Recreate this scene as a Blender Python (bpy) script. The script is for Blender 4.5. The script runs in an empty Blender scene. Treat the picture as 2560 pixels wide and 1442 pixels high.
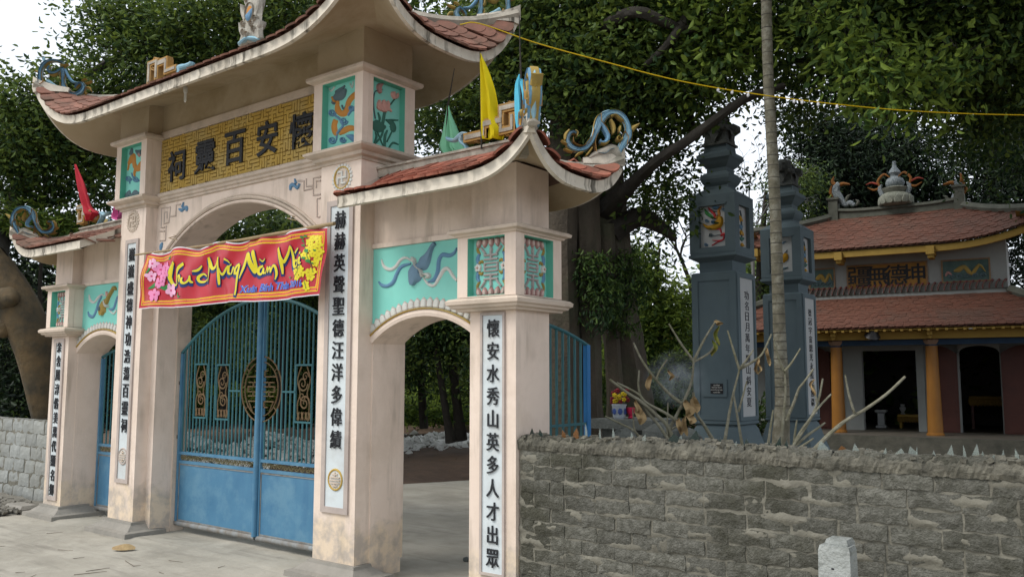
import bpy, math, random
import numpy as np
from mathutils import Vector, Matrix

random.seed(7)
rng = np.random.default_rng(11)
scene = bpy.context.scene
COL = scene.collection
R = math.radians

# ------------------------------------------------------------------ camera
CAM = Vector((6.912, 0.0, 1.57))
FW = Vector((-0.60709909, 0.78804785, 0.10203563)).normalized()
RT = Vector((0.792228, 0.610224, 0.000735)).normalized()
UP = RT.cross(FW).normalized()
RT = FW.cross(UP).normalized()
FPX = 2138.35                       # focal length in pixels of the 2560 px wide photograph
cam_d = bpy.data.cameras.new('camera')
cam = bpy.data.objects.new('camera', cam_d)
COL.objects.link(cam)
cam_d.sensor_width = 36.0
cam_d.lens = 36.0 * FPX / 2560.0
cam_d.clip_start = 0.05
cam_d.clip_end = 800
mw = Matrix((RT, UP, -FW)).transposed().to_4x4()
mw.translation = CAM
cam.matrix_world = mw
scene.camera = cam

# ------------------------------------------------------------------ light
SUN_EL, SUN_AZ = R(50), R(215)      # high soft sun from the road side
world = bpy.data.worlds.new('World')
scene.world = world
world.use_nodes = True
wn = world.node_tree
bg = wn.nodes['Background']
sky = wn.nodes.new('ShaderNodeTexSky')
sky.sky_type = 'NISHITA'
sky.sun_disc = False
sky.sun_elevation = SUN_EL
sky.sun_rotation = SUN_AZ
sky.altitude = 20
sky.air_density = 1.0
sky.dust_density = 6.0
sky.ozone_density = 1.0
tc = wn.nodes.new('ShaderNodeTexCoord')
cl = wn.nodes.new('ShaderNodeTexNoise'); cl.inputs['Scale'].default_value = 2.2; cl.inputs['Detail'].default_value = 6
wn.links.new(tc.outputs['Generated'], cl.inputs['Vector'])
cf = wn.nodes.new('ShaderNodeMapRange'); cf.inputs[1].default_value = 0.3; cf.inputs[2].default_value = 0.6
cf.inputs[3].default_value = 0.80; cf.inputs[4].default_value = 0.97
wn.links.new(cl.outputs[0], cf.inputs[0])
cm = wn.nodes.new('ShaderNodeMix'); cm.data_type = 'RGBA'
wn.links.new(cf.outputs[0], cm.inputs[0]); wn.links.new(sky.outputs[0], cm.inputs[6])
cm.inputs[7].default_value = (4.75, 5.05, 5.45, 1)          # thin bright cloud layer
wn.links.new(cm.outputs[2], bg.inputs[0])
bg.inputs[1].default_value = 0.15
sl = bpy.data.lights.new('sun', 'SUN')
sl.energy = 1.5
sl.angle = R(25)
sl.color = (1.0, 0.96, 0.9)
so = bpy.data.objects.new('sun', sl)
COL.objects.link(so)
# direction towards the sun (Blender sky: rotation measured from +Y towards +X)
sd = Vector((math.sin(SUN_AZ) * math.cos(SUN_EL), math.cos(SUN_AZ) * math.cos(SUN_EL), math.sin(SUN_EL)))
so.rotation_euler = sd.to_track_quat('Z', 'Y').to_euler()
so.location = sd * 40
vs = scene.view_settings
vs.view_transform = 'Standard'
vs.look = 'None'
vs.exposure = 0.66
vs.gamma = 1.0
vs.use_curve_mapping = False
scene.cycles.max_bounces = 6
scene.cycles.diffuse_bounces = 3
scene.cycles.transparent_max_bounces = 8
scene.cycles.use_denoising = True

# ------------------------------------------------------------------ surveying: where a sight line meets a plane of the place
def ray(px, py):
    return FW * FPX + RT * (px - 1280) + UP * (721 - py)
def at_y(px, py, y):
    d = ray(px, py); return CAM + d * (y / d.y)
def at_x(px, py, x):
    d = ray(px, py); return CAM + d * ((x - CAM.x) / d.x)
def at_z(px, py, z):
    d = ray(px, py); return CAM + d * ((z - CAM.z) / d.z)
def at_d(px, py, dist):
    return CAM + ray(px, py) * (dist / FPX)
def at_pl(px, py, P0, N):
    d = ray(px, py); return CAM + d * ((P0 - CAM).dot(N) / d.dot(N))

# ------------------------------------------------------------------ materials
MATS = {}
def mat(name, c1, c2=None, scale=6.0, rough=0.85, bump=0.15, bscale=None, rand=0.0, streak=None, streak_amt=0.5,
        base_z=None, base_col=None, smap=(1, 1, 0.12), moss=None, moss_amt=0.4, moss_scale=1.3, spec=0.3, metal=0.0, contrast=1.0, zs=1.0):
    if name in MATS: return MATS[name]
    m = bpy.data.materials.new(name); m.use_nodes = True
    nt = m.node_tree; N = nt.nodes; L = nt.links
    b = N['Principled BSDF']
    b.inputs['Roughness'].default_value = rough
    b.inputs['Metallic'].default_value = metal
    b.inputs['Specular IOR Level'].default_value = spec
    geo = N.new('ShaderNodeNewGeometry')
    pos = geo.outputs['Position']
    def noise(sc, det=5.0, mapscale=(1, 1, 1), rgh=0.6):
        mp = N.new('ShaderNodeMapping'); mp.inputs['Scale'].default_value = mapscale
        L.new(pos, mp.inputs['Vector'])
        n = N.new('ShaderNodeTexNoise'); n.inputs['Scale'].default_value = sc; n.inputs['Detail'].default_value = det
        n.inputs['Roughness'].default_value = rgh
        L.new(mp.outputs[0], n.inputs['Vector']); return n.outputs[0]
    def ramp(src, a, bb):
        r = N.new('ShaderNodeMapRange'); r.inputs[1].default_value = a; r.inputs[2].default_value = bb
        L.new(src, r.inputs[0]); return r.outputs[0]
    def mix(fac, a, bb, mode='MIX'):
        x = N.new('ShaderNodeMix'); x.data_type = 'RGBA'; x.blend_type = mode
        if isinstance(fac, float): x.inputs[0].default_value = fac
        else: L.new(fac, x.inputs[0])
        for i, v in ((6, a), (7, bb)):
            if isinstance(v, tuple): x.inputs[i].default_value = (*v, 1)
            else: L.new(v, x.inputs[i])
        return x.outputs[2]
    def mul(a, bb):
        x = N.new('ShaderNodeMath'); x.operation = 'MULTIPLY'
        for i, v in ((0, a), (1, bb)):
            if isinstance(v, (int, float)): x.inputs[i].default_value = v
            else: L.new(v, x.inputs[i])
        return x.outputs[0]
    if c2 is None: c2 = tuple(v * 0.8 for v in c1)
    w = 0.22 / contrast
    col = mix(ramp(noise(scale, 6, (1, 1, zs)), 0.5 - w, 0.5 + w), c1, c2)
    if streak:
        s = ramp(noise(9.0, 4, smap), 0.50, 0.66)
        s2 = ramp(noise(1.7, 3), 0.4, 0.6)
        col = mix(mul(mul(s, s2), streak_amt), col, streak)
    if moss:
        s = ramp(noise(moss_scale, 8, rgh=0.7), 0.47, 0.63)
        col = mix(mul(s, moss_amt), col, moss)
    if base_z:
        sx = N.new('ShaderNodeSeparateXYZ'); L.new(pos, sx.inputs[0])
        n = noise(4.5, 6)
        ad = N.new('ShaderNodeMath'); ad.operation = 'MULTIPLY_ADD'
        L.new(n, ad.inputs[0]); ad.inputs[1].default_value = -base_z * 1.6; L.new(sx.outputs[2], ad.inputs[2])
        f = ramp(ad.outputs[0], base_z * 0.0, -base_z * 0.28)
        grey = ramp(noise(7.0, 6), 0.42, 0.58)
        col = mix(mul(f, 0.6), col, mix(grey, base_col, (0.33, 0.30, 0.255)))
    if rand:
        oi = N.new('ShaderNodeObjectInfo')
        h = N.new('ShaderNodeHueSaturation')
        rr = N.new('ShaderNodeMapRange'); rr.inputs[3].default_value = 1 - rand; rr.inputs[4].default_value = 1 + rand
        L.new(oi.outputs['Random'], rr.inputs[0]); L.new(rr.outputs[0], h.inputs['Value']); L.new(col, h.inputs['Color'])
        col = h.outputs[0]
    L.new(col, b.inputs['Base Color'])
    if bump:
        bp = N.new('ShaderNodeBump'); bp.inputs['Strength'].default_value = bump; bp.inputs['Distance'].default_value = 0.02
        L.new(noise(bscale or scale * 4, 8), bp.inputs['Height']); L.new(bp.outputs[0], b.inputs['Normal'])
    MATS[name] = m
    return m

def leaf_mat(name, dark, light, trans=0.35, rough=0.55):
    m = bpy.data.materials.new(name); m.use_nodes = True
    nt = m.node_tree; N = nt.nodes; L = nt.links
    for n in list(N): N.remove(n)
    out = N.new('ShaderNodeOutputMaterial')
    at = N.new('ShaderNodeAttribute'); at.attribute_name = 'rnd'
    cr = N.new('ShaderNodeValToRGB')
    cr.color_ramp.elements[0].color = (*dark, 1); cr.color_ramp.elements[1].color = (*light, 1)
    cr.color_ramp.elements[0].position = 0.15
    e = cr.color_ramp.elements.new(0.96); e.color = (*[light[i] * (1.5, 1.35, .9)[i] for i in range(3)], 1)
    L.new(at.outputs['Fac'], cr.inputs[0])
    pb = N.new('ShaderNodeBsdfPrincipled'); pb.inputs['Roughness'].default_value = rough
    pb.inputs['Specular IOR Level'].default_value = 0.22
    L.new(cr.outputs[0], pb.inputs['Base Color'])
    tr = N.new('ShaderNodeBsdfTranslucent')
    hs = N.new('ShaderNodeHueSaturation'); hs.inputs['Value'].default_value = 1.5; hs.inputs['Hue'].default_value = 0.48
    L.new(cr.outputs[0], hs.inputs['Color']); L.new(hs.outputs[0], tr.inputs[0])
    mx = N.new('ShaderNodeMixShader'); mx.inputs[0].default_value = trans
    L.new(pb.outputs[0], mx.inputs[1]); L.new(tr.outputs[0], mx.inputs[2]); L.new(mx.outputs[0], out.inputs[0])
    MATS[name] = m
    return m

def flat(name, c, rough=0.75, **k):
    return mat(name, c, tuple(v * 0.86 for v in c), scale=k.pop('scale', 9), rough=rough, bump=k.pop('bump', 0.08), **k)

CREAM = mat('cream_plaster', (0.77, 0.65, 0.555), (0.70, 0.575, 0.48), scale=1.6, bump=0.16, bscale=24, streak=(0.33, 0.27, 0.21), streak_amt=0.55, moss=(0.52, 0.42, 0.33), moss_amt=0.35, moss_scale=2.2,
            base_z=0.62, base_col=(0.68, 0.55, 0.38))
SOFFIT = mat('soffit_plaster', (0.46, 0.38, 0.27), (0.37, 0.29, 0.18), scale=1.2, bump=0.08, bscale=25, moss=(0.27, 0.20, 0.10), moss_amt=0.6)  # brown takes in the shade and dirt under the eaves
FASC = mat('fascia_lime', (0.67, 0.62, 0.52), (0.56, 0.50, 0.41), scale=3, bump=0.15, streak=(0.10, 0.09, 0.07), streak_amt=1.2, smap=(1.5, 1.5, 0.1), moss=(0.3, 0.26, 0.2), moss_amt=0.5, moss_scale=2.5)
MOULD = mat('moulding_plaster', (0.62, 0.52, 0.43), (0.52, 0.43, 0.34), scale=3, bump=0.15, bscale=24, moss=(0.33, 0.29, 0.24), moss_amt=0.45, moss_scale=3)
TEAL = mat('teal_paint', (0.25, 0.65, 0.56), (0.20, 0.57, 0.49), scale=2.5, bump=0.05, moss=(0.22, 0.42, 0.37), moss_amt=0.25)
GREENTEAL = mat('green_reveal_paint', (0.13, 0.48, 0.36), (0.11, 0.40, 0.30), scale=4, bump=0.05)
BOARD = mat('couplet_board_white', (0.62, 0.68, 0.69), (0.55, 0.60, 0.62), scale=3, bump=0.1, moss=(0.42, 0.41, 0.38), moss_amt=0.5, moss_scale=2.2)
BFRAME = mat('couplet_frame', (0.50, 0.43, 0.38), (0.40, 0.34, 0.31), scale=4, bump=0.12, moss=(0.25, 0.22, 0.2), moss_amt=0.4, moss_scale=3)
INK = flat('black_paint', (0.022, 0.024, 0.028), rough=0.6)
TILE = mat('red_clay_tile', (0.36, 0.12, 0.075), (0.27, 0.095, 0.065), scale=14, bump=0.2, rand=0.28, moss=(0.13, 0.085, 0.06), moss_amt=0.5, moss_scale=3)
TILEB = mat('old_clay_tile', (0.27, 0.125, 0.088), (0.19, 0.095, 0.068), scale=12, bump=0.2, rand=0.25, moss=(0.09, 0.07, 0.05), moss_amt=0.7, moss_scale=2)
STILE = mat('shrine_clay_tile', (0.155, 0.062, 0.04), (0.095, 0.044, 0.03), scale=9, bump=0.2, moss=(0.09, 0.065, 0.05), moss_amt=0.5, moss_scale=0.8)
RIDGE = mat('weathered_ridge', (0.50, 0.46, 0.38), (0.26, 0.23, 0.19), scale=7, bump=0.3, moss=(0.10, 0.10, 0.07), moss_amt=0.6, moss_scale=4)
GOLD = mat('gold_ochre_paint', (0.50, 0.33, 0.07), (0.42, 0.27, 0.06), scale=5, bump=0.1, moss=(0.40, 0.36, 0.2), moss_amt=0.35)
GOLDBACK = mat('gold_panel_back', (0.30, 0.185, 0.04), (0.22, 0.14, 0.04), scale=5, bump=0.1)
KEYORN = mat('key_ornament_ochre', (0.46, 0.25, 0.05), (0.30, 0.18, 0.07), scale=9, bump=0.2, moss=(0.25, 0.2, 0.13), moss_amt=0.5, moss_scale=5)
BLUEO = mat('ornament_blue', (0.30, 0.50, 0.60), (0.20, 0.38, 0.48), scale=11, bump=0.3, moss=(0.42, 0.47, 0.45), moss_amt=0.5, moss_scale=7)
BLUED = mat('ornament_deep_blue', (0.17, 0.33, 0.47), (0.13, 0.26, 0.38), scale=11, bump=0.3)
OCHO = mat('ornament_ochre', (0.36, 0.24, 0.05), (0.28, 0.22, 0.08), scale=10, bump=0.2)
ORANGE = flat('relief_orange', (0.52, 0.23, 0.05))
SLATE = flat('relief_slate', (0.10, 0.15, 0.17))
RBLUE = flat('relief_blue', (0.13, 0.26, 0.40))
RGREEN = flat('relief_green', (0.05, 0.16, 0.12))
RPINK = flat('relief_pink', (0.62, 0.34, 0.29))
RPINKD = flat('relief_dusk_pink', (0.40, 0.22, 0.20))
RWHITE = flat('relief_white', (0.62, 0.62, 0.58))
GOURD = flat('relief_gourd_blue', (0.15, 0.25, 0.34))
METB = mat('gate_blue_paint', (0.045, 0.15, 0.265), (0.085, 0.22, 0.34), scale=2.2, rough=0.5, bump=0.05, moss=(0.15, 0.29, 0.38), moss_amt=0.5, moss_scale=3, streak=(0.04, 0.13, 0.25), streak_amt=0.4)
METT = mat('gate_teal_bar', (0.028, 0.115, 0.135), (0.045, 0.155, 0.175), scale=4, rough=0.5, bump=0.05)
RUST = mat('rust_iron', (0.17, 0.095, 0.05), (0.12, 0.10, 0.05), scale=12, bump=0.3)
GREYEDGE = mat('gate_worn_edge', (0.26, 0.29, 0.30), (0.16, 0.13, 0.10), scale=12, rough=0.6)
CONC = mat('concrete_paving', (0.43, 0.405, 0.345), (0.31, 0.29, 0.24), scale=1.1, bump=0.45, bscale=11, moss=(0.20, 0.187, 0.155), moss_amt=0.55, moss_scale=0.8, contrast=1.3, streak=(0.17, 0.155, 0.13), streak_amt=0.6, smap=(.10, .8, 1))
STONEB = mat('plinth_cement', (0.30, 0.28, 0.245), (0.21, 0.20, 0.175), scale=5, bump=0.4)
SOIL = mat('brown_soil', (0.13, 0.085, 0.06), (0.08, 0.055, 0.04), scale=3, bump=0.9, bscale=9, contrast=1.3)
GRAVEL = mat('gravel_grey', (0.22, 0.21, 0.18), (0.12, 0.11, 0.09), scale=14, bump=0.9, bscale=22)
BRICK = mat('cinder_block', (0.165, 0.162, 0.138), (0.088, 0.087, 0.07), scale=30, bump=1.0, bscale=80, rand=0.16, moss=(0.045, 0.044, 0.028), moss_amt=0.8, moss_scale=1.6, contrast=1.6)
MORTAR = mat('lime_mortar', (0.215, 0.205, 0.165), (0.14, 0.132, 0.105), scale=9, bump=0.6, bscale=28, moss=(0.07, 0.065, 0.05), moss_amt=0.5, moss_scale=1.3)
COPING = mat('coping_rubble', (0.21, 0.197, 0.155), (0.065, 0.062, 0.05), scale=13, bump=1.0, bscale=34, moss=(0.04, 0.04, 0.03), moss_amt=0.6, moss_scale=2.4)
CMU = mat('pale_hollow_block', (0.33, 0.345, 0.33), (0.25, 0.26, 0.245), scale=8, bump=0.4, rand=0.12, moss=(0.23, 0.22, 0.18), moss_amt=0.4)
SLPAINT = mat('slate_grey_paint', (0.118, 0.162, 0.182), (0.098, 0.136, 0.154), scale=2.5, bump=0.1, bscale=30, moss=(0.12, 0.16, 0.16), moss_amt=0.3)
LIONST = mat('lion_stone', (0.12, 0.13, 0.12), (0.07, 0.078, 0.074), scale=16, bump=0.8)
SWHITE = mat('shrine_white_wall', (0.29, 0.31, 0.30), (0.24, 0.25, 0.24), scale=2, bump=0.08)
SPANEL = mat('pillar_panel_white', (0.50, 0.52, 0.52), (0.42, 0.44, 0.44), scale=4, bump=0.08)
SYEL = mat('shrine_yellow', (0.36, 0.24, 0.055), (0.28, 0.18, 0.045), scale=2.5, bump=0.08)
SCOL = mat('shrine_column_ochre', (0.29, 0.128, 0.022), (0.23, 0.10, 0.02), scale=3, rough=0.5, bump=0.05)
SDOOR = mat('shrine_door_red_brown', (0.10, 0.036, 0.027), (0.075, 0.028, 0.022), scale=4, rough=0.5, bump=0.08)
SBLUE = mat('shrine_blue_beam', (0.03, 0.06, 0.11), (0.025, 0.05, 0.09), scale=3, bump=0.05)
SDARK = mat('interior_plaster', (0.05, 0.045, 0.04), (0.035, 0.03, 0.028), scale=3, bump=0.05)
SRIDGE = mat('shrine_ridge_cement', (0.13, 0.135, 0.11), (0.075, 0.08, 0.065), scale=5, bump=0.4)
MOSAIC = mat('porcelain_mosaic', (0.30, 0.33, 0.34), (0.10, 0.13, 0.15), scale=40, bump=0.6, bscale=60, contrast=2.0)
BARK = mat('grey_bark', (0.095, 0.076, 0.055), (0.042, 0.036, 0.027), scale=7, bump=1.0, bscale=20, zs=0.3, moss=(0.055, 0.07, 0.035), moss_amt=0.5)
BARKD = mat('dark_bark', (0.045, 0.04, 0.032), (0.025, 0.022, 0.018), scale=8, bump=0.9, bscale=18)
BARKT = mat('tan_bark', (0.125, 0.085, 0.042), (0.05, 0.042, 0.028), scale=3.5, contrast=1.6, bump=1.0, bscale=11, moss=(0.09, 0.08, 0.05), moss_amt=0.5)
PALMB = mat('palm_bark', (0.19, 0.175, 0.13), (0.09, 0.085, 0.056), scale=9, bump=0.6, bscale=26, moss=(0.33, 0.33, 0.27), moss_amt=0.5, moss_scale=10)
FRANG = mat('frangipani_bark', (0.29, 0.28, 0.215), (0.15, 0.14, 0.09), scale=22, bump=0.7, bscale=45, moss=(0.13, 0.13, 0.05), moss_amt=0.4, moss_scale=5)
BAMBOO = mat('bamboo_pole', (0.34, 0.25, 0.13), (0.24, 0.17, 0.09), scale=6, rough=0.5, bump=0.1)
DEAD = mat('dead_leaf_tan', (0.42, 0.31, 0.16), (0.26, 0.18, 0.09), scale=14, bump=0.3)
WHITESTONE = mat('white_marker_cement', (0.40, 0.42, 0.40), (0.27, 0.285, 0.27), scale=11, bump=0.8, moss=(0.13, 0.14, 0.125), moss_amt=0.7, moss_scale=7)
RUBBLE = mat('white_rubble', (0.78, 0.78, 0.74), (0.55, 0.55, 0.52), scale=6, bump=0.4)
GLASSM = None

L_DEEP = leaf_mat('leaf_deep', (0.015, 0.040, 0.015), (0.060, 0.112, 0.032), 0.28)
L_MID = leaf_mat('leaf_mid', (0.022, 0.052, 0.018), (0.095, 0.155, 0.040), 0.34)
L_LIGHT = leaf_mat('leaf_light', (0.045, 0.095, 0.025), (0.15, 0.235, 0.055), 0.4)
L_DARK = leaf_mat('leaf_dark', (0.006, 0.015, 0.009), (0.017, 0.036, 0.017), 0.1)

# ------------------------------------------------------------------ mesh building
def catmull(pts, n=5, closed=False):
    P = [np.array(p, float) for p in pts]
    if len(P) < 3 and not closed:
        return [tuple(P[0] + (P[-1] - P[0]) * t) for t in np.linspace(0, 1, n + 1)]
    out = []
    k = len(P)
    rngi = range(k) if closed else range(k - 1)
    for i in rngi:
        p0 = P[(i - 1) % k] if (closed or i > 0) else P[0] * 2 - P[1]
        p1 = P[i]; p2 = P[(i + 1) % k]
        p3 = P[(i + 2) % k] if (closed or i + 2 < k) else P[-1] * 2 - P[-2]
        for j in range(n):
            t = j / n
            out.append(tuple(0.5 * ((2 * p1) + (-p0 + p2) * t + (2 * p0 - 5 * p1 + 4 * p2 - p3) * t * t + (-p0 + 3 * p1 - 3 * p2 + p3) * t ** 3)))
    if not closed: out.append(tuple(P[-1]))
    return out

class MB:
    def __init__(s): s.v = []; s.f = []; s.m = []; s.smooth = False
    def add(s, vs, fs, mi=0):
        o = len(s.v); s.v += [tuple(v) for v in vs]
        for f in fs: s.f.append(tuple(i + o for i in f)); s.m.append(mi)
        return s
    def box(s, x0, x1, y0, y1, z0, z1, mi=0, T=None):
        vs = [Vector((x, y, z)) for z in (z0, z1) for y in (y0, y1) for x in (x0, x1)]
        if T is not None: vs = [T @ v for v in vs]
        return s.add(vs, [(0, 2, 3, 1), (4, 5, 7, 6), (0, 1, 5, 4), (2, 6, 7, 3), (0, 4, 6, 2), (1, 3, 7, 5)], mi)
    def obox(s, c, hx, hy, hz, U, V, W, mi=0):
        T = Matrix((U, V, W)).transposed().to_4x4(); T.translation = c
        return s.box(-hx, hx, -hy, hy, -hz, hz, mi, T)
    def rings(s, rect, prof, mi=0, cap0=True, cap1=True, T=None):
        x0, x1, y0, y1 = rect
        vs = []; fs = []
        for o, z in prof:
            vs += [Vector((x0 - o, y0 - o, z)), Vector((x1 + o, y0 - o, z)), Vector((x1 + o, y1 + o, z)), Vector((x0 - o, y1 + o, z))]
        if T is not None: vs = [T @ v for v in vs]
        for i in range(len(prof) - 1):
            for k in range(4):
                a = i * 4 + k; b = i * 4 + (k + 1) % 4
                fs.append((a, b, b + 4, a + 4))
        if cap0: fs.append((3, 2, 1, 0))
        if cap1: n = (len(prof) - 1) * 4; fs.append((n, n + 1, n + 2, n + 3))
        return s.add(vs, fs, mi)
    def lathe(s, c, prof, n=16, mi=0, sx=1, sy=1):
        vs = []; fs = []
        for r_, z in prof:
            for k in range(n):
                a = 2 * math.pi * k / n
                vs.append((c[0] + r_ * sx * math.cos(a), c[1] + r_ * sy * math.sin(a), c[2] + z))
        for i in range(len(prof) - 1):
            for k in range(n):
                a = i * n + k; b = i * n + (k + 1) % n
                fs.append((a, b, b + n, a + n))
        fs.append(tuple(range(n - 1, -1, -1))); fs.append(tuple((len(prof) - 1) * n + k for k in range(n)))
        return s.add(vs, fs, mi)
    def tube(s, pts, rad, n=8, mi=0, sm=0, jit=0.0, flute=0.0):
        P = [Vector(p) for p in pts]
        r = list(rad) if hasattr(rad, '__len__') else [rad] * len(P)
        if sm:
            q = catmull([(*p, rr) for p, rr in zip(P, r)], sm)
            P = [Vector(a[:3]) for a in q]; r = [max(a[3], 1e-4) for a in q]
        vs = []; fs = []
        prev = None
        ph = random.random() * 6
        for i, p in enumerate(P):
            d = (P[min(i + 1, len(P) - 1)] - P[max(i - 1, 0)]).normalized()
            if prev is None:
                a = Vector((0, 0, 1)) if abs(d.z) < 0.9 else Vector((1, 0, 0))
                u = d.cross(a).normalized()
            else:
                u = (prev - d * prev.dot(d)).normalized()
            prev = u; w = d.cross(u)
            for k in range(n):
                a = 2 * math.pi * k / n
                rr = r[i] * (1 + (random.uniform(-jit, jit) if jit else 0) + (flute * math.sin(3 * a + ph + i * .12) + flute * .6 * math.sin(7 * a - ph) if flute else 0))
                vs.append(p + u * (math.cos(a) * rr) + w * (math.sin(a) * rr))
        for i in range(len(P) - 1):
            for k in range(n):
                a = i * n + k; b = i * n + (k + 1) % n
                fs.append((a, b, b + n, a + n))
        fs.append(tuple(range(n - 1, -1, -1))); fs.append(tuple((len(P) - 1) * n + k for k in range(n)))
        return s.add(vs, fs, mi)
    def grid(s, G, mi=0):
        nu = len(G); nv = len(G[0])
        vs = [p for row in G for p in row]
        return s.add(vs, [(i * nv + j, (i + 1) * nv + j, (i + 1) * nv + j + 1, i * nv + j + 1) for i in range(nu - 1) for j in range(nv - 1)], mi)
    def ribbon(s, F, pts, h=0.01, back=0.0, mi=0, sm=4, wk=1.0):
        """F maps (a, b, height) to space; pts = (a, b, width); a domed band"""
        q = catmull([tuple(p) for p in pts], sm) if sm else pts
        vs = []; fs = []
        for i, (a, b, w) in enumerate(q):
            w = max(w, 1e-4) * wk
            a0, b0, _ = q[max(i - 1, 0)]; a1, b1, _ = q[min(i + 1, len(q) - 1)]
            dx, dy = a1 - a0, b1 - b0; l = math.hypot(dx, dy) or 1
            nx, ny = -dy / l, dx / l
            for o, hh in ((-.5, 0), (-.3, .8), (0, 1), (.3, .8), (.5, 0), (0, -1)):
                vs.append(F(a + nx * w * o, b + ny * w * o, h * hh if hh >= 0 else -back))
        m = 6
        for i in range(len(q) - 1):
            for k in range(m):
                fs.append((i * m + k, i * m + (k + 1) % m, (i + 1) * m + (k + 1) % m, (i + 1) * m + k))
        fs.append(tuple(range(m - 1, -1, -1))); fs.append(tuple((len(q) - 1) * m + k for k in range(m)))
        return s.add(vs, fs, mi)
    def blob(s, F, pts, h=0.01, back=0.0, mi=0, sm=3):
        q = catmull(pts, sm, closed=True) if sm else list(pts)
        cx = sum(p[0] for p in q) / len(q); cy = sum(p[1] for p in q) / len(q)
        n = len(q)
        vs = [F(p[0], p[1], 0) for p in q] + [F(cx + (p[0] - cx) * .75, cy + (p[1] - cy) * .75, h * .85) for p in q] + [F(cx, cy, h)]
        fs = [(k, (k + 1) % n, n + (k + 1) % n, n + k) for k in range(n)] + [(n + k, n + (k + 1) % n, 2 * n) for k in range(n)]
        if back:
            vs += [F(cx, cy, -back)]; fs += [((k + 1) % n, k, 2 * n + 1) for k in range(n)]
        return s.add(vs, fs, mi)
    def disc(s, F, a, b, ra, rb=None, h=0.01, back=0.0, mi=0, n=20):
        rb = rb or ra
        return s.blob(F, [(a + ra * math.cos(2 * math.pi * k / n), b + rb * math.sin(2 * math.pi * k / n)) for k in range(n)], h, back, mi, sm=0)
    def ringo(s, F, a, b, ra, rb, w, h=0.01, mi=0, n=28, a0=0, a1=2 * math.pi, back=0.0):
        return s.ribbon(F, [(a + ra * math.cos(a0 + (a1 - a0) * k / n), b + rb * math.sin(a0 + (a1 - a0) * k / n), w) for k in range(n + 1)], h, back, mi, sm=0)
    def build(s, name, mats, parent=None, smooth=False, origin=None):
        if not isinstance(mats, (list, tuple)): mats = [mats]
        o = origin if origin is not None else root_loc(parent)
        me = bpy.data.meshes.new(name)
        V = [(v[0] - o[0], v[1] - o[1], v[2] - o[2]) for v in s.v]
        me.from_pydata(V, [], s.f)
        for m in mats: me.materials.append(m)
        if len(mats) > 1: me.polygons.foreach_set('material_index', s.m)
        if smooth:
            me.polygons.foreach_set('use_smooth', [True] * len(me.polygons))
            me.set_sharp_from_angle(angle=R(40))
        me.update()
        ob = bpy.data.objects.new(name, me); COL.objects.link(ob)
        if parent is not None: ob.parent = parent
        else: ob.location = o
        return ob

def root_loc(p):
    if p is None: return (0, 0, 0)
    while p.parent is not None: p = p.parent
    return tuple(p.location)
def tag(o, label=None, cat=None, group=None, kind=None):
    if label: o['label'] = label
    if cat: o['category'] = cat
    if group: o['group'] = group
    if kind: o['kind'] = kind
    return o
def thing(name, label, cat, loc=(0, 0, 0), group=None):
    o = bpy.data.objects.new(name, None); COL.objects.link(o); o.location = loc; o.empty_display_size = .2
    return tag(o, label, cat, group)
def inst(me, name, parent, M):
    """another object sharing mesh me; M is its world matrix"""
    ob = bpy.data.objects.new(name, me); COL.objects.link(ob)
    if parent is not None:
        ob.parent = parent
        M = Matrix.Translation(-Vector(root_loc(parent))) @ M
    ob.matrix_local = M
    return ob
def frame(c, U, V, N, s=1.0):
    M = Matrix((Vector(U) * s, Vector(V) * s, Vector(N) * s)).transposed().to_4x4(); M.translation = Vector(c)
    return M

# flat-plane maps: (a, b, height) -> space
def FY(y, sgn=-1):            # wall facing the road: a = x, b = z
    return lambda a, b, h: (a, y + sgn * h, b)
def FX(x):                    # face looking to +x: a = y, b = z
    return lambda a, b, h: (x + h, a, b)
def trace(pts, proj, ox, oy, sc):
    """marks measured on an enlarged crop of the photograph, laid on a plane of the place; widths follow the plane's foreshortening"""
    out = []
    for i, p in enumerate(pts):
        a, b = proj(ox + p[0] / sc, oy + p[1] / sc)
        if len(p) > 2:
            q0, q1 = pts[max(i - 1, 0)], pts[min(i + 1, len(pts) - 1)]
            dx, dy = q1[0] - q0[0], q1[1] - q0[1]; l = math.hypot(dx, dy) or 1
            nx, ny = -dy / l, dx / l
            a2, b2 = proj(ox + (p[0] + nx * 10) / sc, oy + (p[1] + ny * 10) / sc)
            out.append((a, b, p[2] * math.hypot(a2 - a, b2 - b) / 10))
        else: out.append((a, b))
    return out
def trY(pts, ox, oy, sc, y):
    def pj(u, v): c = at_y(u, v, y); return c.x, c.z
    return trace(pts, pj, ox, oy, sc)
def trX(pts, ox, oy, sc, x):
    def pj(u, v): c = at_x(u, v, x); return c.y, c.z
    return trace(pts, pj, ox, oy, sc)

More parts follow.
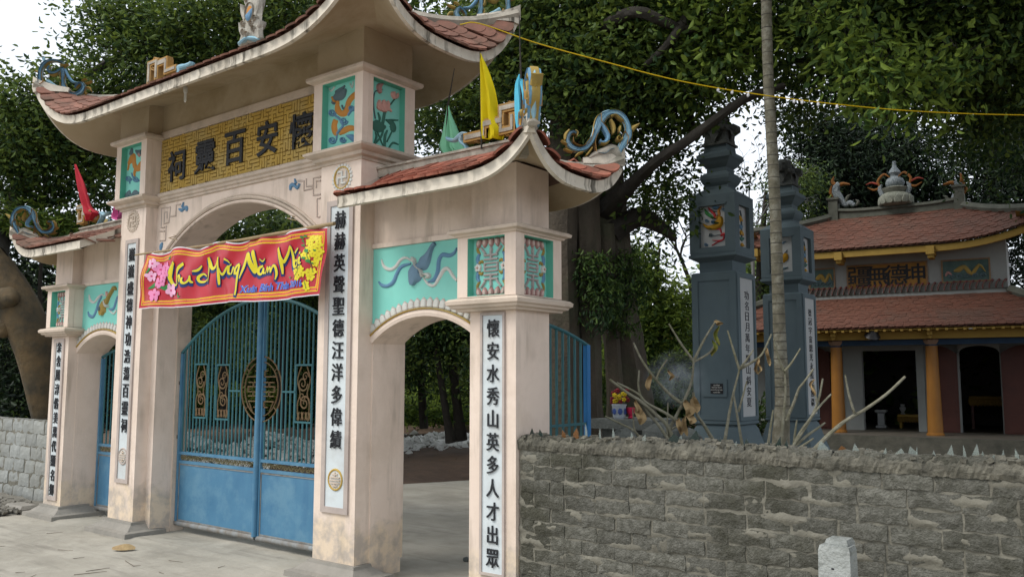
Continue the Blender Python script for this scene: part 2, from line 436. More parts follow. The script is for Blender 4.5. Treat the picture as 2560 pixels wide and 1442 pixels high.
# lettering: glyph meshes one unit high, centred
GLYPH = {}
def glyph(ch, m, bold=0.012, ext=0.04, shear=0.0):
    key = (ch, m.name, bold, ext, shear)
    if key in GLYPH: return GLYPH[key]
    cu = bpy.data.curves.new('t', 'FONT'); cu.body = ch; cu.size = 1.0; cu.extrude = ext; cu.offset = bold
    cu.resolution_u = 3; cu.shear = shear; cu.align_x = 'CENTER'
    ob = bpy.data.objects.new('t', cu); COL.objects.link(ob)
    dg = bpy.context.evaluated_depsgraph_get(); dg.update()
    me = bpy.data.meshes.new_from_object(ob.evaluated_get(dg))
    bpy.data.objects.remove(ob); bpy.data.curves.remove(cu)
    n = len(me.vertices)
    co = np.zeros(n * 3); me.vertices.foreach_get('co', co); co = co.reshape(-1, 3)
    lo, hi = co.min(0), co.max(0)
    co -= (lo + hi) / 2
    co /= max(hi[1] - lo[1], 1e-6) if len(ch) > 1 else max(hi[1] - lo[1], (hi[0] - lo[0]) * .9, 1e-6)
    me.vertices.foreach_set('co', co.ravel()); me.materials.clear(); me.materials.append(m); me.name = 'character'
    me.update(); GLYPH[key] = me
    return me
def put(ch, c, h, parent, m=INK, U=(1, 0, 0), N=(0, -1, 0), name='character', wide=0.9, bold=0.012, ext=0.04, shear=0.0):
    V = Vector((0, 0, 1))
    M = Matrix((Vector(U) * h * wide, V * h, Vector(N) * h)).transposed().to_4x4(); M.translation = Vector(c)
    return inst(glyph(ch, m, bold, ext, shear), name, parent, M)

# ================================================================== GROUND
def sheet(name, m, xs, ys, zf, kind='structure'):
    mb = MB()
    mb.grid([[(x, y, zf(x, y)) for y in ys] for x in xs])
    return tag(mb.build(name, m, smooth=True), kind=kind)
def lump(x, y, s=1.0):
    return (math.sin(x * 1.7 * s + 1.3) * math.sin(y * 1.3 * s) + .5 * math.sin(x * 4.1 * s + y * 2.7 * s) + .3 * math.sin(x * 8.3 * s - y * 7.1 * s)) / 1.8
def soil_z(x, y):
    t = min(max((y - 8.2) / 12, 0), 1)
    far = min(max((y - 30) / 60, 0), 1)
    w = min(max((-x - .5) / 2.5, 0), 1); low = min(max((y - 8) / 3, 0), 1) * (1 - w) * .35
    return -0.035 + 0.32 * t * w - low + lump(x, y) * .05 * min(1, max(0, (y - 7) / 3)) + far * 5
sheet('ground', SOIL, np.concatenate([np.linspace(-200, -26, 8), np.linspace(-24, 24, 90), np.linspace(26, 200, 8)]),
      np.concatenate([np.linspace(-200, -12, 6), np.linspace(-10, 34, 90), np.linspace(36, 300, 14)]), soil_z)
mb = MB()
mb.add([(-14, -12, 0), (14, -12, 0), (14, 4.86, 0), (3.45, 4.86, 0), (3.3, 7.0, 0), (1.0, 12.6, 0), (-0.5, 12.2, 0), (-1.3, 10.9, 0), (-2.2, 9.0, 0), (-3.4, 7.2, 0), (-3.2, 4.86, 0), (-4.1, 4.3, 0), (-6.5, 3.7, 0), (-14, 3.0, 0)],
       [(0, 1, 2, 3, 4, 5, 6, 7, 8, 9, 10, 11, 12, 13)])
tag(mb.build('pavement', CONC), kind='structure')
# rough threshold strip the gate stands on, and gravel by the left wall
mb = MB(); G = []
for x in np.linspace(-3.6, 3.45, 90):
    G.append([(x, y, (0.004 + 0.014 * max(0, lump(x * 2, y * 3))) if 0 < k < 7 else -0.01) for k, y in enumerate(np.linspace(4.42, 5.2, 8))])
mb.grid(G); tag(mb.build('threshold', CONC, smooth=True), kind='structure')
mb = MB()
mb.grid([[(x, y, 0.02 + .03 * lump(x * 3, y * 3) + .05 * max(0, (y - (3.65 + (x + 6) * .28)))) if y > 3.5 + (x + 6) * .3 else (x, y, -.02) for y in np.linspace(2.6, 4.9, 26)] for x in np.linspace(-9, -3.62, 50)])
tag(mb.build('gravel_verge', GRAVEL, smooth=True), kind='structure')
mb = MB()
for i in range(900):
    x = random.uniform(-7.5, -3.6); y0 = 3.75 + (x + 6) * .28
    y = random.uniform(y0 - .15, 4.8); s = random.uniform(.012, .04)
    q = Matrix.Rotation(random.random() * 6, 4, 'Z') @ Matrix.Rotation(random.random(), 4, 'X'); q.translation = Vector((x, y, .03 + s * .3))
    mb.box(-s, s, -s * .8, s * .8, -s * .5, s * .5, 0, q)
tag(mb.build('pebbles', GRAVEL), 'loose grey pebbles and dust spread below the broken left wall', 'pebbles', kind='stuff')

# ================================================================== THE GATE
GATE = thing('temple_gate', 'pale pink three-arched temple gate with tiled upturned roofs and black-lettered couplets', 'temple gate', (0, 4.8, 0))
sL, sR, FYp, WY = 1.375, 1.861, 4.58, 4.705

def shaft(x0, x1, y0, y1, zt):
    mb = MB(); mb.rings((x0, x1, y0, y1), [(0, .115), (0, zt)]); return mb.build('pillar', CREAM, GATE)
def plinth(x0, x1, y0, y1):
    mb = MB()
    mb.rings((x0, x1, y0, y1), [(.16, -.02), (.155, .045), (.10, .055), (.035, .105), (.03, .128), (.004, .13)])
    return mb.build('plinth', STONEB, GATE)
for s in (1, -1):
    a, b = sorted((s * sL, s * sR))
    shaft(a, b, FYp, 5.10, 3.32); plinth(a, b, FYp, 4.70)
    c, d = sorted((s * 2.981, s * 3.388))
    shaft(c, d, 4.618, 5.01, 2.05); plinth(c, d, 4.618, 4.9)

def arch_wall(x0, x1, z1, cx, hw, zs, Rr, y0, y1, name='arch_wall', zb=-.02):
    mb = MB()
    zc = zs - math.sqrt(Rr * Rr - hw * hw)
    n = 28
    xs = [cx - hw + 2 * hw * k / n for k in range(n + 1)]
    za = [zc + math.sqrt(max(Rr * Rr - (x - cx) ** 2, 0)) for x in xs]
    for k in range(n):
        X0, X1, Z0, Z1 = xs[k], xs[k + 1], za[k], za[k + 1]
        mb.add([(X0, y0, Z0), (X1, y0, Z1), (X1, y0, z1), (X0, y0, z1), (X0, y1, Z0), (X1, y1, Z1), (X1, y1, z1), (X0, y1, z1)],
               [(0, 1, 2, 3), (5, 4, 7, 6), (0, 4, 5, 1), (3, 2, 6, 7)])
    for A, B in ((x0, cx - hw), (cx + hw, x1)):
        if B - A > 1e-4: mb.box(A, B, y0, y1, zb, z1)
    return mb.build(name, CREAM, GATE), (lambda x, dr=0: zc + math.sqrt(max((Rr + dr) ** 2 - (x - cx) ** 2, 0))), zc
main_wall, ma, mzc = arch_wall(-1.40, 1.40, 4.42, 0.0, 1.275, 2.648, 1.795, WY, 5.06)
for s in (1, -1):                       # inner jamb rebates where the iron gates close
    mb = MB(); a, b = sorted((s * 1.262, s * 1.30)); mb.box(a, b, 4.925, 5.075, 0, 2.62); mb.build('jamb', MOULD, GATE)
def arch_moulding(cx, hw, dr0, dr1, zc, Rr, y, depth, m, name, n=30):
    mb = MB(); a0 = math.asin(min(hw / Rr, 1)); ring = []
    for k in range(n + 1):
        a = -a0 + 2 * a0 * k / n
        r0, r1 = Rr + dr0, Rr + dr1
        s_, c_ = math.sin(a), math.cos(a)
        ring.append([(cx + r0 * s_, y, zc + r0 * c_), (cx + r0 * s_, y - depth, zc + r0 * c_), (cx + (r0 + r1) / 2 * s_, y - depth * 1.35, zc + (r0 + r1) / 2 * c_), (cx + r1 * s_, y - depth, zc + r1 * c_), (cx + r1 * s_, y, zc + r1 * c_)])
    mb.grid(ring); mb.add(ring[0], [(0, 1, 2, 3, 4)]); mb.add(ring[-1], [(4, 3, 2, 1, 0)])
    return mb.build(name, m, GATE)
arch_moulding(0, 1.275, .003, .03, mzc, 1.795, WY, .022, CREAM, 'arch_moulding')
arch_moulding(0, 1.275, .036, .066, mzc, 1.795, WY, .030, MOULD, 'arch_moulding')
arch_moulding(0, 1.275, .070, .092, mzc, 1.795, WY, .014, MOULD, 'arch_moulding')

# side walls
SY = 4.732
side_zc = {}
for s in (1, -1):
    cx = s * 2.425; x0, x1 = sorted((s * 1.84, s * 2.99))
    w, fa, zc = arch_wall(x0, x1, 3.085, cx, .552, 1.827, .879, SY, 5.065)
    arch_moulding(cx, .552, .002, .052, zc, .879, SY, .020, CREAM, 'arch_moulding')
    arch_moulding(cx, .552, .054, .064, zc, .879, SY, .026, GOLD, 'arch_line')
    # teal field above the arch
    mb = MB(); n = 30
    a, b = sorted((s * 1.863, s * 2.975))
    top, bot = [], []
    for k in range(n + 1):
        x = a + (b - a) * k / n
        xx = min(max(x - cx, -.54), .54)
        bot.append((x, SY - .006, zc + math.sqrt((.879 + .06) ** 2 - xx * xx) - .01)); top.append((x, SY - .006, 2.585))
    mb.grid([[p, q] for p, q in zip(bot, top)])
    mb.build('teal_field', TEAL, GATE)
    mb = MB(); mb.box(a, b, SY - .022, SY, 2.587, 2.625); mb.build('ledge', CREAM, GATE)
    # ring of lotus petals
    a0 = math.asin(.552 / .93)
    npet = 19
    for k in range(npet):
        t = -a0 + 2 * a0 * (k + .5) / npet
        ca, sa = math.cos(t), math.sin(t)
        def F(u, v, h, ca=ca, sa=sa, cx=cx, zc=zc): return (cx + (.945 + v) * sa + u * ca, SY - .008 - h, zc + (.945 + v) * ca - u * sa)
        mb = MB()
        mb.blob(F, [(-.030, 0), (-.033, .03), (-.031, .056), (-.016, .070), (0, .082), (.016, .070), (.031, .056), (.033, .03), (.030, 0)], .008, mi=1, sm=2)
        F2 = lambda u, v, h: F(u, v, h + .006)
        mb.blob(F2, [(-.024, .003), (-.027, .03), (-.024, .052), (0, .068), (.024, .052), (.027, .03), (.024, .003)], .008, mi=0, sm=2)
        mb.build('petal', [RWHITE, BFRAME], GATE)

# main wall trims: string course, top moulding, gold name panel
mb = MB(); prof = [(0, 3.335), (.018, 3.343), (.02, 3.362), (.036, 3.372), (.040, 3.392), (.058, 3.405), (.062, 3.43), (.045, 3.445), (0, 3.452)]
mb.grid([[(-1.375, WY - o, z) for o, z in prof], [(1.375, WY - o, z) for o, z in prof]])
mb.build('string_course', MOULD, GATE)
mb = MB(); mb.box(-1.33, 1.33, WY - .028, WY + .02, 4.018, 4.092); mb.build('top_moulding', MOULD, GATE)
mb = MB(); mb.box(-1.39, 1.39, WY - .005, WY + .01, 4.093, 4.40); mb.build('shade_dirt_band', SOFFIT, GATE)  # brown strip over the cream wall, eave shade and dirt put into its colour
PANEL = MB().box(-1.325, 1.325, WY - .008, WY + .02, 3.453, 4.016).build('name_panel', GOLDBACK, GATE)
mb = MB()
yy = WY - .008; w = .0105
def bar2(x0, z0, x1, z1):
    mb.box(min(x0, x1) - w, max(x0, x1) + w, yy - .012, yy - .0005, min(z0, z1) - w, max(z0, z1) + w)
S = .1125; nc = 23
def bb2(x0, z0, x1, z1): mb.box(x0, x1, yy - .012, yy - .0005, z0, z1)
prs = random.Random(5)
for i in range(nc):
    for j in range(5):
        x0 = -1.312 + S * i; z0 = 3.456 + S * j; g = .0095; b_ = (S - 3 * g) / 3; kind = (i + j) % 2 * 2 + prs.randint(0, 1)
        if x0 + S > 1.32: continue
        P = lambda a: a * (b_ + g)
        if kind == 0:                       # three level bars, joined at one end
            for k in range(3): bb2(x0, z0 + P(k), x0 + S - (g if k else 0), z0 + P(k) + b_)
            bb2(x0, z0 + b_, x0 + b_, z0 + P(1))
        elif kind == 2:                     # three upright bars, joined at the top
            for k in range(3): bb2(x0 + P(k), z0 + (g if k == 1 else 0), x0 + P(k) + b_, z0 + S - g)
            bb2(x0 + b_, z0 + P(2) + b_ * .1, x0 + P(1), z0 + P(2) + b_)
        elif kind == 1:                     # hooked cross
            bb2(x0 + P(1), z0, x0 + P(1) + b_, z0 + S - g); bb2(x0, z0 + P(1), x0 + P(1), z0 + P(1) + b_); bb2(x0 + P(1) + b_, z0 + P(1), x0 + S, z0 + P(1) + b_)
            bb2(x0 + P(1) + b_, z0 + P(2), x0 + P(2) + b_, z0 + P(2) + b_); bb2(x0, z0, x0 + P(1), z0 + b_); bb2(x0 + P(2), z0, x0 + P(2) + b_, z0 + P(1) - g); bb2(x0, z0 + P(1) + b_ + g, x0 + b_, z0 + S - g)
        else:                               # nested angle
            bb2(x0, z0, x0 + b_, z0 + S - g); bb2(x0 + b_, z0, x0 + S - g, z0 + b_); bb2(x0 + P(1), z0 + P(1), x0 + P(1) + b_, z0 + S); bb2(x0 + P(1) + b_, z0 + P(1), x0 + S - g, z0 + P(1) + b_); bb2(x0 + P(2), z0 + P(2), x0 + S, z0 + S - g)
tag(mb.build('fret_relief', GOLD, PANEL), kind='stuff')
for ch, x, z in zip('祠靈百安懷', (-1.0, -.497, -.008, .49, .975), (3.70, 3.715, 3.722, 3.73, 3.715)):
    put(ch, (x, WY - .030, z), .32, PANEL, bold=.016, ext=.02, wide=1.0)

# square lantern boxes with recessed painted panels
def lantern(x0, x1, y0, y1, z0, z1, rx0, rx1, rz0, rz1, ry0, ry1, s):
    mb = MB()
    rec = .065
    mb.box(x0 + rec, x1 - rec, y0 + rec, y1 - rec, z0, z1)
    mb.build('panel_back', TEAL, GATE)
    mb = MB(); pr = MB()
    # front frame (looking at the road)
    mb.box(x0, rx0, y0, y0 + rec - .002, z0, z1); mb.box(rx1, x1, y0, y0 + rec - .002, z0, z1)
    mb.box(rx0, rx1, y0, y0 + rec - .002, z0, rz0); mb.box(rx0, rx1, y0, y0 + rec - .002, rz1, z1)
    for sx in (1, -1):                                   # the two side frames; the inner ones are plain
        X0, X1 = (x1 - rec + .002, x1 - .001) if sx == 1 else (x0 + .001, x0 + rec - .002)
        if sx == s:
            mb.box(X0, X1, y0 + rec, ry0, z0, z1); mb.box(X0, X1, ry1, y1, z0, z1)
            mb.box(X0, X1, ry0, ry1, z0, rz0); mb.box(X0, X1, ry0, ry1, rz1, z1)
        else: mb.box(X0, X1, y0 + rec, y1, z0, z1)
    mb.build('lantern_frame', CREAM, GATE)
    # green painted reveals
    t = .003
    pr.box(rx0, rx0 + t, y0 + .004, y0 + rec, rz0, rz1); pr.box(rx1 - t, rx1, y0 + .004, y0 + rec, rz0, rz1)
    pr.box(rx0 + t, rx1 - t, y0 + .004, y0 + rec, rz1 - t, rz1); pr.box(rx0 + t, rx1 - t, y0 + .004, y0 + rec, rz0, rz0 + t)
    if s == 1:
        xa, xb = x1 - rec, x1 - .005
    else: xa, xb = x0 + .005, x0 + rec
    pr.box(xa, xb, ry0, ry0 + t, rz0, rz1); pr.box(xa, xb, ry1 - t, ry1, rz0, rz1)
    pr.box(xa, xb, ry0 + t, ry1 - t, rz1 - t, rz1)
    pr.build('panel_reveal', GREENTEAL, GATE)
for s in (1, -1):
    a, b = sorted((s * 1.322, s * 1.921)); ra, rb = sorted((s * 1.425, s * 1.828))
    lantern(a, b, 4.525, 5.119, 3.426, 4.003, ra, rb, 3.432, 3.985, 4.64, 5.005, s)
    mb = MB(); mb.rings((a, b, 4.525, 5.119), [(-.03, 4.000), (.0, 4.001), (.012, 4.004), (.042, 4.014), (.052, 4.030), (.05, 4.052), (.02, 4.064), (-.03, 4.066)])
    mb.build('cornice', MOULD, GATE)
    mb = MB(); mb.rings((a, b, 4.525, 5.119), [(-.09, 3.300), (-.045, 3.302), (-.04, 3.322), (-.006, 3.332), (.0, 3.358), (.028, 3.368), (.056, 3.386), (.060, 3.402), (.035, 3.417), (.0, 3.4255), (-.06, 3.426)])
    mb.build('cornice', MOULD, GATE)
    mb = MB(); mb.box(a + .018, b - .018, 4.545, 5.10, 4.06, 4.46); mb.build('neck', SOFFIT, GATE)  # necks wear the same brown, eave shade and dirt in the colour
    a, b = sorted((s * 2.907, s * 3.43)); ra, rb = sorted((s * 3.0, s * 3.335))
    lantern(a, b, 4.56, 5.11, 2.12, 2.552, ra, rb, 2.126, 2.538, 4.66, 5.01, s)
    mb = MB(); mb.rings((a, b, 4.56, 5.11), [(-.05, 2.549), (.0, 2.55), (.015, 2.553), (.022, 2.566), (.052, 2.574), (.057, 2.594), (.04, 2.606), (-.04, 2.61)])
    mb.build('cornice', MOULD, GATE)
    mb = MB(); mb.rings((a, b, 4.56, 5.11), [(-.085, 2.02), (.002, 2.022), (.008, 2.036), (.034, 2.044), (.04, 2.058), (.058, 2.068), (.062, 2.092), (.045, 2.107), (.0, 2.117), (-.05, 2.12)])
    mb.build('cornice', MOULD, GATE)
    a, b = sorted((s * 2.985, s * 3.388)); mb = MB(); mb.box(a, b, 4.622, 5.01, 2.605, 3.05); mb.build('neck', CREAM, GATE)

# couplet boards with raised characters
def board(x0, x1, z0, z1, y, text, zt, zb, h, ring_z=None, ring_m=GOLD, inset=.045, wide=.9):
    bd = MB().box(x0, x1, y - .006, y, z0, z1)
    f = .5
    bd = MB()
    i = inset
    bd.box(x0, x0 + i, y - .016, y + .002, z0, z1); bd.box(x1 - i, x1, y - .016, y + .002, z0, z1)
    bd.box(x0 + i, x1 - i, y - .016, y + .002, z0, z0 + i); bd.box(x0 + i, x1 - i, y - .016, y + .002, z1 - i, z1)
    fr = bd.build('couplet_frame', BFRAME, GATE)
    brd = MB().box(x0 + i, x1 - i, y - .006, y + .002, z0 + i, z1 - i).build('couplet_board', BOARD, GATE)
    cx = (x0 + x1) / 2 + .006
    n = len(text)
    for k, ch in enumerate(text):
        z = zt + (zb - zt) * k / (n - 1)
        put(ch, (cx, y - .013, z), h, brd, wide=wide, bold=.006, ext=.03)
    if ring_z:
        F = FY(y - .0065); mb = MB()
        mb.disc(F, cx, ring_z, .082, h=.004, mi=1); mb.ringo(F, cx, ring_z, .078, .078, .018, .010, mi=0)
        mb.build('round_emblem_ring', [ring_m, RWHITE], GATE)
        mb = MB()
        for dz, L_ in ((.042, .030), (.018, .056), (-.004, .060), (-.026, .054), (-.046, .03)):
            mb.box(cx - L_, cx + L_, y - .020, y - .006, ring_z + dz - .0045, ring_z + dz + .0045)
        mb.box(cx - .005, cx + .005, y - .0195, y - .006, ring_z - .058, ring_z - .022); mb.box(cx - .005, cx + .005, y - .0195, y - .006, ring_z + .014, ring_z + .058)
        mb.build('longevity_sign', MOULD, GATE)
board(1.473, 1.789, .504, 2.995, FYp, '赫赫英聲聖德汪洋多偉績', 2.83, 1.075, .142, .762, GOLD)
board(-1.730, -1.478, .495, 2.985, FYp, '巍巍盛德神功浩蕩百靈祠', 2.825, 1.07, .138, .76, BFRAME, .04, .8)
board(3.084, 3.300, .235, 2.010, 4.618, '懷安水秀山英多人才出眾', 1.900, .352, .122, None, GOLD, .018, .86)
board(-3.300, -3.062, .185, 1.990, 4.618, '余舍風淳俗美萬代顯名鄉', 1.900, .30, .125, None, GOLD, .045, .8)

# sun-flower medallions with the temple sign
for s, cx in ((1, 1.637), (-1, -1.622)):
    cz = 3.178; F = FY(FYp + .001)
    for k in range(20):
        a = 2 * math.pi * k / 20
        ca, sa = math.cos(a), math.sin(a)
        mb = MB()
        Fp = lambda u, v, h, ca=ca, sa=sa: F(cx + (.085 + v) * ca - u * sa, cz + (.085 + v) * sa * .93 + u * ca, h)
        mb.blob(Fp, [(-.010, 0), (-.0165, .022), (-.011, .038), (0, .044), (.011, .038), (.0165, .022), (.010, 0)], .010, sm=2)
        mb.build('petal', RWHITE if s == 1 else MOULD, GATE)
    mb = MB(); mb.disc(F, cx, cz, .09, .088, .004, mi=1); mb.ringo(F, cx, cz, .092, .09, .017, .013, mi=0); mb.build('medallion_ring', [GOLD if s == 1 else MOULD, MOULD], GATE)
    mb = MB(); F3 = FY(FYp - .004)
    for q in range(4):
        a = q * math.pi / 2
        ca, sa = math.cos(a), math.sin(a)
        rot = lambda u, v, h: F3(cx + u * ca - v * sa, cz + u * sa + v * ca, h)
        mb.ribbon(rot, [(0, 0, .022), (0, .05, .022)], .010, sm=0); mb.ribbon(rot, [(.008, .048, .020), (-.05, .048, .020)], .010, sm=0)
    mb.build('temple_sign', RWHITE if s == 1 else MOULD, GATE)

# fret corner reliefs on the spandrels with blue leaf tips
def fret(traces, leaves, ox, oy, sc, name):
    F = FY(WY + .001)
    for t in traces:
        mb = MB(); mb.ribbon(F, [(a, b, .021) for a, b in trY(t, ox, oy, sc, WY)], .007, mi=0, sm=0)
        mb.ribbon(F, [(a, b, .009) for a, b in trY(t, ox, oy, sc, WY)], .011, mi=1, sm=0); mb.build(name, [BFRAME, CREAM], GATE)
    for t in leaves:
        mb = MB(); mb.ribbon(F, trY(t, ox, oy, sc, WY), .016); mb.build('leaf_tip', RBLUE, GATE)
fret([[(470, 205), (400, 215), (395, 390), (300, 400)], [(305, 250), (160, 270), (150, 585), (210, 580)], [(305, 250), (280, 500), (200, 520), (205, 330)], [(205, 330), (250, 330), (250, 430)],
      [(235, 550), (225, 790), (130, 800)], [(130, 640), (210, 640)]],
     [[(450, 280, 30), (490, 300, 60), (540, 260, 55), (575, 270, 50), (570, 315, 25)], [(500, 250, 40), (525, 170, 12)], [(180, 830, 15), (155, 880, 55), (145, 950, 30)]], 380, 480, 6.554, 'fret_relief')
fret([[(800, 400), (890, 405), (890, 535), (1010, 505)], [(920, 370), (925, 480), (1010, 470)], [(1125, 345), (1020, 365), (1020, 600), (1120, 590)], [(1120, 400), (1060, 405), (1060, 500)],
      [(1120, 640), (1070, 650), (1072, 900), (1115, 900)]],
     [[(830, 440, 30), (800, 500, 45), (750, 460, 55), (710, 470, 50), (705, 530, 25)], [(780, 440, 40), (765, 375, 12)]], 600, 380, 5.546, 'fret_relief')

# ---- relief pictures inside the lantern boxes and on the teal fields
def relief(name, F, items, mats, conv, h=.012, parent=GATE, wk=1.0):
    mb = MB()
    for kind, mi, t, *rest in items:
        hh = rest[0] if rest else h
        if kind == 'r': mb.ribbon(F, conv(t), hh, mi=mi, wk=wk)
        elif kind == 'b': mb.blob(F, conv(t), hh, mi=mi)
    return mb.build(name, mats, parent, smooth=True)
def spiral(cx, cy, r, w, turns=1.7, sg=1, a0=0.0):
    n = int(10 * turns)
    return [(cx + r * (1 - k / n * .85) * math.cos(a0 + sg * 2 * math.pi * turns * k / n), cy + r * (1 - k / n * .85) * math.sin(a0 + sg * 2 * math.pi * turns * k / n), w * (1 - .4 * k / n)) for k in range(n + 1)]
FR = 4.525 + .065; mats_r = [ORANGE, SLATE, RBLUE, RWHITE, RGREEN, RPINK, RPINKD]
Z4 = lambda t: trY(t, 760, 120, 4.506, FR)
items = [('r', 0, [(385, 600, 30), (375, 680, 62), (420, 740, 70), (480, 715, 68), (500, 620, 60), (540, 560, 60), (600, 510, 50)]),
         ('r', 0, [(360, 810, 60), (340, 880, 66), (355, 950, 60), (380, 985, 20)]), ('r', 0, [(405, 975, 20), (450, 935, 62), (520, 905, 66), (600, 915, 40)]),
         ('r', 1, [(330, 635, 30), (350, 590, 70), (390, 540, 95), (440, 520, 90), (480, 470, 20)], .02), ('r', 1, [(360, 500, 40), (400, 490, 60), (465, 430, 14)]), ('r', 0, [(330, 560, 24), (350, 600, 36), (375, 610, 20)], .024),
         ('r', 1, [(430, 650, 16), (450, 690, 20), (490, 640, 16), (530, 550, 16)]),
         ('r', 2, [(340, 760, 18), (400, 800, 24), (440, 880, 24), (380, 960, 22), (370, 1040, 12)]),
         ('r', 2, [(500, 760, 20), (540, 700, 28), (600, 650, 18)]), ('r', 2, [(480, 990, 20), (540, 1010, 70), (600, 1060, 50)]),
         ('r', 3, [(290, 460, 8), (310, 490, 12), (350, 440, 8)]), ('r', 3, [(520, 400, 8), (545, 450, 12), (560, 380, 8)])]
for c in ((320, 730, 42), (450, 825, 45), (540, 680, 34), (322, 1040, 42), (440, 1035, 36)):
    items.append(('r', 2, spiral(*c, 17)))
relief('dragon_relief', FY(FR), items, mats_r, Z4)
XR = 1.921 - .065
Z4x = lambda t: trX(t, 760, 120, 4.506, XR)
items = [('r', 1, [(880, 470, 8), (795, 500, 10), (780, 650, 10), (800, 800, 10)]), ('r', 6, [(880, 410, 20), (845, 440, 62), (850, 490, 50), (865, 505, 10)], .02),
         ('r', 4, [(905, 730, 30), (890, 830, 34), (880, 880, 20)]), ('r', 4, [(970, 640, 14), (1010, 590, 14), (1020, 570, 8)]),
         ('r', 5, [(905, 720, 20), (850, 660, 60), (845, 590, 20)], .016), ('r', 5, [(905, 720, 30), (900, 640, 75), (885, 590, 20)], .022), ('r', 5, [(910, 720, 30), (940, 650, 60), (940, 600, 14)], .02), ('r', 5, [(900, 700, 30), (950, 690, 46), (980, 720, 14)], .016), ('r', 5, [(890, 700, 20), (840, 680, 40), (815, 665, 10)], .014),
         ('r', 5, [(1020, 575, 30), (1005, 530, 60), (1015, 500, 20)], .018), ('r', 5, [(1030, 570, 24), (1050, 540, 40), (1050, 510, 10)], .014),
         ('r', 4, [(770, 860, 60), (810, 880, 130), (870, 890, 110), (915, 890, 40)]), ('r', 4, [(920, 810, 14), (985, 850, 60), (1000, 900, 80), (990, 940, 40)]), ('r', 4, [(915, 815, 10), (985, 815, 26), (1055, 815, 14)]),
         ('r', 4, [(990, 940, 12), (960, 1000, 16), (930, 1060, 12)]), ('r', 4, [(890, 940, 20), (860, 1010, 24), (800, 1080, 16)]), ('r', 4, [(820, 940, 10), (860, 1040, 12), (890, 1110, 10)]),
         ('r', 4, [(935, 930, 14), (910, 1000, 30), (905, 1120, 26)]), ('r', 4, [(950, 1130, 14), (1000, 1070, 26), (1060, 1090, 12)]), ('r', 4, [(800, 950, 10), (815, 1000, 26), (790, 1080, 20)]), ('r', 4, [(830, 730, 10), (850, 790, 26), (845, 830, 14)])]
relief('lotus_relief', FX(XR), items, mats_r, Z4x)
Z5 = lambda t: trY(t, 270, 310, 6.008, FR)
items = [('r', 0, [(310, 600, 30), (350, 530, 80), (390, 500, 70), (395, 600, 60), (430, 670, 80), (480, 640, 90), (520, 600, 80)]), ('r', 0, [(410, 690, 40), (400, 750, 34), (410, 790, 14)]), ('r', 0, [(320, 600, 20), (310, 660, 24), (300, 700, 12)]),
         ('r', 1, [(345, 470, 60), (355, 420, 60), (370, 370, 24)]), ('r', 1, [(500, 430, 90), (450, 430, 80), (420, 400, 20)]), ('r', 6, [(480, 440, 60), (460, 480, 40)]),
         ('r', 2, spiral(315, 820, 45, 16)), ('r', 2, spiral(420, 830, 45, 16)), ('r', 2, [(360, 740, 14), (380, 800, 18), (440, 860, 14), (500, 850, 10)]), ('r', 2, [(330, 860, 10), (335, 900, 8)]),
         ('r', 1, [(270, 1090, 60), (320, 1040, 90), (340, 1080, 40), (400, 1040, 90), (470, 1060, 60)])]
relief('beast_relief', FY(FR), items, mats_r, Z5)

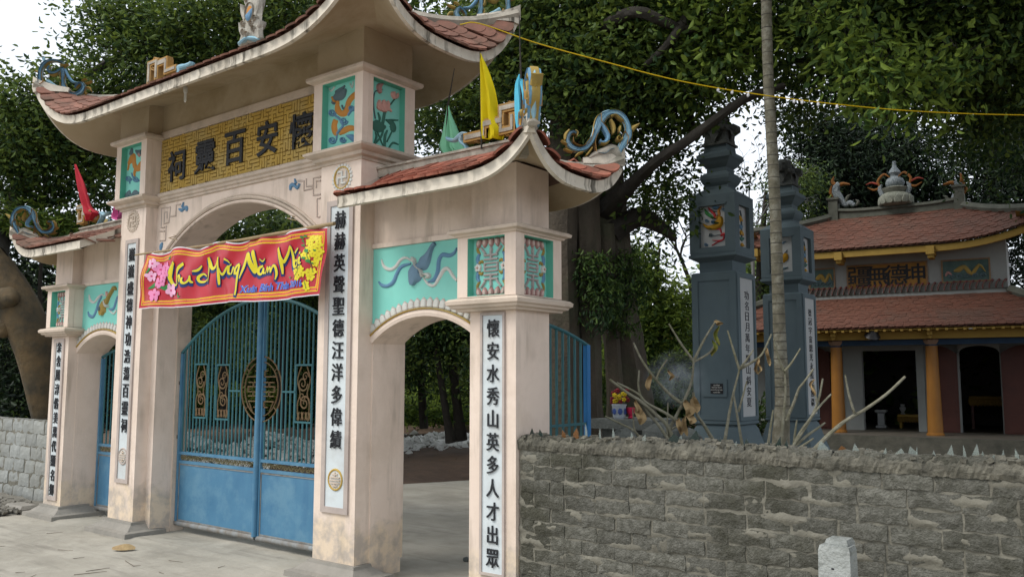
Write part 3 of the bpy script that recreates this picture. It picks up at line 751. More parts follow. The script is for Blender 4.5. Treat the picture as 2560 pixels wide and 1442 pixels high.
def shou_panel(F, x0, x1, z0, z1, tag_):
    """long-life sign between two rows of lotus petals, flower vines at the sides"""
    cx, cz = (x0 + x1) / 2, (z0 + z1) / 2; W, H = x1 - x0, z1 - z0
    mb = MB(); w = .019
    for dz, k in ((.085, 0), (.055, 1), (0.0, 2), (-.055, 1), (-.085, 0)):
        mb.ribbon(F, [(cx - .062, cz + dz, w), (cx + .062, cz + dz, w)], .016, sm=0)
    mb.ribbon(F, [(cx - .058, cz - .03, w), (cx - .058, cz + .03, w)], .014, sm=0); mb.ribbon(F, [(cx + .058, cz - .03, w), (cx + .058, cz + .03, w)], .014, sm=0)
    mb.ribbon(F, [(cx - .058, cz + .028, w * .8), (cx + .058, cz + .028, w * .8)], .013, sm=0); mb.ribbon(F, [(cx - .058, cz - .028, w * .8), (cx + .058, cz - .028, w * .8)], .013, sm=0)
    for s in (1, -1):
        mb.ribbon(F, [(cx, cz + s * .045, w), (cx, cz + s * .10, w * 1.1), (cx, cz + s * .125, w * 1.5), (cx, cz + s * .15, .004)], .018, sm=0)
        mb.ribbon(F, [(cx + .05, cz + s * .092, w), (cx + .066, cz + s * .115, w), (cx + .092, cz + s * .142, w * .9)], .016, sm=2)
        mb.ribbon(F, [(cx - .05, cz + s * .092, w), (cx - .066, cz + s * .115, w), (cx - .092, cz + s * .142, w * .9)], .016, sm=2)
    mb.build('longevity_sign', mat('relief_mauve', (0.42, 0.38, 0.36), (0.34, 0.31, 0.30), scale=9), GATE, smooth=False)
    for s in (1, -1):
        for k in range(-2, 3):
            mb = MB(); px = cx + k * .052; zz = z1 - .004 if s == 1 else z0 + .004
            Fq = lambda u, v, h: F(px + u + k * .12 * v, zz - s * v, h)
            mb.blob(Fq, [(-.02, 0), (-.025, .03), (-.016, .052), (0, .066), (.016, .052), (.025, .03), (.02, 0)], .016, mi=1, sm=2)
            Fr = lambda u, v, h: Fq(u, v, h + .009)
            mb.blob(Fr, [(-.010, .006), (-.014, .03), (-.008, .044), (0, .05), (.008, .044), (.014, .03), (.010, .006)], .012, mi=0, sm=2)
            mb.build('petal', [mat('petal_pale_pink', (0.58, 0.44, 0.39), (0.5, 0.37, 0.33), scale=9), RPINKD], GATE)
    mb = MB()
    for s in (1, -1):
        bx = cx + s * (W / 2 - .04)
        for t in (1, -1):
            mb.ribbon(F, [(bx, cz + t * .03, .03), (bx + s * .006, cz + t * .07, .034), (bx - s * .012, cz + t * .1, .02)], .014, mi=1)
            mb.ribbon(F, [(bx - s * .012, cz + t * .095, .022), (bx + s * .008, cz + t * .13, .022), (bx + s * .002, cz + t * .165, .010)], .012, mi=2)
            mb.ribbon(F, [(bx - s * .006, cz + t * .035, .024), (bx - s * .032, cz + t * .045, .022), (bx - s * .045, cz + t * .03, .006)], .012, mi=2)
        for k in range(5):
            a = 2 * math.pi * k / 5 + .3
            mb.disc(F, bx + .017 * math.cos(a), cz + .017 * math.sin(a), .0155, h=.017, mi=0, n=8)
        mb.disc(F, bx, cz, .009, h=.026, mi=3, n=8)
    mb.build('flower_vine', [RWHITE, RBLUE, OCHO, RPINK], GATE)
for s in (1, -1):
    a, b = sorted((s * 3.0, s * 3.335)); shou_panel(FY(4.56 + .065), a + .01, b - .01, 2.126, 2.538, s)
shou_panel(FX(3.43 - .065), 4.665, 5.005, 2.126, 2.538, 2)
G5 = lambda t: trY(t, 780, 480, 3.433, SY - .006)
FT = FY(SY - .006)
relief('gourd_relief', FT, [
    ('r', 3, [(600, 580, 8), (620, 640, 25), (670, 665, 30), (720, 640, 28), (760, 585, 26), (810, 565, 22), (880, 605, 15)]),
    ('r', 2, [(575, 770, 10), (600, 800, 28), (650, 805, 30), (700, 770, 35), (730, 700, 30), (770, 640, 30), (850, 615, 15)]),
    ('r', 2, [(1000, 770, 12), (1050, 750, 35), (1080, 680, 35), (1090, 590, 35), (1120, 540, 35), (1180, 545, 35), (1225, 520, 25), (1245, 480, 10)]),
    ('r', 3, [(960, 740, 10), (1000, 790, 25), (1050, 800, 25), (1090, 740, 30), (1130, 670, 35), (1170, 660, 30), (1210, 720, 28), (1245, 760, 20)]),
    ('r', 0, [(865, 800, 30), (870, 760, 90), (885, 710, 132), (900, 665, 110), (925, 640, 62), (955, 615, 105), (985, 575, 84), (1015, 515, 42), (1040, 465, 30), (1062, 442, 30)], .03),
    ('r', 1, spiral(870, 710, 38, 9)), ('r', 1, spiral(945, 605, 28, 8)), ('r', 3, [(890, 600, 14), (905, 640, 14), (940, 670, 14), (960, 730, 14)], .04),
    ('r', 3, [(865, 560, 10), (880, 585, 30), (895, 615, 10)], .03), ('r', 3, [(950, 710, 10), (985, 705, 30), (1010, 720, 30), (985, 740, 10)], .03)],
    [GOURD, SLATE, RBLUE, RWHITE], G5)
P7 = lambda t: trY(t, 90, 620, 5.15, SY - .006)
relief('lute_relief', FT, [
    ('r', 1, [(690, 600, 8), (700, 670, 25), (750, 700, 22), (800, 640, 25), (850, 600, 20), (890, 620, 10)]), ('r', 2, [(675, 820, 10), (690, 870, 28), (740, 880, 28), (780, 800, 25), (810, 700, 22), (850, 620, 15)]),
    ('r', 2, [(950, 790, 25), (1000, 780, 25), (1030, 700, 25), (1055, 620, 15)]), ('r', 1, [(950, 800, 12), (1000, 845, 20), (1040, 800, 20)]),
    ('r', 0, [(848, 865, 40), (855, 800, 98), (880, 730, 84), (915, 690, 50), (950, 620, 30), (990, 550, 28), (1015, 505, 34), (1040, 535, 20)], .03), ('r', 3, [(845, 765, 20), (850, 785, 30), (845, 805, 20)], .045),
    ('r', 1, [(900, 680, 12), (920, 750, 16), (940, 740, 30)], .04), ('r', 4, [(915, 560, 10), (920, 600, 28), (930, 620, 10)], .02)],
    [OCHO, RWHITE, RBLUE, SLATE, RPINK], P7)

# ------------------------------------------------------------------ tiles
def tile_mesh(w=.116, l=.17, t=.016):
    mb = MB(); hw = w / 2; pts = []
    for k in range(7):
        a = math.pi + math.pi * k / 6
        pts.append((hw * math.cos(a), hw * .62 + hw * .62 * math.sin(a)))
    pts = [(-hw, l)] + pts + [(hw, l)]
    n = len(pts)
    vs = [(x, y, t + .010 * (1 - y / l)) for x, y in pts] + [(x, y, .010 * (1 - y / l)) for x, y in pts]
    mb.add(vs, [tuple(range(n))] + [(k, k + n, (k + 1) % n + n, (k + 1) % n) for k in range(n)])
    return mb
TM = {}
for nm, mm in (('red', TILE), ('old', TILEB)):
    ob = tile_mesh().build('tile', mm); TM[nm] = ob.data; bpy.data.objects.remove(ob)

SAG = [.10]
class Slope:
    def __init__(s, E, Rg, sag=.03): s.E, s.R, s.sag = E, Rg, SAG[0]
    def P(s, u, v):
        a, b = s.E(u), s.R(u)
        return a + (b - a) * v - Vector((0, 0, (.025 + (s.sag - .025) * abs(2 * u - 1) ** 5) * 4 * v * (1 - v)))
    def fr(s, u, v):
        e = 1e-3
        T = (s.P(u + e, v) - s.P(u - e, v)).normalized()
        D = (s.P(u, v + e) - s.P(u, v - e)).normalized()
        N = T.cross(D).normalized(); D = N.cross(T)
        return T, D, N
def lay_tiles(sl, L_eave, slope_len, parent, tm, maxn, stuff, expo=.098, wid=.121, u0=0.0, u1=1.0, over=.028, vmax=.97, hipL=True, hipR=True):
    """courses of scale tiles; the first maxn become parts, the rest are joined"""
    made = 0
    nr = int(slope_len / expo)
    for r in range(nr):
        v = max((r * expo - over) / slope_len, -.05)
        if v > vmax: break
        Lr = (sl.P(1, v) - sl.P(0, v)).length
        n = max(int(Lr / wid), 1)
        for k in range(n + 1):
            u = (k + (.5 if r % 2 else 0)) / n
            if u < u0 or u > u1: continue
            if (hipL and u * Lr < .05 + .03 * (r > 0)) or (hipR and (1 - u) * Lr < .05 + .03 * (r > 0)): continue
            T, D, N = sl.fr(min(max(u, .001), .999), max(v, .0))
            c = sl.P(u, v) + N * (.012 + random.uniform(-.003, .004))
            j = random.uniform(-.05, .05)
            T2 = (T + D * j).normalized(); D2 = N.cross(T2)
            N2 = (N + D * random.uniform(-.05, .02)).normalized()
            M = frame(c, T2, D2, N2)
            if made < maxn:
                inst(TM[tm], 'roof_tile', parent, M); made += 1
            else:
                me = TM[tm]; stuff.add([M @ vv.co for vv in me.vertices], [tuple(p.vertices) for p in me.polygons])
    return made

def cubic(t): return max(t, 0) ** 3
stuff_tiles = MB(); old_stuff = MB()
def make_roof(name, xe0, xe1, xr0, xr1, yf, yc, yb, zrf, ze, zridge, inner, zin, cut=None, tm='red', fh=.085, maxn=(60, 40, 0), beam=.06, order=1):
    """ze(x, y): height of the soffit edge of the eaves; cut = 'L' or 'R': that end dies into a taller pillar"""
    rf = MB(); fa = MB(); so_ = MB()
    xi0, xi1, yi0, yi1 = inner
    def Ef(u): x = xe0 + (xe1 - xe0) * u; return Vector((x, yf, ze(x, yf) + fh))
    def Rr(u): x = xr0 + (xr1 - xr0) * u; return Vector((x, yc, zridge))
    def Eb(u): x = xe1 + (xe0 - xe1) * u; return Vector((x, yb, ze(x, yb) + fh))
    def Rb(u): x = xr1 + (xr0 - xr1) * u; return Vector((x, yc, zridge))
    def El(u): y = yb + (yf - yb) * u; return Vector((xe0, y, ze(xe0, y) + fh))
    def Er(u): y = yf + (yb - yf) * u; return Vector((xe1, y, ze(xe1, y) + fh))
    slopes = {'F': Slope(Ef, Rr), 'B': Slope(Eb, Rb)}
    if cut != 'L': slopes['L'] = Slope(El, lambda u: Vector((xr0, yc, zridge)))
    if cut != 'R': slopes['R'] = Slope(Er, lambda u: Vector((xr1, yc, zridge)))
    ins = {'F': lambda u: Vector((xi0 + (xi1 - xi0) * u, yi0, zin)), 'B': lambda u: Vector((xi1 + (xi0 - xi1) * u, yi1, zin)),
           'L': lambda u: Vector((xi0, yi1 + (yi0 - yi1) * u, zin)), 'R': lambda u: Vector((xi1, yi0 + (yi1 - yi0) * u, zin))}
    nor = {'F': Vector((0, -1, 0)), 'B': Vector((0, 1, 0)), 'L': Vector((-1, 0, 0)), 'R': Vector((1, 0, 0))}
    N = 48
    for k, sl in slopes.items():
        G = [[sl.P(i / N, j / 6) for j in range(7)] for i in range(N + 1)]
        rf.grid(G)
        Gf = []; Gs = []
        for i in range(N + 1):
            u = i / N
            top = sl.E(u); bot = top - Vector((0, 0, fh))
            n_ = nor[k]
            Gf.append([top - n_ * .02 + Vector((0, 0, .006)), top - n_ * .004, top - n_ * .010 - Vector((0, 0, fh * .55)), bot - n_ * .0, bot - n_ * .03 - Vector((0, 0, .004))])
            q = ins[k](u); row = []
            for j in range(9):
                t = j / 8
                p = (bot - n_ * .03) * (1 - t) + q * t
                p.z = (bot.z - .004) + (q.z - bot.z) * (1 - (1 - t) ** 1.6)
                row.append(p)
            Gs.append(row)
        fa.grid(Gf); so_.grid(Gs)
    if cut:                                          # closed end against the pillar
        u = 0.0 if cut == 'L' else 1.0
        pf, pr = Ef(u), Rr(u)
        pb = Eb(1 - u)
        fa.add([pf, pr, pb, pb - Vector((0, 0, fh)), ins['B'](1 - u), ins['F'](u), pf - Vector((0, 0, fh))], [(0, 1, 2, 3, 4, 5, 6)])
    roof = rf.build('roof', TILEB, GATE)
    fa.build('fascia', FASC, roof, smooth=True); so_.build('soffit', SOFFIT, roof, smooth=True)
    # ridge beam and hip beams
    rb = MB()
    rb.box(xr0, xr1, yc - .045, yc + .045, zridge - .02, zridge + beam)
    rb.box(xr0 - .0, xr1, yc - .06, yc + .06, zridge + beam, zridge + beam + .018)
    for xx, xe, ok in ((xr0, xe0, cut != 'L'), (xr1, xe1, cut != 'R')):
        if not ok: continue
        for yy in (yf, yb):
            pts = []
            for k in range(9):
                t = k / 8
                c = Vector((xx + (xe - xx) * t, yc + (yy - yc) * t, 0))
                # hip line height follows the slope corner
                zc_ = zridge + (ze(xe, yy) + fh - zridge) * t - SAG[0] * 4 * t * (1 - t) - .005
                pts.append((c.x, c.y, zc_))
            rb.tube(pts, [.05, .05, .05, .05, .05, .05, .052, .055, .05], 6, sm=2)
    rb.build('ridge_beam', RIDGE, roof)
    m1, m2, m3 = maxn; stuffm = stuff_tiles if tm == 'red' else old_stuff
    sf = (Vector((0, yc, zridge)) - Vector((0, yf, ze((xe0 + xe1) / 2, yf) + fh))).length
    lay_tiles(slopes['F'], xe1 - xe0, sf, roof, tm, m1, stuffm, hipL=cut != 'L', hipR=cut != 'R')
    lay_tiles(slopes['B'], xe1 - xe0, sf, roof, tm, 0, stuffm)
    if 'R' in slopes:
        ss = (Vector((xr1, 0, zridge)) - Vector((xe1, 0, ze(xe1, yc) + fh))).length
        lay_tiles(slopes['R'], yb - yf, ss, roof, tm, m2, stuffm)
    if 'L' in slopes:
        ss = (Vector((xr0, 0, zridge)) - Vector((xe0, 0, ze(xe0, yc) + fh))).length
        lay_tiles(slopes['L'], yb - yf, ss, roof, tm, m3, stuffm)
    return roof, slopes

# main roof over the middle bay
def ze_main(x, y):
    a = .555 * cubic((abs(x) - 1.25) / 1.35); b = .58 * cubic(abs(y - 4.78) / .88)
    if abs(x) > 2.55: return 4.085 + max(a * 0, b) if abs(y - 4.78) < .79 else 4.075 + max(b, a)
    return 4.066 + a
def ze_main(x, y):
    # distance based rise towards the four corners
    dx = abs(x) - 1.25; dy = abs(y - 4.81) / .87
    a = cubic(max(dx, 0) / 1.35); b = cubic(min(dy, 1.0))
    return 4.072 + a * b * .53
roof_main, sl_main = make_roof('main', -2.60, 2.60, -1.85, 1.85, 3.94, 4.81, 5.68, 0, ze_main, 4.655, (-1.903, 1.903, 4.70, 5.09), 4.385, tm='old', beam=.03, maxn=(95, 30, 20))
def ze_low(sgn, dz=0.0, xe=3.84):
    def f(x, y):
        xx = x * sgn
        dx = (xx - (xe - .66)) / .66; dy = abs(y - 4.80) / .58
        a = max(dx, 0) ** 3; b = min(dy, 1.0) ** 3
        return 2.832 + dz + .27 * a * b
    return f
roof_r, sl_r = make_roof('right', 2.00, 3.81, 1.865, 3.28, 4.22, 4.80, 5.35, 0, ze_low(1, 0, 3.81), 3.20, (1.90, 3.388, 4.70, 5.03), 3.07, cut='L', tm='red', beam=.045, maxn=(95, 32, 0))
roof_l, sl_l = make_roof('left', -3.66, -2.00, -3.15, -1.865, 4.22, 4.80, 5.38, 0, ze_low(-1, .055, 3.66), 3.23, (-3.388, -1.90, 4.70, 5.03), 3.10, cut='R', tm='old', beam=.045, maxn=(28, 0, 0))
tag(stuff_tiles.build('far_roof_tiles', TILE, GATE), kind='stuff'); tag(old_stuff.build('far_roof_tiles', TILEB, GATE), kind='stuff')

# ------------------------------------------------------------------ roof ornaments (parts of the gate)
def plane_frame(P0, D, thick_dir=None):
    """vertical plane through P0 along horizontal direction D: (a, b, h)"""
    D = Vector(D).normalized(); Nn = Vector((D.y, -D.x, 0))
    return (lambda a, b, h: tuple(P0 + D * a + Vector((0, 0, b)) + Nn * h)), D, Nn
def trP(pts, ox, oy, sc, P0, D):
    D = Vector(D).normalized(); Nn = Vector((D.y, -D.x, 0))
    def pj(u, v): c = at_pl(u, v, P0, Nn); return (c - P0).dot(D), c.z - P0.z
    return trace(pts, pj, ox, oy, sc)
CLOUD = [  # (kind, material, trace, relief height)
    ('r', 0, [(985, 830, 90), (1040, 700, 150), (1120, 570, 170), (1150, 450, 150), (1120, 330, 120), (1040, 210, 110), (930, 150, 120), (800, 170, 150), (700, 260, 185), (640, 380, 160), (600, 500, 120), (540, 620, 115), (440, 730, 115), (320, 760, 115), (200, 710, 115), (150, 600, 100), (180, 500, 90), (240, 470, 60), (290, 490, 50)], .04),
    ('r', 1, [(700, 330, 70), (760, 430, 95), (810, 540, 90), (780, 630, 70), (700, 640, 60), (680, 600, 40)], .05),
    ('r', 2, [(690, 655, 36), (760, 665, 46), (830, 620, 20)], .05), ('r', 2, [(175, 440, 40), (125, 510, 60), (110, 600, 30)], .05), ('r', 2, [(270, 450, 40), (310, 480, 50), (300, 540, 20)], .05),
    ('r', 2, [(50, 600, 20), (90, 640, 50), (150, 670, 30)], .04), ('r', 2, [(90, 740, 16), (150, 770, 44), (230, 800, 30)], .04), ('r', 2, [(270, 880, 16), (320, 830, 50), (400, 800, 30)], .05),
    ('r', 2, [(450, 860, 30), (500, 800, 44), (550, 730, 30)], .05), ('r', 2, [(1190, 440, 90), (1240, 390, 80), (1320, 340, 22)], .045), ('r', 2, [(850, 270, 50), (890, 350, 80), (905, 430, 80), (890, 500, 30)], .05),
    ('r', 2, [(1010, 380, 40), (1000, 430, 60), (990, 480, 20)], .05), ('r', 2, spiral(990, 570, 52, 34, 1.1), .055), ('r', 2, [(850, 220, 50), (930, 190, 40), (1000, 250, 50), (1060, 290, 30)], .048),
    ('r', 3, [(640, 500, 16), (600, 620, 16), (620, 800, 16)], .05), ('r', 3, [(690, 180, 10), (700, 300, 12), (780, 400, 12), (830, 500, 12)], .055), ('r', 3, [(240, 560, 12), (260, 650, 14), (400, 700, 14), (520, 620, 14), (580, 420, 12)], .05), ('r', 3, [(1080, 460, 10), (1130, 560, 12), (1110, 680, 10)], .055),
    ('r', 4, [(500, 900, 70), (600, 840, 120), (740, 800, 160), (880, 770, 220), (960, 830, 200), (1020, 880, 70)], .05), ('r', 1, [(640, 820, 8), (760, 830, 8), (830, 770, 8), (900, 750, 8)], .065)]
DRAGON = [
    ('r', 0, [(230, 770, 120), (190, 700, 170), (165, 600, 130), (160, 480, 95), (180, 350, 95), (250, 230, 75), (360, 175, 60), (480, 180, 60), (600, 220, 60)], .045),
    ('r', 0, [(250, 200, 60), (220, 130, 70), (205, 95, 70)], .04), ('r', 2, [(190, 110, 30), (230, 110, 40)], .045),
    ('r', 0, [(350, 280, 40), (310, 340, 60), (340, 395, 66), (430, 410, 66), (520, 370, 74), (590, 330, 90), (605, 450, 90), (600, 560, 95), (620, 680, 115), (700, 780, 125), (820, 825, 125), (930, 780, 120), (985, 680, 110), (950, 600, 80), (880, 625, 46), (830, 690, 40)], .04),
    ('r', 1, [(620, 330, 60), (690, 470, 60), (780, 570, 50), (880, 590, 30)], .035), ('r', 0, [(290, 560, 110), (390, 620, 80), (510, 665, 16)], .05), ('r', 0, [(260, 700, 70), (380, 695, 60), (470, 680, 16)], .05),
    ('r', 0, [(270, 790, 50), (430, 850, 50), (580, 890, 50), (700, 905, 20)], .04), ('r', 3, [(170, 640, 20), (230, 600, 40), (250, 560, 16)], .07), ('r', 3, [(140, 690, 20), (200, 720, 40), (240, 700, 16)], .07),
    ('r', 2, [(560, 400, 20), (545, 480, 60), (575, 540, 20)], .05), ('r', 2, [(545, 580, 20), (545, 640, 40), (575, 700, 30), (570, 780, 50), (600, 810, 16)], .045), ('r', 2, [(540, 260, 50), (610, 260, 60), (690, 245, 12)], .05), ('r', 2, [(340, 440, 16), (400, 450, 44), (500, 420, 20)], .045),
    ('r', 2, [(1040, 680, 50), (1090, 690, 60), (1130, 750, 16)], .04), ('r', 2, [(1010, 600, 40), (1070, 590, 50), (1140, 560, 14)], .04), ('r', 2, [(950, 560, 30), (990, 530, 50), (1040, 520, 12)], .04), ('r', 2, [(1000, 780, 40), (1030, 790, 50), (1020, 830, 12)], .04),
    ('r', 2, [(730, 850, 40), (790, 880, 60), (830, 900, 30)], .05), ('r', 2, [(880, 860, 40), (920, 860, 50), (960, 870, 14)], .05), ('r', 2, [(60, 370, 20), (90, 370, 50), (130, 400, 20)], .04), ('r', 2, [(20, 600, 10), (90, 600, 30), (140, 600, 30)], .05)]
def ornament(data, ox, oy, sc, P0, D, place, name, wk=1.0, zs=1.0):
    """trace `data` once in the plane (P0, D); stand copies of the resulting outline at every (corner, outward direction, scale, mirror)"""
    flat2 = [(k, mi, trP(t, ox, oy, sc, P0, D), h) for k, mi, t, h in data]
    for P, Dd, s_, mir, nm in place:
        F0, _, _ = plane_frame(Vector(P), Dd)
        F = lambda a, b, h: F0(a * s_ * mir, b * s_, h * s_)
        mb = MB()
        for k, mi, t, h in flat2:
            mb.ribbon(F, [(a, b, w * s_ * (.86 if mi == 0 else 1)) for a, b, w in t], h * .8, back=h * .8, mi=mi)
            if mi == 0 and len(t) > 5:               # carved veins and ochre edging
                for off, ww, m2 in ((.24, .07, 1), (-.06, .07, 1), (-.26, .05, 1), (.37, .07, 2), (-.38, .06, 2)):
                    line = []
                    for i, (a, b, w) in enumerate(t):
                        a0, b0, _ = t[max(i - 1, 0)]; a1, b1, _ = t[min(i + 1, len(t) - 1)]
                        l = math.hypot(a1 - a0, b1 - b0) or 1; k2 = 1 + .25 * math.sin(i * 2.1 + off * 9)
                        line.append((a - (b1 - b0) / l * w * off * k2, b + (a1 - a0) / l * w * off * k2, w * ww))
                    hh = h * (.93 if abs(off) < .3 else .62)
                    mb.ribbon(F, line, hh, back=hh, mi=m2)
        mb.build(nm, [BLUEO, BLUED, OCHO, KEYORN, RIDGE], GATE, smooth=True)
q = 1 / math.sqrt(2)
Pc = Vector((3.80, 5.34, 3.25))
ornament(CLOUD, 1395, 260, 6.552, Pc, (q, q, 0), [
    (Pc, (q, q, 0), 1, 1, 'cloud_ornament'),
    ((3.87, 4.17, 3.22), (q, -q, 0), 1.05, 1, 'cloud_ornament'),
    ((-3.60, 4.26, 3.27), (-q, -q, 0), 1, 1, 'cloud_ornament'),
    ((-3.60, 5.34, 3.27), (-q, q, 0), 1, 1, 'cloud_ornament')], 'cloud_ornament')
Pd = Vector((-2.55, 4.0, 4.80))
ornament(DRAGON, 80, 130, 7.589, Pd, (-q, -q, 0), [
    (Pd, (-q, -q, 0), 1, 1, 'dragon_ornament'),
    ((2.50, 5.62, 4.80), (q, q, 0), 1, 1, 'dragon_ornament'),
    ((2.50, 4.0, 4.80), (q, -q, 0), 1, 1, 'dragon_ornament'),
    ((-2.50, 5.62, 4.80), (-q, q, 0), 1, 1, 'dragon_ornament')], 'dragon_ornament')
# swept plaster horns that carry the corner ornaments
for (cx, cy, cz, dx, dy, s_) in ((3.81, 5.35, 3.10, 1, 1, 1), (3.81, 4.22, 3.10, 1, -1, 1), (-3.66, 4.22, 3.15, -1, -1, 1), (-3.66, 5.38, 3.15, -1, 1, 1),
                                 (2.60, 5.68, 4.60, 1, 1, 1.2), (2.60, 3.94, 4.60, 1, -1, 1.2), (-2.60, 3.94, 4.60, -1, -1, 1.2), (-2.60, 5.68, 4.60, -1, 1, 1.2)):
    mb = MB(); D = Vector((dx * q, dy * q, 0)); Nn = Vector((D.y, -D.x, 0)); c = Vector((cx, cy, cz)); G = []
    for a, z0, z1, w in ((-.30, .0, .045, .045), (-.20, .0, .06, .05), (-.12, .0, .08, .05), (-.05, .0, .105, .042), (.0, -.01, .13, .028), (.018, .03, .145, .012)):
        a *= s_; z0 *= s_; z1 *= s_; w *= s_
        G.append([c + D * a + Nn * w + Vector((0, 0, z0)), c + D * a + Nn * w * .6 + Vector((0, 0, z1)), c + D * a - Nn * w * .6 + Vector((0, 0, z1)), c + D * a - Nn * w + Vector((0, 0, z0)), c + D * a + Nn * w + Vector((0, 0, z0))])
    mb.grid(G); mb.add(G[0][:4], [(0, 1, 2, 3)]); mb.add(G[-1][:4], [(3, 2, 1, 0)])
    mb.build('eave_horn', FASC, GATE, smooth=True)

# stepped key ornaments standing on the ridges
def key_orn(P0, D, traces, curls, leaf, ox, oy, sc, w, name='key_ornament', th=.035, mirror_to=()):
    tr = [trP(t, ox, oy, sc, P0, D) for t in traces]; cu = [trP(t, ox, oy, sc, P0, D) for t in curls]; lf = [trP(t, ox, oy, sc, P0, D) for t in leaf]
    for P, Dd, mir in [(P0, D, 1)] + list(mirror_to):
        F0, _, Nn = plane_frame(Vector(P), Dd)
        F = lambda a, b, h: F0(a * mir, b, h)
        mb = MB()
        sk = 0
        for t in tr:
            for (a0, b0), (a1, b1) in zip(t[:-1], t[1:]):
                sk += 1
                lx, hx = min(a0, a1) - w, max(a0, a1) + w; lz, hz = min(b0, b1) - w, max(b0, b1) + w
                for hh, ww, mi in ((th + .0017 * (sk % 4), 0, 0), (th + .008 + .0017 * (sk % 4), -w * .62, 1)):
                    vs = [F(a, b, h) for h in (-hh, hh) for b in (lz - ww * 0 + (-ww), hz + ww) for a in (lx - ww, hx + ww)]
                    mb.add(vs, [(0, 2, 3, 1), (4, 5, 7, 6), (0, 1, 5, 4), (2, 6, 7, 3), (0, 4, 6, 2), (1, 3, 7, 5)], mi)
        for t in cu: mb.ribbon(F, t, th, back=th, mi=0)
        for t in lf: mb.ribbon(F, t, th, back=th, mi=2)
        mb.build(name, [KEYORN, RIDGE, BLUEO], GATE)
RP = Vector((2.9, 4.78, 3.30))
key_orn(RP, (1, 0, 0), [[(500, 1110), (760, 1080), (760, 910), (1020, 880)], [(1020, 1020), (1020, 680), (1235, 650)], [(1020, 1020), (1190, 990), (1190, 800)]],
        [spiral(1160, 810, 38, 34, 1.2), spiral(1145, 600, 40, 34, 1.3), spiral(880, 820, 34, 26, 1.3), spiral(630, 1165, 26, 22, 1.2), spiral(1100, 1070, 26, 24, 1.2)],
        [[(500, 1080, 20), (440, 1050, 60), (380, 1080, 70), (300, 1150, 60), (200, 1140, 60), (190, 1110, 40)], [(400, 1090, 50), (390, 1170, 50), (450, 1230, 46), (490, 1290, 30)]],
        1090, 160, 6.01, .028, mirror_to=[((-2.86, 4.80, 3.34), (1, 0, 0), -1)])
RP2 = Vector((-1.4, 4.81, 4.83))
key_orn(RP2, (1, 0, 0), [[(1095, 590), (1095, 470), (1150, 450), (1150, 560)], [(1150, 460), (1215, 450), (1215, 520), (1280, 500)]],
        [spiral(1135, 430, 16, 16, 1.1), spiral(1120, 500, 16, 16, 1.1)],
        [[(1280, 510, 24), (1300, 490, 36), (1340, 480, 30), (1380, 465, 24), (1385, 450, 14)], [(1300, 480, 22), (1300, 520, 24), (1285, 545, 10)]], 0, 0, 2.8835, .03, mirror_to=[((1.4, 4.81, 4.83), (1, 0, 0), -1)])
# flaming pearl in the middle of the main ridge
mb = MB(); F0, _, _ = plane_frame(Vector((0.01, 4.81, 4.80)), (1, 0, 0))
F = lambda a, b, h: F0(a * .88, b * .96, h)
for t in ([(-.17, -.02, .06), (-.10, .06, .16), (0, .12, .30), (.02, .30, .32), (.0, .45, .26), (.02, .60, .14), (.0, .74, .02)], [(.17, -.02, .06), (.12, .06, .18), (.08, .2, .16)],
          [(-.08, .24, .10), (-.15, .34, .06), (-.165, .42, .01)], [(.09, .24, .10), (.15, .36, .06), (.165, .46, .01)], [(-.06, .42, .12), (-.11, .52, .06), (-.12, .60, .01)], [(.07, .42, .12), (.12, .53, .06), (.13, .62, .01)],
          [(-.12, .10, .10), (-.17, .16, .06), (-.185, .23, .01)], [(.12, .10, .1), (.17, .12, .07), (.19, .17, .03)]):
    mb.ribbon(F, t, .045, back=.045, mi=0)
for c in ((-.09, .10), (.10, .09), (-.02, .06), (.06, .15), (-.10, .19), (.11, .2), (-.05, .44), (.06, .47), (.0, .52)):
    mb.ribbon(F, spiral(c[0], c[1], .038, .014, 1.5), .062, mi=1)
mb.ribbon(F, [(-.17, .0, .07), (-.05, .03, .05), (.10, .0, .06), (.18, -.03, .02)], .055, back=.03, mi=4)
mb.ringo(F, 0.01, .29, .075, .10, .018, .056, mi=1)
mb.disc(F, .01, .29, .068, .092, .052, mi=2)
mb.blob(lambda a, b, h: F(a, b, h + .046), [(-.058, .26), (-.03, .275), (.0, .29), (.04, .31), (.073, .32), (.076, .27), (.04, .215), (.01, .198), (-.03, .21)], .014, mi=3)
mb.build('flaming_pearl', [mat('pearl_stone', (0.5, 0.48, 0.42), (0.34, 0.32, 0.27), scale=9, bump=0.4, moss=(0.2, 0.19, 0.15), moss_amt=.5, moss_scale=6), RIDGE, ORANGE, RBLUE, BLUEO], GATE, smooth=True)
# ferns and dead litter rooted between the tiles of the main roof
mb = MB()
for i in range(420):
    u = min(max(random.gauss(.19, .05), .02), .9); v = random.random() ** .8
    T, D, N = sl_main['F'].fr(u, v); p = sl_main['F'].P(u, v) + N * .025
    a = random.random() * 6.3; d = (T * math.cos(a) + D * math.sin(a) + N * random.uniform(.0, .6)).normalized(); s_ = random.uniform(.02, .06); w_ = d.cross(N) * s_ * .16
    mb.add([p - w_, p + w_, p + d * s_ * 1.6], [(0, 1, 2)], random.random() < .15)
mb.build('roof_litter', [mat('litter_brown', (0.13, 0.095, 0.05), (0.07, 0.05, 0.03), scale=20), L_MID], GATE)

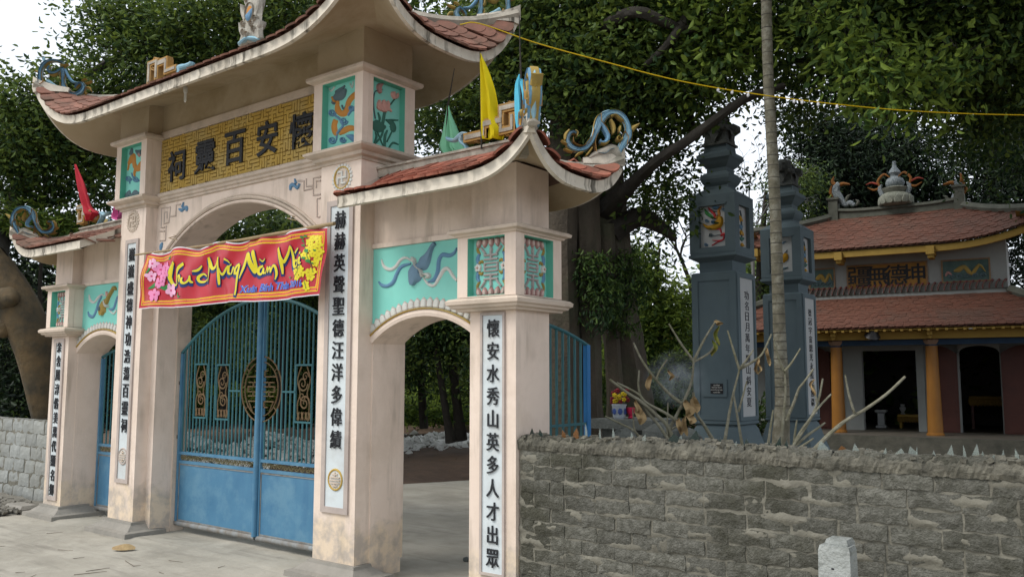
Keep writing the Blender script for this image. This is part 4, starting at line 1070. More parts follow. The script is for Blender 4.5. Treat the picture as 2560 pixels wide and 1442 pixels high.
# ------------------------------------------------------------------ small fittings on the gate
c = at_y(464, 222, 4.2)
LB = thing('lamp_bulb', 'small white energy-saving bulb hanging under the big front eave', 'light bulb', tuple(c))
MB().lathe((c.x, c.y, c.z - .01), [(.017, -.03), (.022, -.01), (.02, .02), (.012, .03)], 10).build('socket', RWHITE, LB, smooth=True)
mb = MB()
for s in (-.009, .009): mb.tube([(c.x + s, c.y, c.z - .04), (c.x + s, c.y, c.z - .115)], .0075, 6)
mb.tube([(c.x - .009, c.y, c.z - .115), (c.x, c.y, c.z - .125), (c.x + .009, c.y, c.z - .115)], .0075, 6)
mb.build('glass_tube', flat('bulb_glass', (0.8, 0.82, 0.8), rough=.2), LB, smooth=True)
MB().tube([(c.x, c.y, c.z + .02), (c.x, c.y, c.z + .12)], .004, 5).build('wire', INK, LB)

# ------------------------------------------------------------------ iron gates
def scrollwork(F, x0, x1, z0, z1, mb, w=.010, h=.006):
    cx = (x0 + x1) / 2; W = (x1 - x0) / 2; H = z1 - z0
    for i, s in ((0, 1), (1, -1)):
        cz = z0 + H * (.32 + .36 * i)
        mb.ribbon(F, spiral(cx + s * W * .15, cz, W * .72, w * 1.3, 1.6, s), h, back=h)
        mb.ribbon(F, spiral(cx - s * W * .2, cz + H * .13, W * .45, w, 1.3, -s), h, back=h)
    for k in range(7):
        a = cx + (k - 3) * W * .28
        mb.ribbon(F, [(a, z0 + H * .02, w), (a + W * .12 * (-1) ** k, z0 + H * .09, w * 1.4), (a, z0 + H * .16, w)], h, back=h)
    for s in (1, -1):
        mb.ribbon(F, [(cx + s * W * .7, z0, w), (cx + s * W * .85, z0 + H * .3, w), (cx + s * W * .5, z0 + H * .5, w), (cx + s * W * .9, z0 + H * .75, w), (cx + s * W * .4, z1, w)], h, back=h)
def iron_gate(label, x0, x1, y, leafs, top, disc=None, panels=(), bars_n=22, pitch=None, band=(.70, .79), group=None, name='iron_gate', cap=True):
    Gt = thing(name, label, 'iron gate', ((x0 + x1) / 2, y, 0), group)
    F = FY(y)
    for (a, b) in leafs:
        # frame of the leaf
        fr = MB()
        fr.box(a, a + .035, y - .018, y + .018, .07, top(a + .018) - .02); fr.box(b - .035, b, y - .018, y + .018, .07, top(b - .018) - .02)
        for z in (band[0], band[1]): fr.box(a + .035, b - .035, y - .016, y + .016, z - .014, z + .014)
        leaf = fr.build('gate_leaf', METB, Gt)
        MB().box(a + .035, b - .035, y - .006, y + .006, .115, band[0] - .014).build('sheet_panel', METB, leaf)
        rr = MB(); rr.tube([(a, y - .004, .085), (b, y - .004, .085)], .026, 10); rr.build('bottom_rail', GREYEDGE, leaf, smooth=True)
        e = MB(); e.box(a + .035, b - .035, y - .011, y - .0065, .113, .126); e.box(a + .035, b - .035, y - .011, y - .0065, band[0] - .03, band[0] - .0145)
        e.box(a + .036, a + .046, y - .011, y - .0065, .127, band[0] - .031); e.box(b - .046, b - .036, y - .011, y - .0065, .127, band[0] - .031)
        e.build('worn_weld', GREYEDGE, leaf)
        mb = MB(); n = 20
        mb.tube([(a + (b - a) * k / n, y, top(a + (b - a) * k / n)) for k in range(n + 1)], .017, 8)
        mb.build('arched_rail', METT, leaf, smooth=True)
        # vertical bars, broken where the ornaments sit
        nb = max(int((b - a) / pitch), 2)
        for k in range(1, nb):
            x = a + (b - a) * k / nb
            segs = [(band[1] + .014, top(x) - .01)]
            cuts = []
            if disc and abs(x - disc[0]) < disc[2]: dz = math.sqrt(disc[2] ** 2 - (x - disc[0]) ** 2); cuts.append((disc[1] - dz, disc[1] + dz))
            for p0, p1, q0, q1 in panels:
                if p0 + .004 < x < p1 - .004: cuts.append((q0, q1))
            for lo, hi in cuts: segs = [t for s_ in segs for t in (((s_[0], lo), (hi, s_[1])) if s_[0] < lo and s_[1] > hi else (s_,))]
            for s0, s1 in segs: MB().box(x - .006, x + .006, y - .006, y + .006, s0, s1).build('bar', METT, leaf)
        for p0, p1, q0, q1 in panels:
            if not (a <= (p0 + p1) / 2 <= b): continue
            mb = MB()
            for z in (q0, q1): mb.box(p0 - .004, p1 + .004, y - .009, y + .009, z - .008, z + .008)
            mb.box(p0 - .008, p0 + .002, y - .008, y + .008, q0, q1); mb.box(p1 - .002, p1 + .008, y - .008, y + .008, q0, q1)
            mb.build('panel_frame', METT, leaf)
            mb = MB(); scrollwork(F, p0 + .012, p1 - .012, q0 + .012, q1 - .012, mb, .014); mb.build('scroll_panel', RUST, leaf)
        # row of scrolls between the two rails
        mb = MB(); k = a + .07
        while k < b - .08:
            mb.ribbon(F, spiral(k, (band[0] + band[1]) / 2 + .004, .028, .008, 1.5, 1 if int(k * 100) % 2 else -1), .005, back=.005)
            mb.ribbon(F, [(k + .02, band[0] + .02, .006), (k + .045, band[0] + .05, .009), (k + .04, band[1] - .02, .005)], .005, back=.005)
            k += .078
        mb.build('scroll_band', mat('scroll_band_iron', (0.20, 0.17, 0.085), (0.13, 0.12, 0.06), scale=14), leaf)
    if disc:
        cx, cz, r = disc
        for s, leaf_s in ((-1, 'l'), (1, 'r')):
            mb = MB(); a0, a1 = (math.pi / 2, 3 * math.pi / 2) if s == -1 else (-math.pi / 2, math.pi / 2)
            mb.ringo(F, cx, cz, r, r, .014, .008, a0=a0, a1=a1, back=.008); mb.ringo(F, cx, cz, r * .83, r * .83, .011, .008, a0=a0, a1=a1, back=.008)
            bw = .010
            def bb(u0, v0, u1, v1): mb.box(cx + s * min(u0, u1) - (bw / 2) if s == 1 else cx - max(u0, u1) - bw / 2, cx + s * max(u0, u1) + bw / 2 if s == 1 else cx - min(u0, u1) + bw / 2, y - .007, y + .007, cz + min(v0, v1) - bw / 2, cz + max(v0, v1) + bw / 2)
            for v in (.062, .022, -.026, -.066): bb(.01, v, .19, v)
            bb(.20, .022, .20, -.026); bb(.12, .062, .12, .022); bb(.12, -.026, .12, -.066)
            bb(.03, .115, .22, .115); bb(.05, .115, .05, .17); bb(.05, .17, .09, .17)
            bb(.05, -.115, .19, -.115); bb(.05, -.115, .05, -.17); bb(.05, -.17, .10, -.17)
            mb.ribbon(F, [(cx + s * .19, cz - .115, bw), (cx + s * .13, cz - .21, bw)], .007, back=.007, sm=0)
            for a in (40, -40): mb.ribbon(F, [(cx + s * r * .83 * math.cos(R(a)), cz + r * .83 * math.sin(R(a)), bw), (cx + s * r * math.cos(R(a)), cz + r * math.sin(R(a)), bw)], .007, back=.007, sm=0)
            mb.build('round_longevity_grille', RUST, [o for o in Gt.children if o.name.startswith('gate_leaf')][0 if s == -1 else 1])
    return Gt
cxg = .095
big = iron_gate('big blue double iron gate closed under the middle arch, sheet metal below and bars above', -1.26, 1.262, 4.98, [(-1.255, cxg - .012), (cxg + .012, 1.262)],
          lambda x: 2.30 - .50 * (abs(x - cxg) / 1.36) ** 2, disc=(cxg + .005, 1.45, .305), panels=((-1.0, -.79, 1.155, 1.69), (-.62, -.41, 1.15, 1.68), (.61, .83, 1.16, 1.67), (1.0, 1.2, 1.15, 1.67)), pitch=.0585)
MB().tube([(cxg, 4.955, .1), (cxg, 4.955, 2.34)], .028, 10).build('meeting_post', METB, big, smooth=True)
mb = MB()
for z in (.95, 1.50): mb.box(-1.30, -1.255, 4.955, 4.975, z - .018, z + .018)
mb.build('hinge', RUST, big)
for a, b in ((-.40, -.22), (.42, .61)):
    mb = MB(); mb.box(a, b, 4.972, 4.988, 1.42, 1.436); mb.build('cross_bar', METT, big)
iron_gate('narrow blue iron gate leaf closed inside the far left side arch', -2.95, -1.9, 4.99, [(-2.93, -1.91)], lambda x: 1.74 + .14 * math.cos((x + 2.42) * 2.4), pitch=.08, panels=(), name='iron_gate')
# right side leaf swung open behind the right pillar: built in the yz plane
OG = thing('iron_gate', 'blue iron gate leaf swung open behind the right pillar above the block wall', 'iron gate', (3.02, 5.6, 0))
topR = lambda y: 1.99 - .17 * max(0, (y - 5.3) / .83) ** 1.8
mb = MB(); mb.box(2.99, 3.03, 6.07, 6.12, .08, topR(6.1)); ol = mb.build('end_post', flat('bright_blue_post', (0.02, 0.17, 0.42), rough=.5), OG)
mb = MB(); mb.tube([(3.01, y, topR(y)) for y in np.linspace(5.1, 6.12, 14)], .016, 8); mb.build('arched_rail', METT, OG, smooth=True)
mb = MB(); mb.box(3.0, 3.02, 5.1, 6.07, 1.17, 1.19); mb.box(3.0, 3.02, 5.1, 6.07, .70, .73); mb.build('cross_bar', METT, OG)
MB().box(3.004, 3.016, 5.1, 6.07, .1, .7).build('sheet_panel', METB, OG)
for k in range(11):
    y = 5.12 + k * .088; mb = MB(); mb.box(3.002, 3.018, y - .008, y + .008, .73, topR(y)); mb.build('bar', METT, OG)

# ------------------------------------------------------------------ New Year banner on a bamboo pole
YB = 4.42
def wave(x, z):
    return .014 * math.sin(x * 7.5 + z * 3) + .011 * math.sin(x * 15 - z * 7 + 1.5 * math.sin(z * 6)) + .006 * math.sin(x * 29 + z * 14) + .010 * math.sin(x * 5.1 + z * 2.0) ** 2 + .03 * max(0, .5 - abs(z - 2.5)) * math.sin(x * 2.2)
def ztop(x):
    sag = .5 * (1 - math.cos(2 * math.pi * ((x + 1.07) / .62 % 1)))
    return 2.776 - .020 * (x + 1.07) / 2.72 - .040 * sag * (1.0 if x < .6 else .4)
def zbot(x): return 2.225 - .018 * (x + 1.1) / 2.7 + .008 * math.sin(x * 5)
def xl(t): return -1.068 - .05 * (1 - t)
def xr(t): return 1.575 + .078 * t
BN = thing('new_year_banner', 'red New Year cloth banner hanging from a bamboo pole across the middle arch', 'banner', (0.27, YB, 2.2))
def cloth(u, t, h=0.0):
    x = xl(t) + (xr(t) - xl(t)) * u
    z = zbot(x) + (ztop(x) - zbot(x)) * t
    return Vector((x, YB + wave(x, z) - h, z))
RED = mat('banner_red', (0.47, 0.009, 0.022), (0.38, 0.006, 0.018), scale=3, rough=.35, bump=0.0, spec=.5)
mb = MB(); mb.grid([[cloth(i / 200, j / 36) for j in range(37)] for i in range(201)])
tag(mb.build('banner_cloth', RED, BN, smooth=True))
def onb(x, z, h):                      # a point printed on the cloth
    return (x, YB + wave(x, z) - .0030 - h * .15, z)
BZ = lambda t: trY(t, 340, 480, 3.433, YB)
BYEL, BORG, BNAV, BWHT = (flat('print_yellow', (0.72, 0.62, 0.02), rough=.4), flat('print_orange', (0.75, 0.22, 0.02), rough=.4), flat('print_navy', (0.01, 0.035, 0.16), rough=.4), flat('print_white', (0.75, 0.75, 0.78), rough=.4))
BPNK, BROS, BGRN, BBLU = (flat('print_pink', (0.72, 0.22, 0.42), rough=.4), flat('print_rose', (0.55, 0.04, 0.16), rough=.4), flat('print_green', (0.03, 0.22, 0.05), rough=.4), flat('print_blue', (0.06, 0.16, 0.62), rough=.4))
def strip(u0, t0, u1, t1, wd, hgt, mi, mb, n=90):
    G = []
    for k in range(n + 1):
        u = u0 + (u1 - u0) * k / n; t = t0 + (t1 - t0) * k / n
        if abs(u1 - u0) > abs(t1 - t0): a, b = cloth(u, t - wd / .55 / 2, hgt), cloth(u, t + wd / .55 / 2, hgt)
        else: a, b = cloth(u - wd / 2.72 / 2, t, hgt), cloth(u + wd / 2.72 / 2, t, hgt)
        G.append([a, b])
    mb.grid(G, mi)
mb = MB()
for du, dt, wd, mi, h in ((.017, .085, .034, 1, .0010), (.0115, .055, .006, 0, .0016), (.0225, .115, .006, 0, .0016), (.017, .085, .005, 2, .0018)):
    strip(du, 1 - dt, 1 - du, 1 - dt, wd, h, mi, mb); strip(du, dt, 1 - du, dt, wd, h, mi, mb)
    strip(du, dt, du, 1 - dt, wd, h, mi, mb, 20); strip(1 - du, dt, 1 - du, 1 - dt, wd, h, mi, mb, 20)
mb.build('printed_border', [BYEL, BORG, BROS], BN)
mb = MB(); strip(0, 1.005, 1, 1.005, .010, .0006, 0, mb); strip(0, -.004, 1, -.004, .008, .0006, 0, mb); mb.build('white_hem', BWHT, BN)
LET = {
 'C': [[(355, 605, 16), (322, 660, 28), (305, 730, 28), (320, 785, 20), (350, 800, 14), (375, 780, 6)]],
 'h': [[(418, 615, 18), (385, 655, 18), (368, 700, 14), (360, 750, 12), (362, 790, 8)], [(366, 760, 8), (385, 722, 12), (402, 730, 16), (400, 775, 12)]],
 'u': [[(425, 735, 14), (423, 770, 16), (445, 785, 14), (472, 755, 12), (482, 722, 14), (480, 765, 14), (500, 778, 8)], [(502, 682, 8), (530, 672, 14), (556, 632, 8)]],
 'c': [[(588, 722, 8), (560, 702, 14), (532, 735, 16), (542, 768, 16), (575, 768, 12), (596, 745, 6)]],
 'M': [[(612, 560, 12), (620, 615, 24), (642, 655, 24), (670, 640, 18), (695, 585, 16)], [(704, 558, 20), (706, 650, 26), (702, 740, 22), (700, 795, 12)], [(612, 620, 8), (608, 700, 10), (604, 770, 5)]],
 'uw': [[(718, 655, 12), (730, 700, 16), (752, 702, 14), (775, 655, 12), (790, 640, 14), (785, 690, 14), (803, 706, 8)], [(792, 640, 8), (815, 618, 8)], [(765, 575, 14), (790, 592, 10), (803, 612, 5)]],
 'n': [[(808, 705, 8), (824, 655, 14), (838, 655, 12), (842, 700, 12), (856, 700, 8)]],
 'g': [[(888, 618, 14), (864, 640, 16), (852, 680, 16), (872, 702, 12), (888, 650, 12)], [(888, 625, 12), (882, 740, 16), (868, 830, 14), (858, 885, 10)]],
 'N': [[(900, 745, 5), (922, 650, 16), (948, 560, 28), (962, 542, 34), (980, 610, 32), (1002, 672, 30), (1014, 670, 22), (1012, 600, 18), (1000, 520, 22), (996, 498, 8)]],
 'a': [[(1062, 630, 12), (1036, 650, 16), (1032, 692, 16), (1055, 702, 12), (1066, 650, 14), (1070, 690, 14), (1088, 692, 6)], [(1040, 572, 6), (1060, 592, 12), (1084, 568, 6)]],
 'm': [[(1092, 700, 8), (1108, 645, 14), (1120, 665, 12), (1122, 690, 10), (1138, 645, 14), (1150, 665, 12), (1152, 690, 10), (1168, 632, 14), (1188, 645, 16), (1196, 700, 14), (1186, 750, 6)]],
 'M2': [[(1216, 478, 22), (1236, 560, 32), (1242, 640, 28), (1240, 702, 14)], [(1222, 500, 18), (1248, 575, 22), (1270, 598, 20), (1304, 530, 16), (1330, 468, 18), (1342, 545, 22), (1346, 620, 22), (1362, 652, 14)]],
 'o': [[(1376, 582, 12), (1354, 602, 14), (1362, 638, 14), (1388, 632, 14), (1397, 600, 12), (1376, 582, 12)], [(1396, 592, 8), (1416, 562, 8)], [(1366, 526, 12), (1398, 482, 8)]],
 'i': [[(1420, 555, 14), (1420, 612, 16), (1440, 606, 8)], [(1411, 518, 14), (1420, 528, 14)]]}
for k, ss in LET.items():
    mb = MB()
    for s_ in ss:
        mb.ribbon(lambda a, b, h: onb(a, b, h), BZ([(x - 5, y + 19, w * 1.1 + 14) for x, y, w in s_]), .004, mi=1)
    for s_ in ss:
        mb.ribbon(lambda a, b, h: (onb(a, b, 0)[0], onb(a, b, 0)[1] - .0042 - h * .15, b), BZ([(x, y, w * 1.06 + 8) for x, y, w in s_]), .004, mi=1)
        mb.ribbon(lambda a, b, h: (onb(a, b, 0)[0], onb(a, b, 0)[1] - .0056 - h * .15, b), BZ([(x, y, w * 1.06) for x, y, w in s_]), .004, mi=0)
    mb.build('letter', [BYEL, BNAV], BN)
def word(txt, px, py, hpx, m, bold, off):
    c = at_y(340 + px / 3.433, 480 + py / 3.433, YB); hh = hpx / 3.433 * (at_y(700, 700, YB).z - at_y(700, 710, YB).z) / 10
    me = glyph(txt, m, bold, .004, .25).copy()
    slope = -.0068
    co = np.zeros(len(me.vertices) * 3); me.vertices.foreach_get('co', co); co = co.reshape(-1, 3)
    X = c.x + co[:, 0] * hh * 1.12; Z = c.z + co[:, 1] * hh + (X - c.x) * slope
    Yv = np.array([YB + wave(x, z) - off for x, z in zip(X, Z)]) - co[:, 2] * .1
    me.vertices.foreach_set('co', np.stack([X - BN.location.x, Yv - BN.location.y, Z - BN.location.z], 1).ravel()); me.update()
    ob = bpy.data.objects.new('small_lettering', me); COL.objects.link(ob); ob.parent = BN
for txt, px, py, hp in (('Xuân', 960, 830, 66), ('Bính', 1112, 816, 68), ('Thân', 1248, 800, 66), ('2016', 1378, 786, 58)):
    word(txt, px, py, hp, BWHT, .032, .0042); word(txt, px, py, hp, BBLU, .018, .0060)
def printed_flower(cx, cy, r, n, mi_p, mi_c, a0, mb, lift):
    for k in range(n):
        a = a0 + 2 * math.pi * k / n
        q = [(cx + r * .1 * math.cos(a), cy + r * .1 * math.sin(a), r * .3), (cx + r * .55 * math.cos(a), cy + r * .55 * math.sin(a), r * .72), (cx + r * .9 * math.cos(a), cy + r * .9 * math.sin(a), r * .4)]
        mb.ribbon(lambda x, z, h: (onb(x, z, 0)[0], onb(x, z, 0)[1] - lift - h * .1 - .0003 * (k % 2), z), BZ(q), .003, mi=mi_p)
    mb.ribbon(lambda x, z, h: (onb(x, z, 0)[0], onb(x, z, 0)[1] - lift - .001 - h * .1, z), BZ([(cx - r * .16, cy, r * .3), (cx + r * .16, cy, r * .3)]), .003, mi=mi_c)
for i, (x, y, r) in enumerate(((150, 615, 46), (198, 665, 52), (265, 650, 50), (135, 722, 46), (205, 782, 48), (165, 880, 58), (302, 845, 60), (240, 735, 44), (270, 700, 36))):
    mb = MB(); printed_flower(x, y, r, 5, 0, 1, i * .7, mb, .0008 + .0009 * i); mb.build('printed_blossom', [BPNK if i % 3 else flat('print_pale_pink', (0.8, 0.42, 0.6), rough=.4), BROS], BN)
mb = MB()
for s_ in ([(160, 790, 10), (200, 810, 34), (240, 820, 8)], [(225, 830, 10), (260, 820, 40), (290, 800, 8)], [(110, 830, 6), (150, 800, 26), (170, 780, 6)], [(280, 580, 6), (290, 565, 18), (300, 550, 4)], [(370, 860, 10), (375, 900, 14), (400, 890, 6)], [(100, 700, 8), (120, 660, 16), (130, 640, 8)]):
    mb.ribbon(lambda x, z, h: (onb(x, z, 0)[0], onb(x, z, 0)[1] - .0006 - h * .1, z), BZ(s_), .003)
mb.build('printed_leaves', BGRN, BN)
random.seed(3)
spots = [(1480, 430), (1520, 400), (1560, 400), (1570, 450), (1540, 470), (1500, 480), (1470, 500), (1575, 510), (1530, 530), (1480, 560), (1560, 570), (1540, 610), (1450, 540), (1400, 690), (1430, 660), (1375, 680), (1490, 690), (1520, 680), (1500, 730), (1465, 790), (1470, 820), (1390, 730), (1440, 700), (1505, 430), (1550, 540)]
for i, (x, y) in enumerate(spots):
    mb = MB(); printed_flower(x, y, 34, 5, 0, 1, i * .9, mb, .0006 + .0003 * (i % 9)); mb.build('printed_blossom', [BYEL, flat('print_deep_yellow', (0.55, 0.38, 0.02), rough=.4)], BN)
mb = MB()
for x, y, r in ((1470, 500, 20), (1490, 590, 18), (1455, 565, 14), (1548, 500, 9), (1425, 385, 12), (1452, 375, 12), (1430, 455, 10), (1520, 610, 9), (1320, 730, 9), (1430, 420, 8)):
    mb.ribbon(lambda a, z, h: (onb(a, z, 0)[0], onb(a, z, 0)[1] - .0045 - h * .1, z), BZ([(x - r, y, r * 1.2), (x + r, y + r * .4, r * 1.6)]), .003)
for s_ in ([(1425, 390, 3), (1450, 470, 4), (1500, 600, 4), (1520, 690, 3)], [(1430, 640, 3), (1380, 700, 4), (1340, 750, 3)], [(1455, 740, 3), (1470, 830, 3)]):
    mb.ribbon(lambda a, z, h: (onb(a, z, 0)[0], onb(a, z, 0)[1] - .0042 - h * .1, z), BZ(s_), .003)
mb.build('printed_leaves', BGRN, BN)
BP = thing('bamboo_pole', 'thin bamboo pole holding the top of the red banner', 'bamboo pole', (0.2, YB, 2.78))
pa, pb = at_y(338, 637, 4.435), at_y(836, 559, 4.435)
mb = MB(); n = 14; pts = []; rad = []
for k in range(n + 1):
    t = k / n; p = pa.lerp(pb, t); p.z += -.015 * math.sin(t * 3.1) + random.uniform(-.003, .003)
    pts.append(p); rad.append(.008 + .008 * t + (.0025 if k % 2 else 0))
mb.tube(pts, rad, 8, sm=2); mb.build('cane', BAMBOO, BP, smooth=True)
for px, py, l in ((441, 590, .05), (738, 541, .06)):
    p = at_y(px, py, 4.60); mb = MB(); mb.tube([p, p + Vector((0.0, -.08, -.03)), at_y(px + 2, py + 10, 4.44)], .004, 5); mb.tube([p, p + Vector((-.05, 0, .015))], .003, 4); mb.build('tie', BAMBOO, BP)

# ------------------------------------------------------------------ festival flags
def flag(label, colr, y, pole, outline, pole_col=None, folds=5, seed=1, dens=1.0):
    """pole = list of pixel points; outline: rows (left px, right px, py)"""
    b = at_y(*pole[0], y)
    T = thing('flag', label, 'flag', tuple(b), 'cloth flags on the gate roof')
    mb = MB(); mb.tube([at_y(px, py, y) for px, py in pole], [.007] * (len(pole) - 1) + [.003], 6); mb.build('flag_pole', pole_col or BARKD, T)
    mb = MB(); random.seed(seed); ph = random.random() * 6
    q = catmull([(l, r, p) for l, r, p in outline], 6); G = []
    for i, (l, r, py) in enumerate(q):
        row = []
        for j in range(15):
            t = j / 14; p = at_y(l + (r - l) * t, py, y); wd = (at_y(r, py, y) - at_y(l, py, y)).length
            p.y += .20 * wd * (math.sin(t * folds * 2.4 + ph + i * .05) + .5 * math.sin(t * folds * 5.1 + i * .11)) * (t ** .5); p.x += .05 * wd * math.sin(i * .45 + t * 4) * t
            row.append(p)
        G.append(row)
    mb.grid(G); ob = mb.build('flag_cloth', colr, T, smooth=True)
    so2 = ob.modifiers.new('thick', 'SOLIDIFY'); so2.thickness = .003
    return T
def clothm(n, c): return mat(n, c, tuple(v * .85 for v in c), scale=5, rough=.8, bump=.1, bscale=60)
flag('pale green flag drooping at the low end of the right roof ridge', clothm('flag_green', (0.22, 0.55, 0.33)), 4.93, [(1112, 385), (1120, 262), (1136, 172)], [(1118, 1121, 262), (1112, 1130, 300), (1104, 1141, 340), (1098, 1150, 365), (1106, 1156, 384)], seed=3)
flag('tall yellow flag hanging furled in front of the right roof key ornament', clothm('flag_yellow', (0.62, 0.50, 0.0)), 4.74, [(1204, 372), (1202, 250), (1200, 128)], [(1199, 1202, 134), (1199, 1214, 165), (1200, 1233, 230), (1201, 1246, 290), (1202, 1256, 325), (1204, 1256, 348)], seed=5, folds=4)
flag('sky blue flag rolled beside the upright corner ornament', clothm('flag_blue', (0.10, 0.50, 0.68)), 4.5, [(1306, 345), (1302, 185), (1298, 40)], [(1297, 1300, 186), (1288, 1310, 210), (1286, 1320, 245), (1287, 1322, 290), (1291, 1314, 320), (1299, 1310, 345)], seed=8, folds=5)
flag('dark red flag leaning on the left side roof', clothm('flag_red', (0.42, 0.015, 0.03)), 4.76, [(222, 560), (205, 480), (187, 411)], [(186, 189, 411), (190, 203, 450), (198, 215, 490), (206, 228, 520), (208, 246, 535), (214, 232, 552)], seed=2, folds=4)
flag('pink flag peeping out behind the left lantern box', clothm('flag_pink', (0.70, 0.13, 0.36)), 5.25, [(297, 560), (297, 500), (297, 470)], [(284, 307, 518), (282, 306, 530), (280, 306, 546), (290, 306, 550)], seed=9, folds=3)

# yellow decoration cord with little lamps, from the main roof to beyond the right edge
CP = [(1150, 62, 6.75), (1200, 60, 6.8), (1340, 108, 6.9), (1500, 152, 7.0), (1700, 203, 7.1), (1905, 238, 7.3), (2100, 262, 7.5), (2300, 279, 7.7), (2560, 288, 7.9), (2900, 285, 8.2)]
cpt = [at_d(*c_) for c_ in CP]
YC = thing('decoration_cord', 'thin yellow string of tiny lamps sagging from the big roof to the right', 'cord', tuple(cpt[0]))
mb = MB(); mb.tube(cpt, .0048, 6, sm=6); mb.build('cord', flat('cord_yellow', (0.66, 0.45, 0.01), rough=.4), YC, smooth=True)
mb = MB()
for px, py in ((1795, 222), (1830, 226), (1870, 233), (1985, 250), (2005, 252), (2045, 256), (2092, 262)):
    dd = np.interp(px, [c_[0] for c_ in CP], [c_[2] for c_ in CP]); pyy = np.interp(px, [c_[0] for c_ in CP], [c_[1] for c_ in CP])
    p = at_d(px, pyy + 3, float(dd)); mb.lathe(tuple(p), [(.001, -.03), (.012, -.02), (.012, 0), (.004, .01)], 6)
mb.build('small_lamp', flat('lamp_clear', (0.8, 0.8, 0.82), rough=.2), YC)

# ================================================================== BLOCK WALL (right)
def rough_block(L_, H_, D_, m, seed, nx=5, nz=2, amp=.004):
    rs = random.Random(seed); mb = MB(); F = []
    for i in range(nx + 1):
        row = []
        for j in range(nz + 1):
            x = -L_ / 2 + L_ * i / nx; z = -H_ / 2 + H_ * j / nz
            ed = i in (0, nx) or j in (0, nz)
            row.append((x + (rs.uniform(-1, 1) * amp if 0 < i < nx else rs.uniform(-1, 1) * amp), -rs.uniform(0, amp) - (0 if not ed else -.006), z + rs.uniform(-1, 1) * amp * (1.3 if ed else .5)))
        F.append(row)
    vs = [p for row in F for p in row]; nv = nz + 1
    fs = [(i * nv + j, (i + 1) * nv + j, (i + 1) * nv + j + 1, i * nv + j + 1) for i in range(nx) for j in range(nz)]
    ring = [i * nv for i in range(nx + 1)] + [nx * nv + j for j in range(1, nv)] + [i * nv + nz for i in range(nx - 1, -1, -1)] + [j for j in range(nz - 1, 0, -1)]
    o = len(vs)
    for k in ring: vs.append((vs[k][0], D_, vs[k][2]))
    n = len(ring)
    fs += [(ring[k], o + k, o + (k + 1) % n, ring[(k + 1) % n]) for k in range(n)]
    fs.append(tuple(o + k for k in range(n)))
    mb.add(vs, fs); ob = mb.build('brick', m); me = ob.data; bpy.data.objects.remove(ob); return me
WALL = thing('block_wall', 'rough grey cinder block wall with sloppy mortar and broken glass along its top, right of the gate', 'wall', (5.5, 4.75, 0))
BM = [rough_block(.232, .079, .05, BRICK, 40 + i, amp=.0055) for i in range(9)]
BH = [rough_block(.10, .079, .05, BRICK, 60 + i, nx=3, amp=.0055) for i in range(3)]
WX0, WX1, WYF = 3.398, 8.2, 4.645
mb = MB(); G = []
rs = random.Random(4)
def nz_(x, z): return math.sin(x * 21 + 3 * math.sin(z * 13)) * .4 + math.sin(x * 47 + z * 31) * .35 + math.sin(z * 63 - x * 17) * .35
for i in range(340):
    x = WX0 + (WX1 - WX0) * i / 339
    G.append([(x, WYF + .0065 - .017 * max(0, nz_(x * .33, z * 1.1) + .25 * nz_(x * 2.3, z * 2) - .22) + rs.uniform(-.0015, .0015), z) for z in np.linspace(-.02, 1.135, 92)])
mb.grid(G); mb.box(WX0, WX1, WYF + .03, 4.82, -.02, 1.13)
mb.build('mortar', MORTAR, WALL, smooth=True)
course = .0895
for r in range(13):
    z = .012 + course * (r + .5); x = WX0 + .012 + (-.06 if r % 2 else .06) + rs.uniform(-.02, .02)
    if r % 2 == 0:
        inst(BH[r % 3], 'brick', WALL, frame((WX0 + .062, WYF + .001, z), (1, 0, 0), (0, 1, 0), (0, 0, 1))); x = WX0 + .125
    else: x = WX0 + .012
    while x < 8.0:
        j = rs.uniform(-.006, .006)
        short = rs.random() < .06
        L_ = .10 if short else .232
        me = BH[rs.randint(0, 2)] if short else BM[rs.randint(0, 8)]
        tl = rs.uniform(-.012, .012)
        M = frame((x + L_ / 2, WYF - .003 + rs.uniform(-.005, .004), z + j * .7 - .012 * math.sin((x - 3.4) * 1.1 + r * .2)), (math.cos(tl), 0, math.sin(tl)), (0, 1, 0), (-math.sin(tl), 0, math.cos(tl)))
        inst(me, 'brick', WALL, M)
        x += L_ + rs.uniform(.006, .018)
# crumbly mortar cap
mb = MB(); G = []
for i in range(370):
    x = WX0 - .01 + (8.22 - WX0) * i / 369
    h = 1.172 + .009 * nz_(x * .7, 1) + .008 * math.sin(x * 3.1) + rs.uniform(-.006, .010)
    row = []
    for k, (yy_, zz) in enumerate(((WYF - .006, 1.085), (WYF - .014, 1.115), (WYF - .012, 1.14), (WYF, h - .008), (WYF + .03, h), (WYF + .08, h + .008), (WYF + .13, h + .004), (WYF + .17, h - .02), (WYF + .185, 1.10))):
        row.append((x, yy_ + rs.uniform(-.0045, .0045) + .003 * nz_(x * 1.3, k), zz + rs.uniform(-.004, .004)))
    G.append(row)
mb.grid(G); mb.build('coping', COPING, WALL)
mb = MB()
for i in range(620):
    x = rs.uniform(WX0, 8.1); s_ = rs.uniform(.006, .022)
    Q = Matrix.Rotation(rs.random() * 6, 4, 'Z') @ Matrix.Rotation(rs.random() * 3, 4, 'X'); Q.translation = Vector((x, WYF + rs.uniform(-.01, .17), 1.168 + .009 * nz_(x * .7, 1) + .008 * math.sin(x * 3.1) + rs.uniform(0, .012)))
    mb.box(-s_, s_, -s_ * .8, s_ * .7, -s_ * .5, s_ * .6, 0, Q)
tag(mb.build('coping_rubble', COPING, WALL), kind='stuff')
gm = bpy.data.materials.new('broken_glass'); gm.use_nodes = True
b = gm.node_tree.nodes['Principled BSDF']; b.inputs['Base Color'].default_value = (.30, .35, .32, 1); b.inputs['Roughness'].default_value = .18; b.inputs['Alpha'].default_value = .36
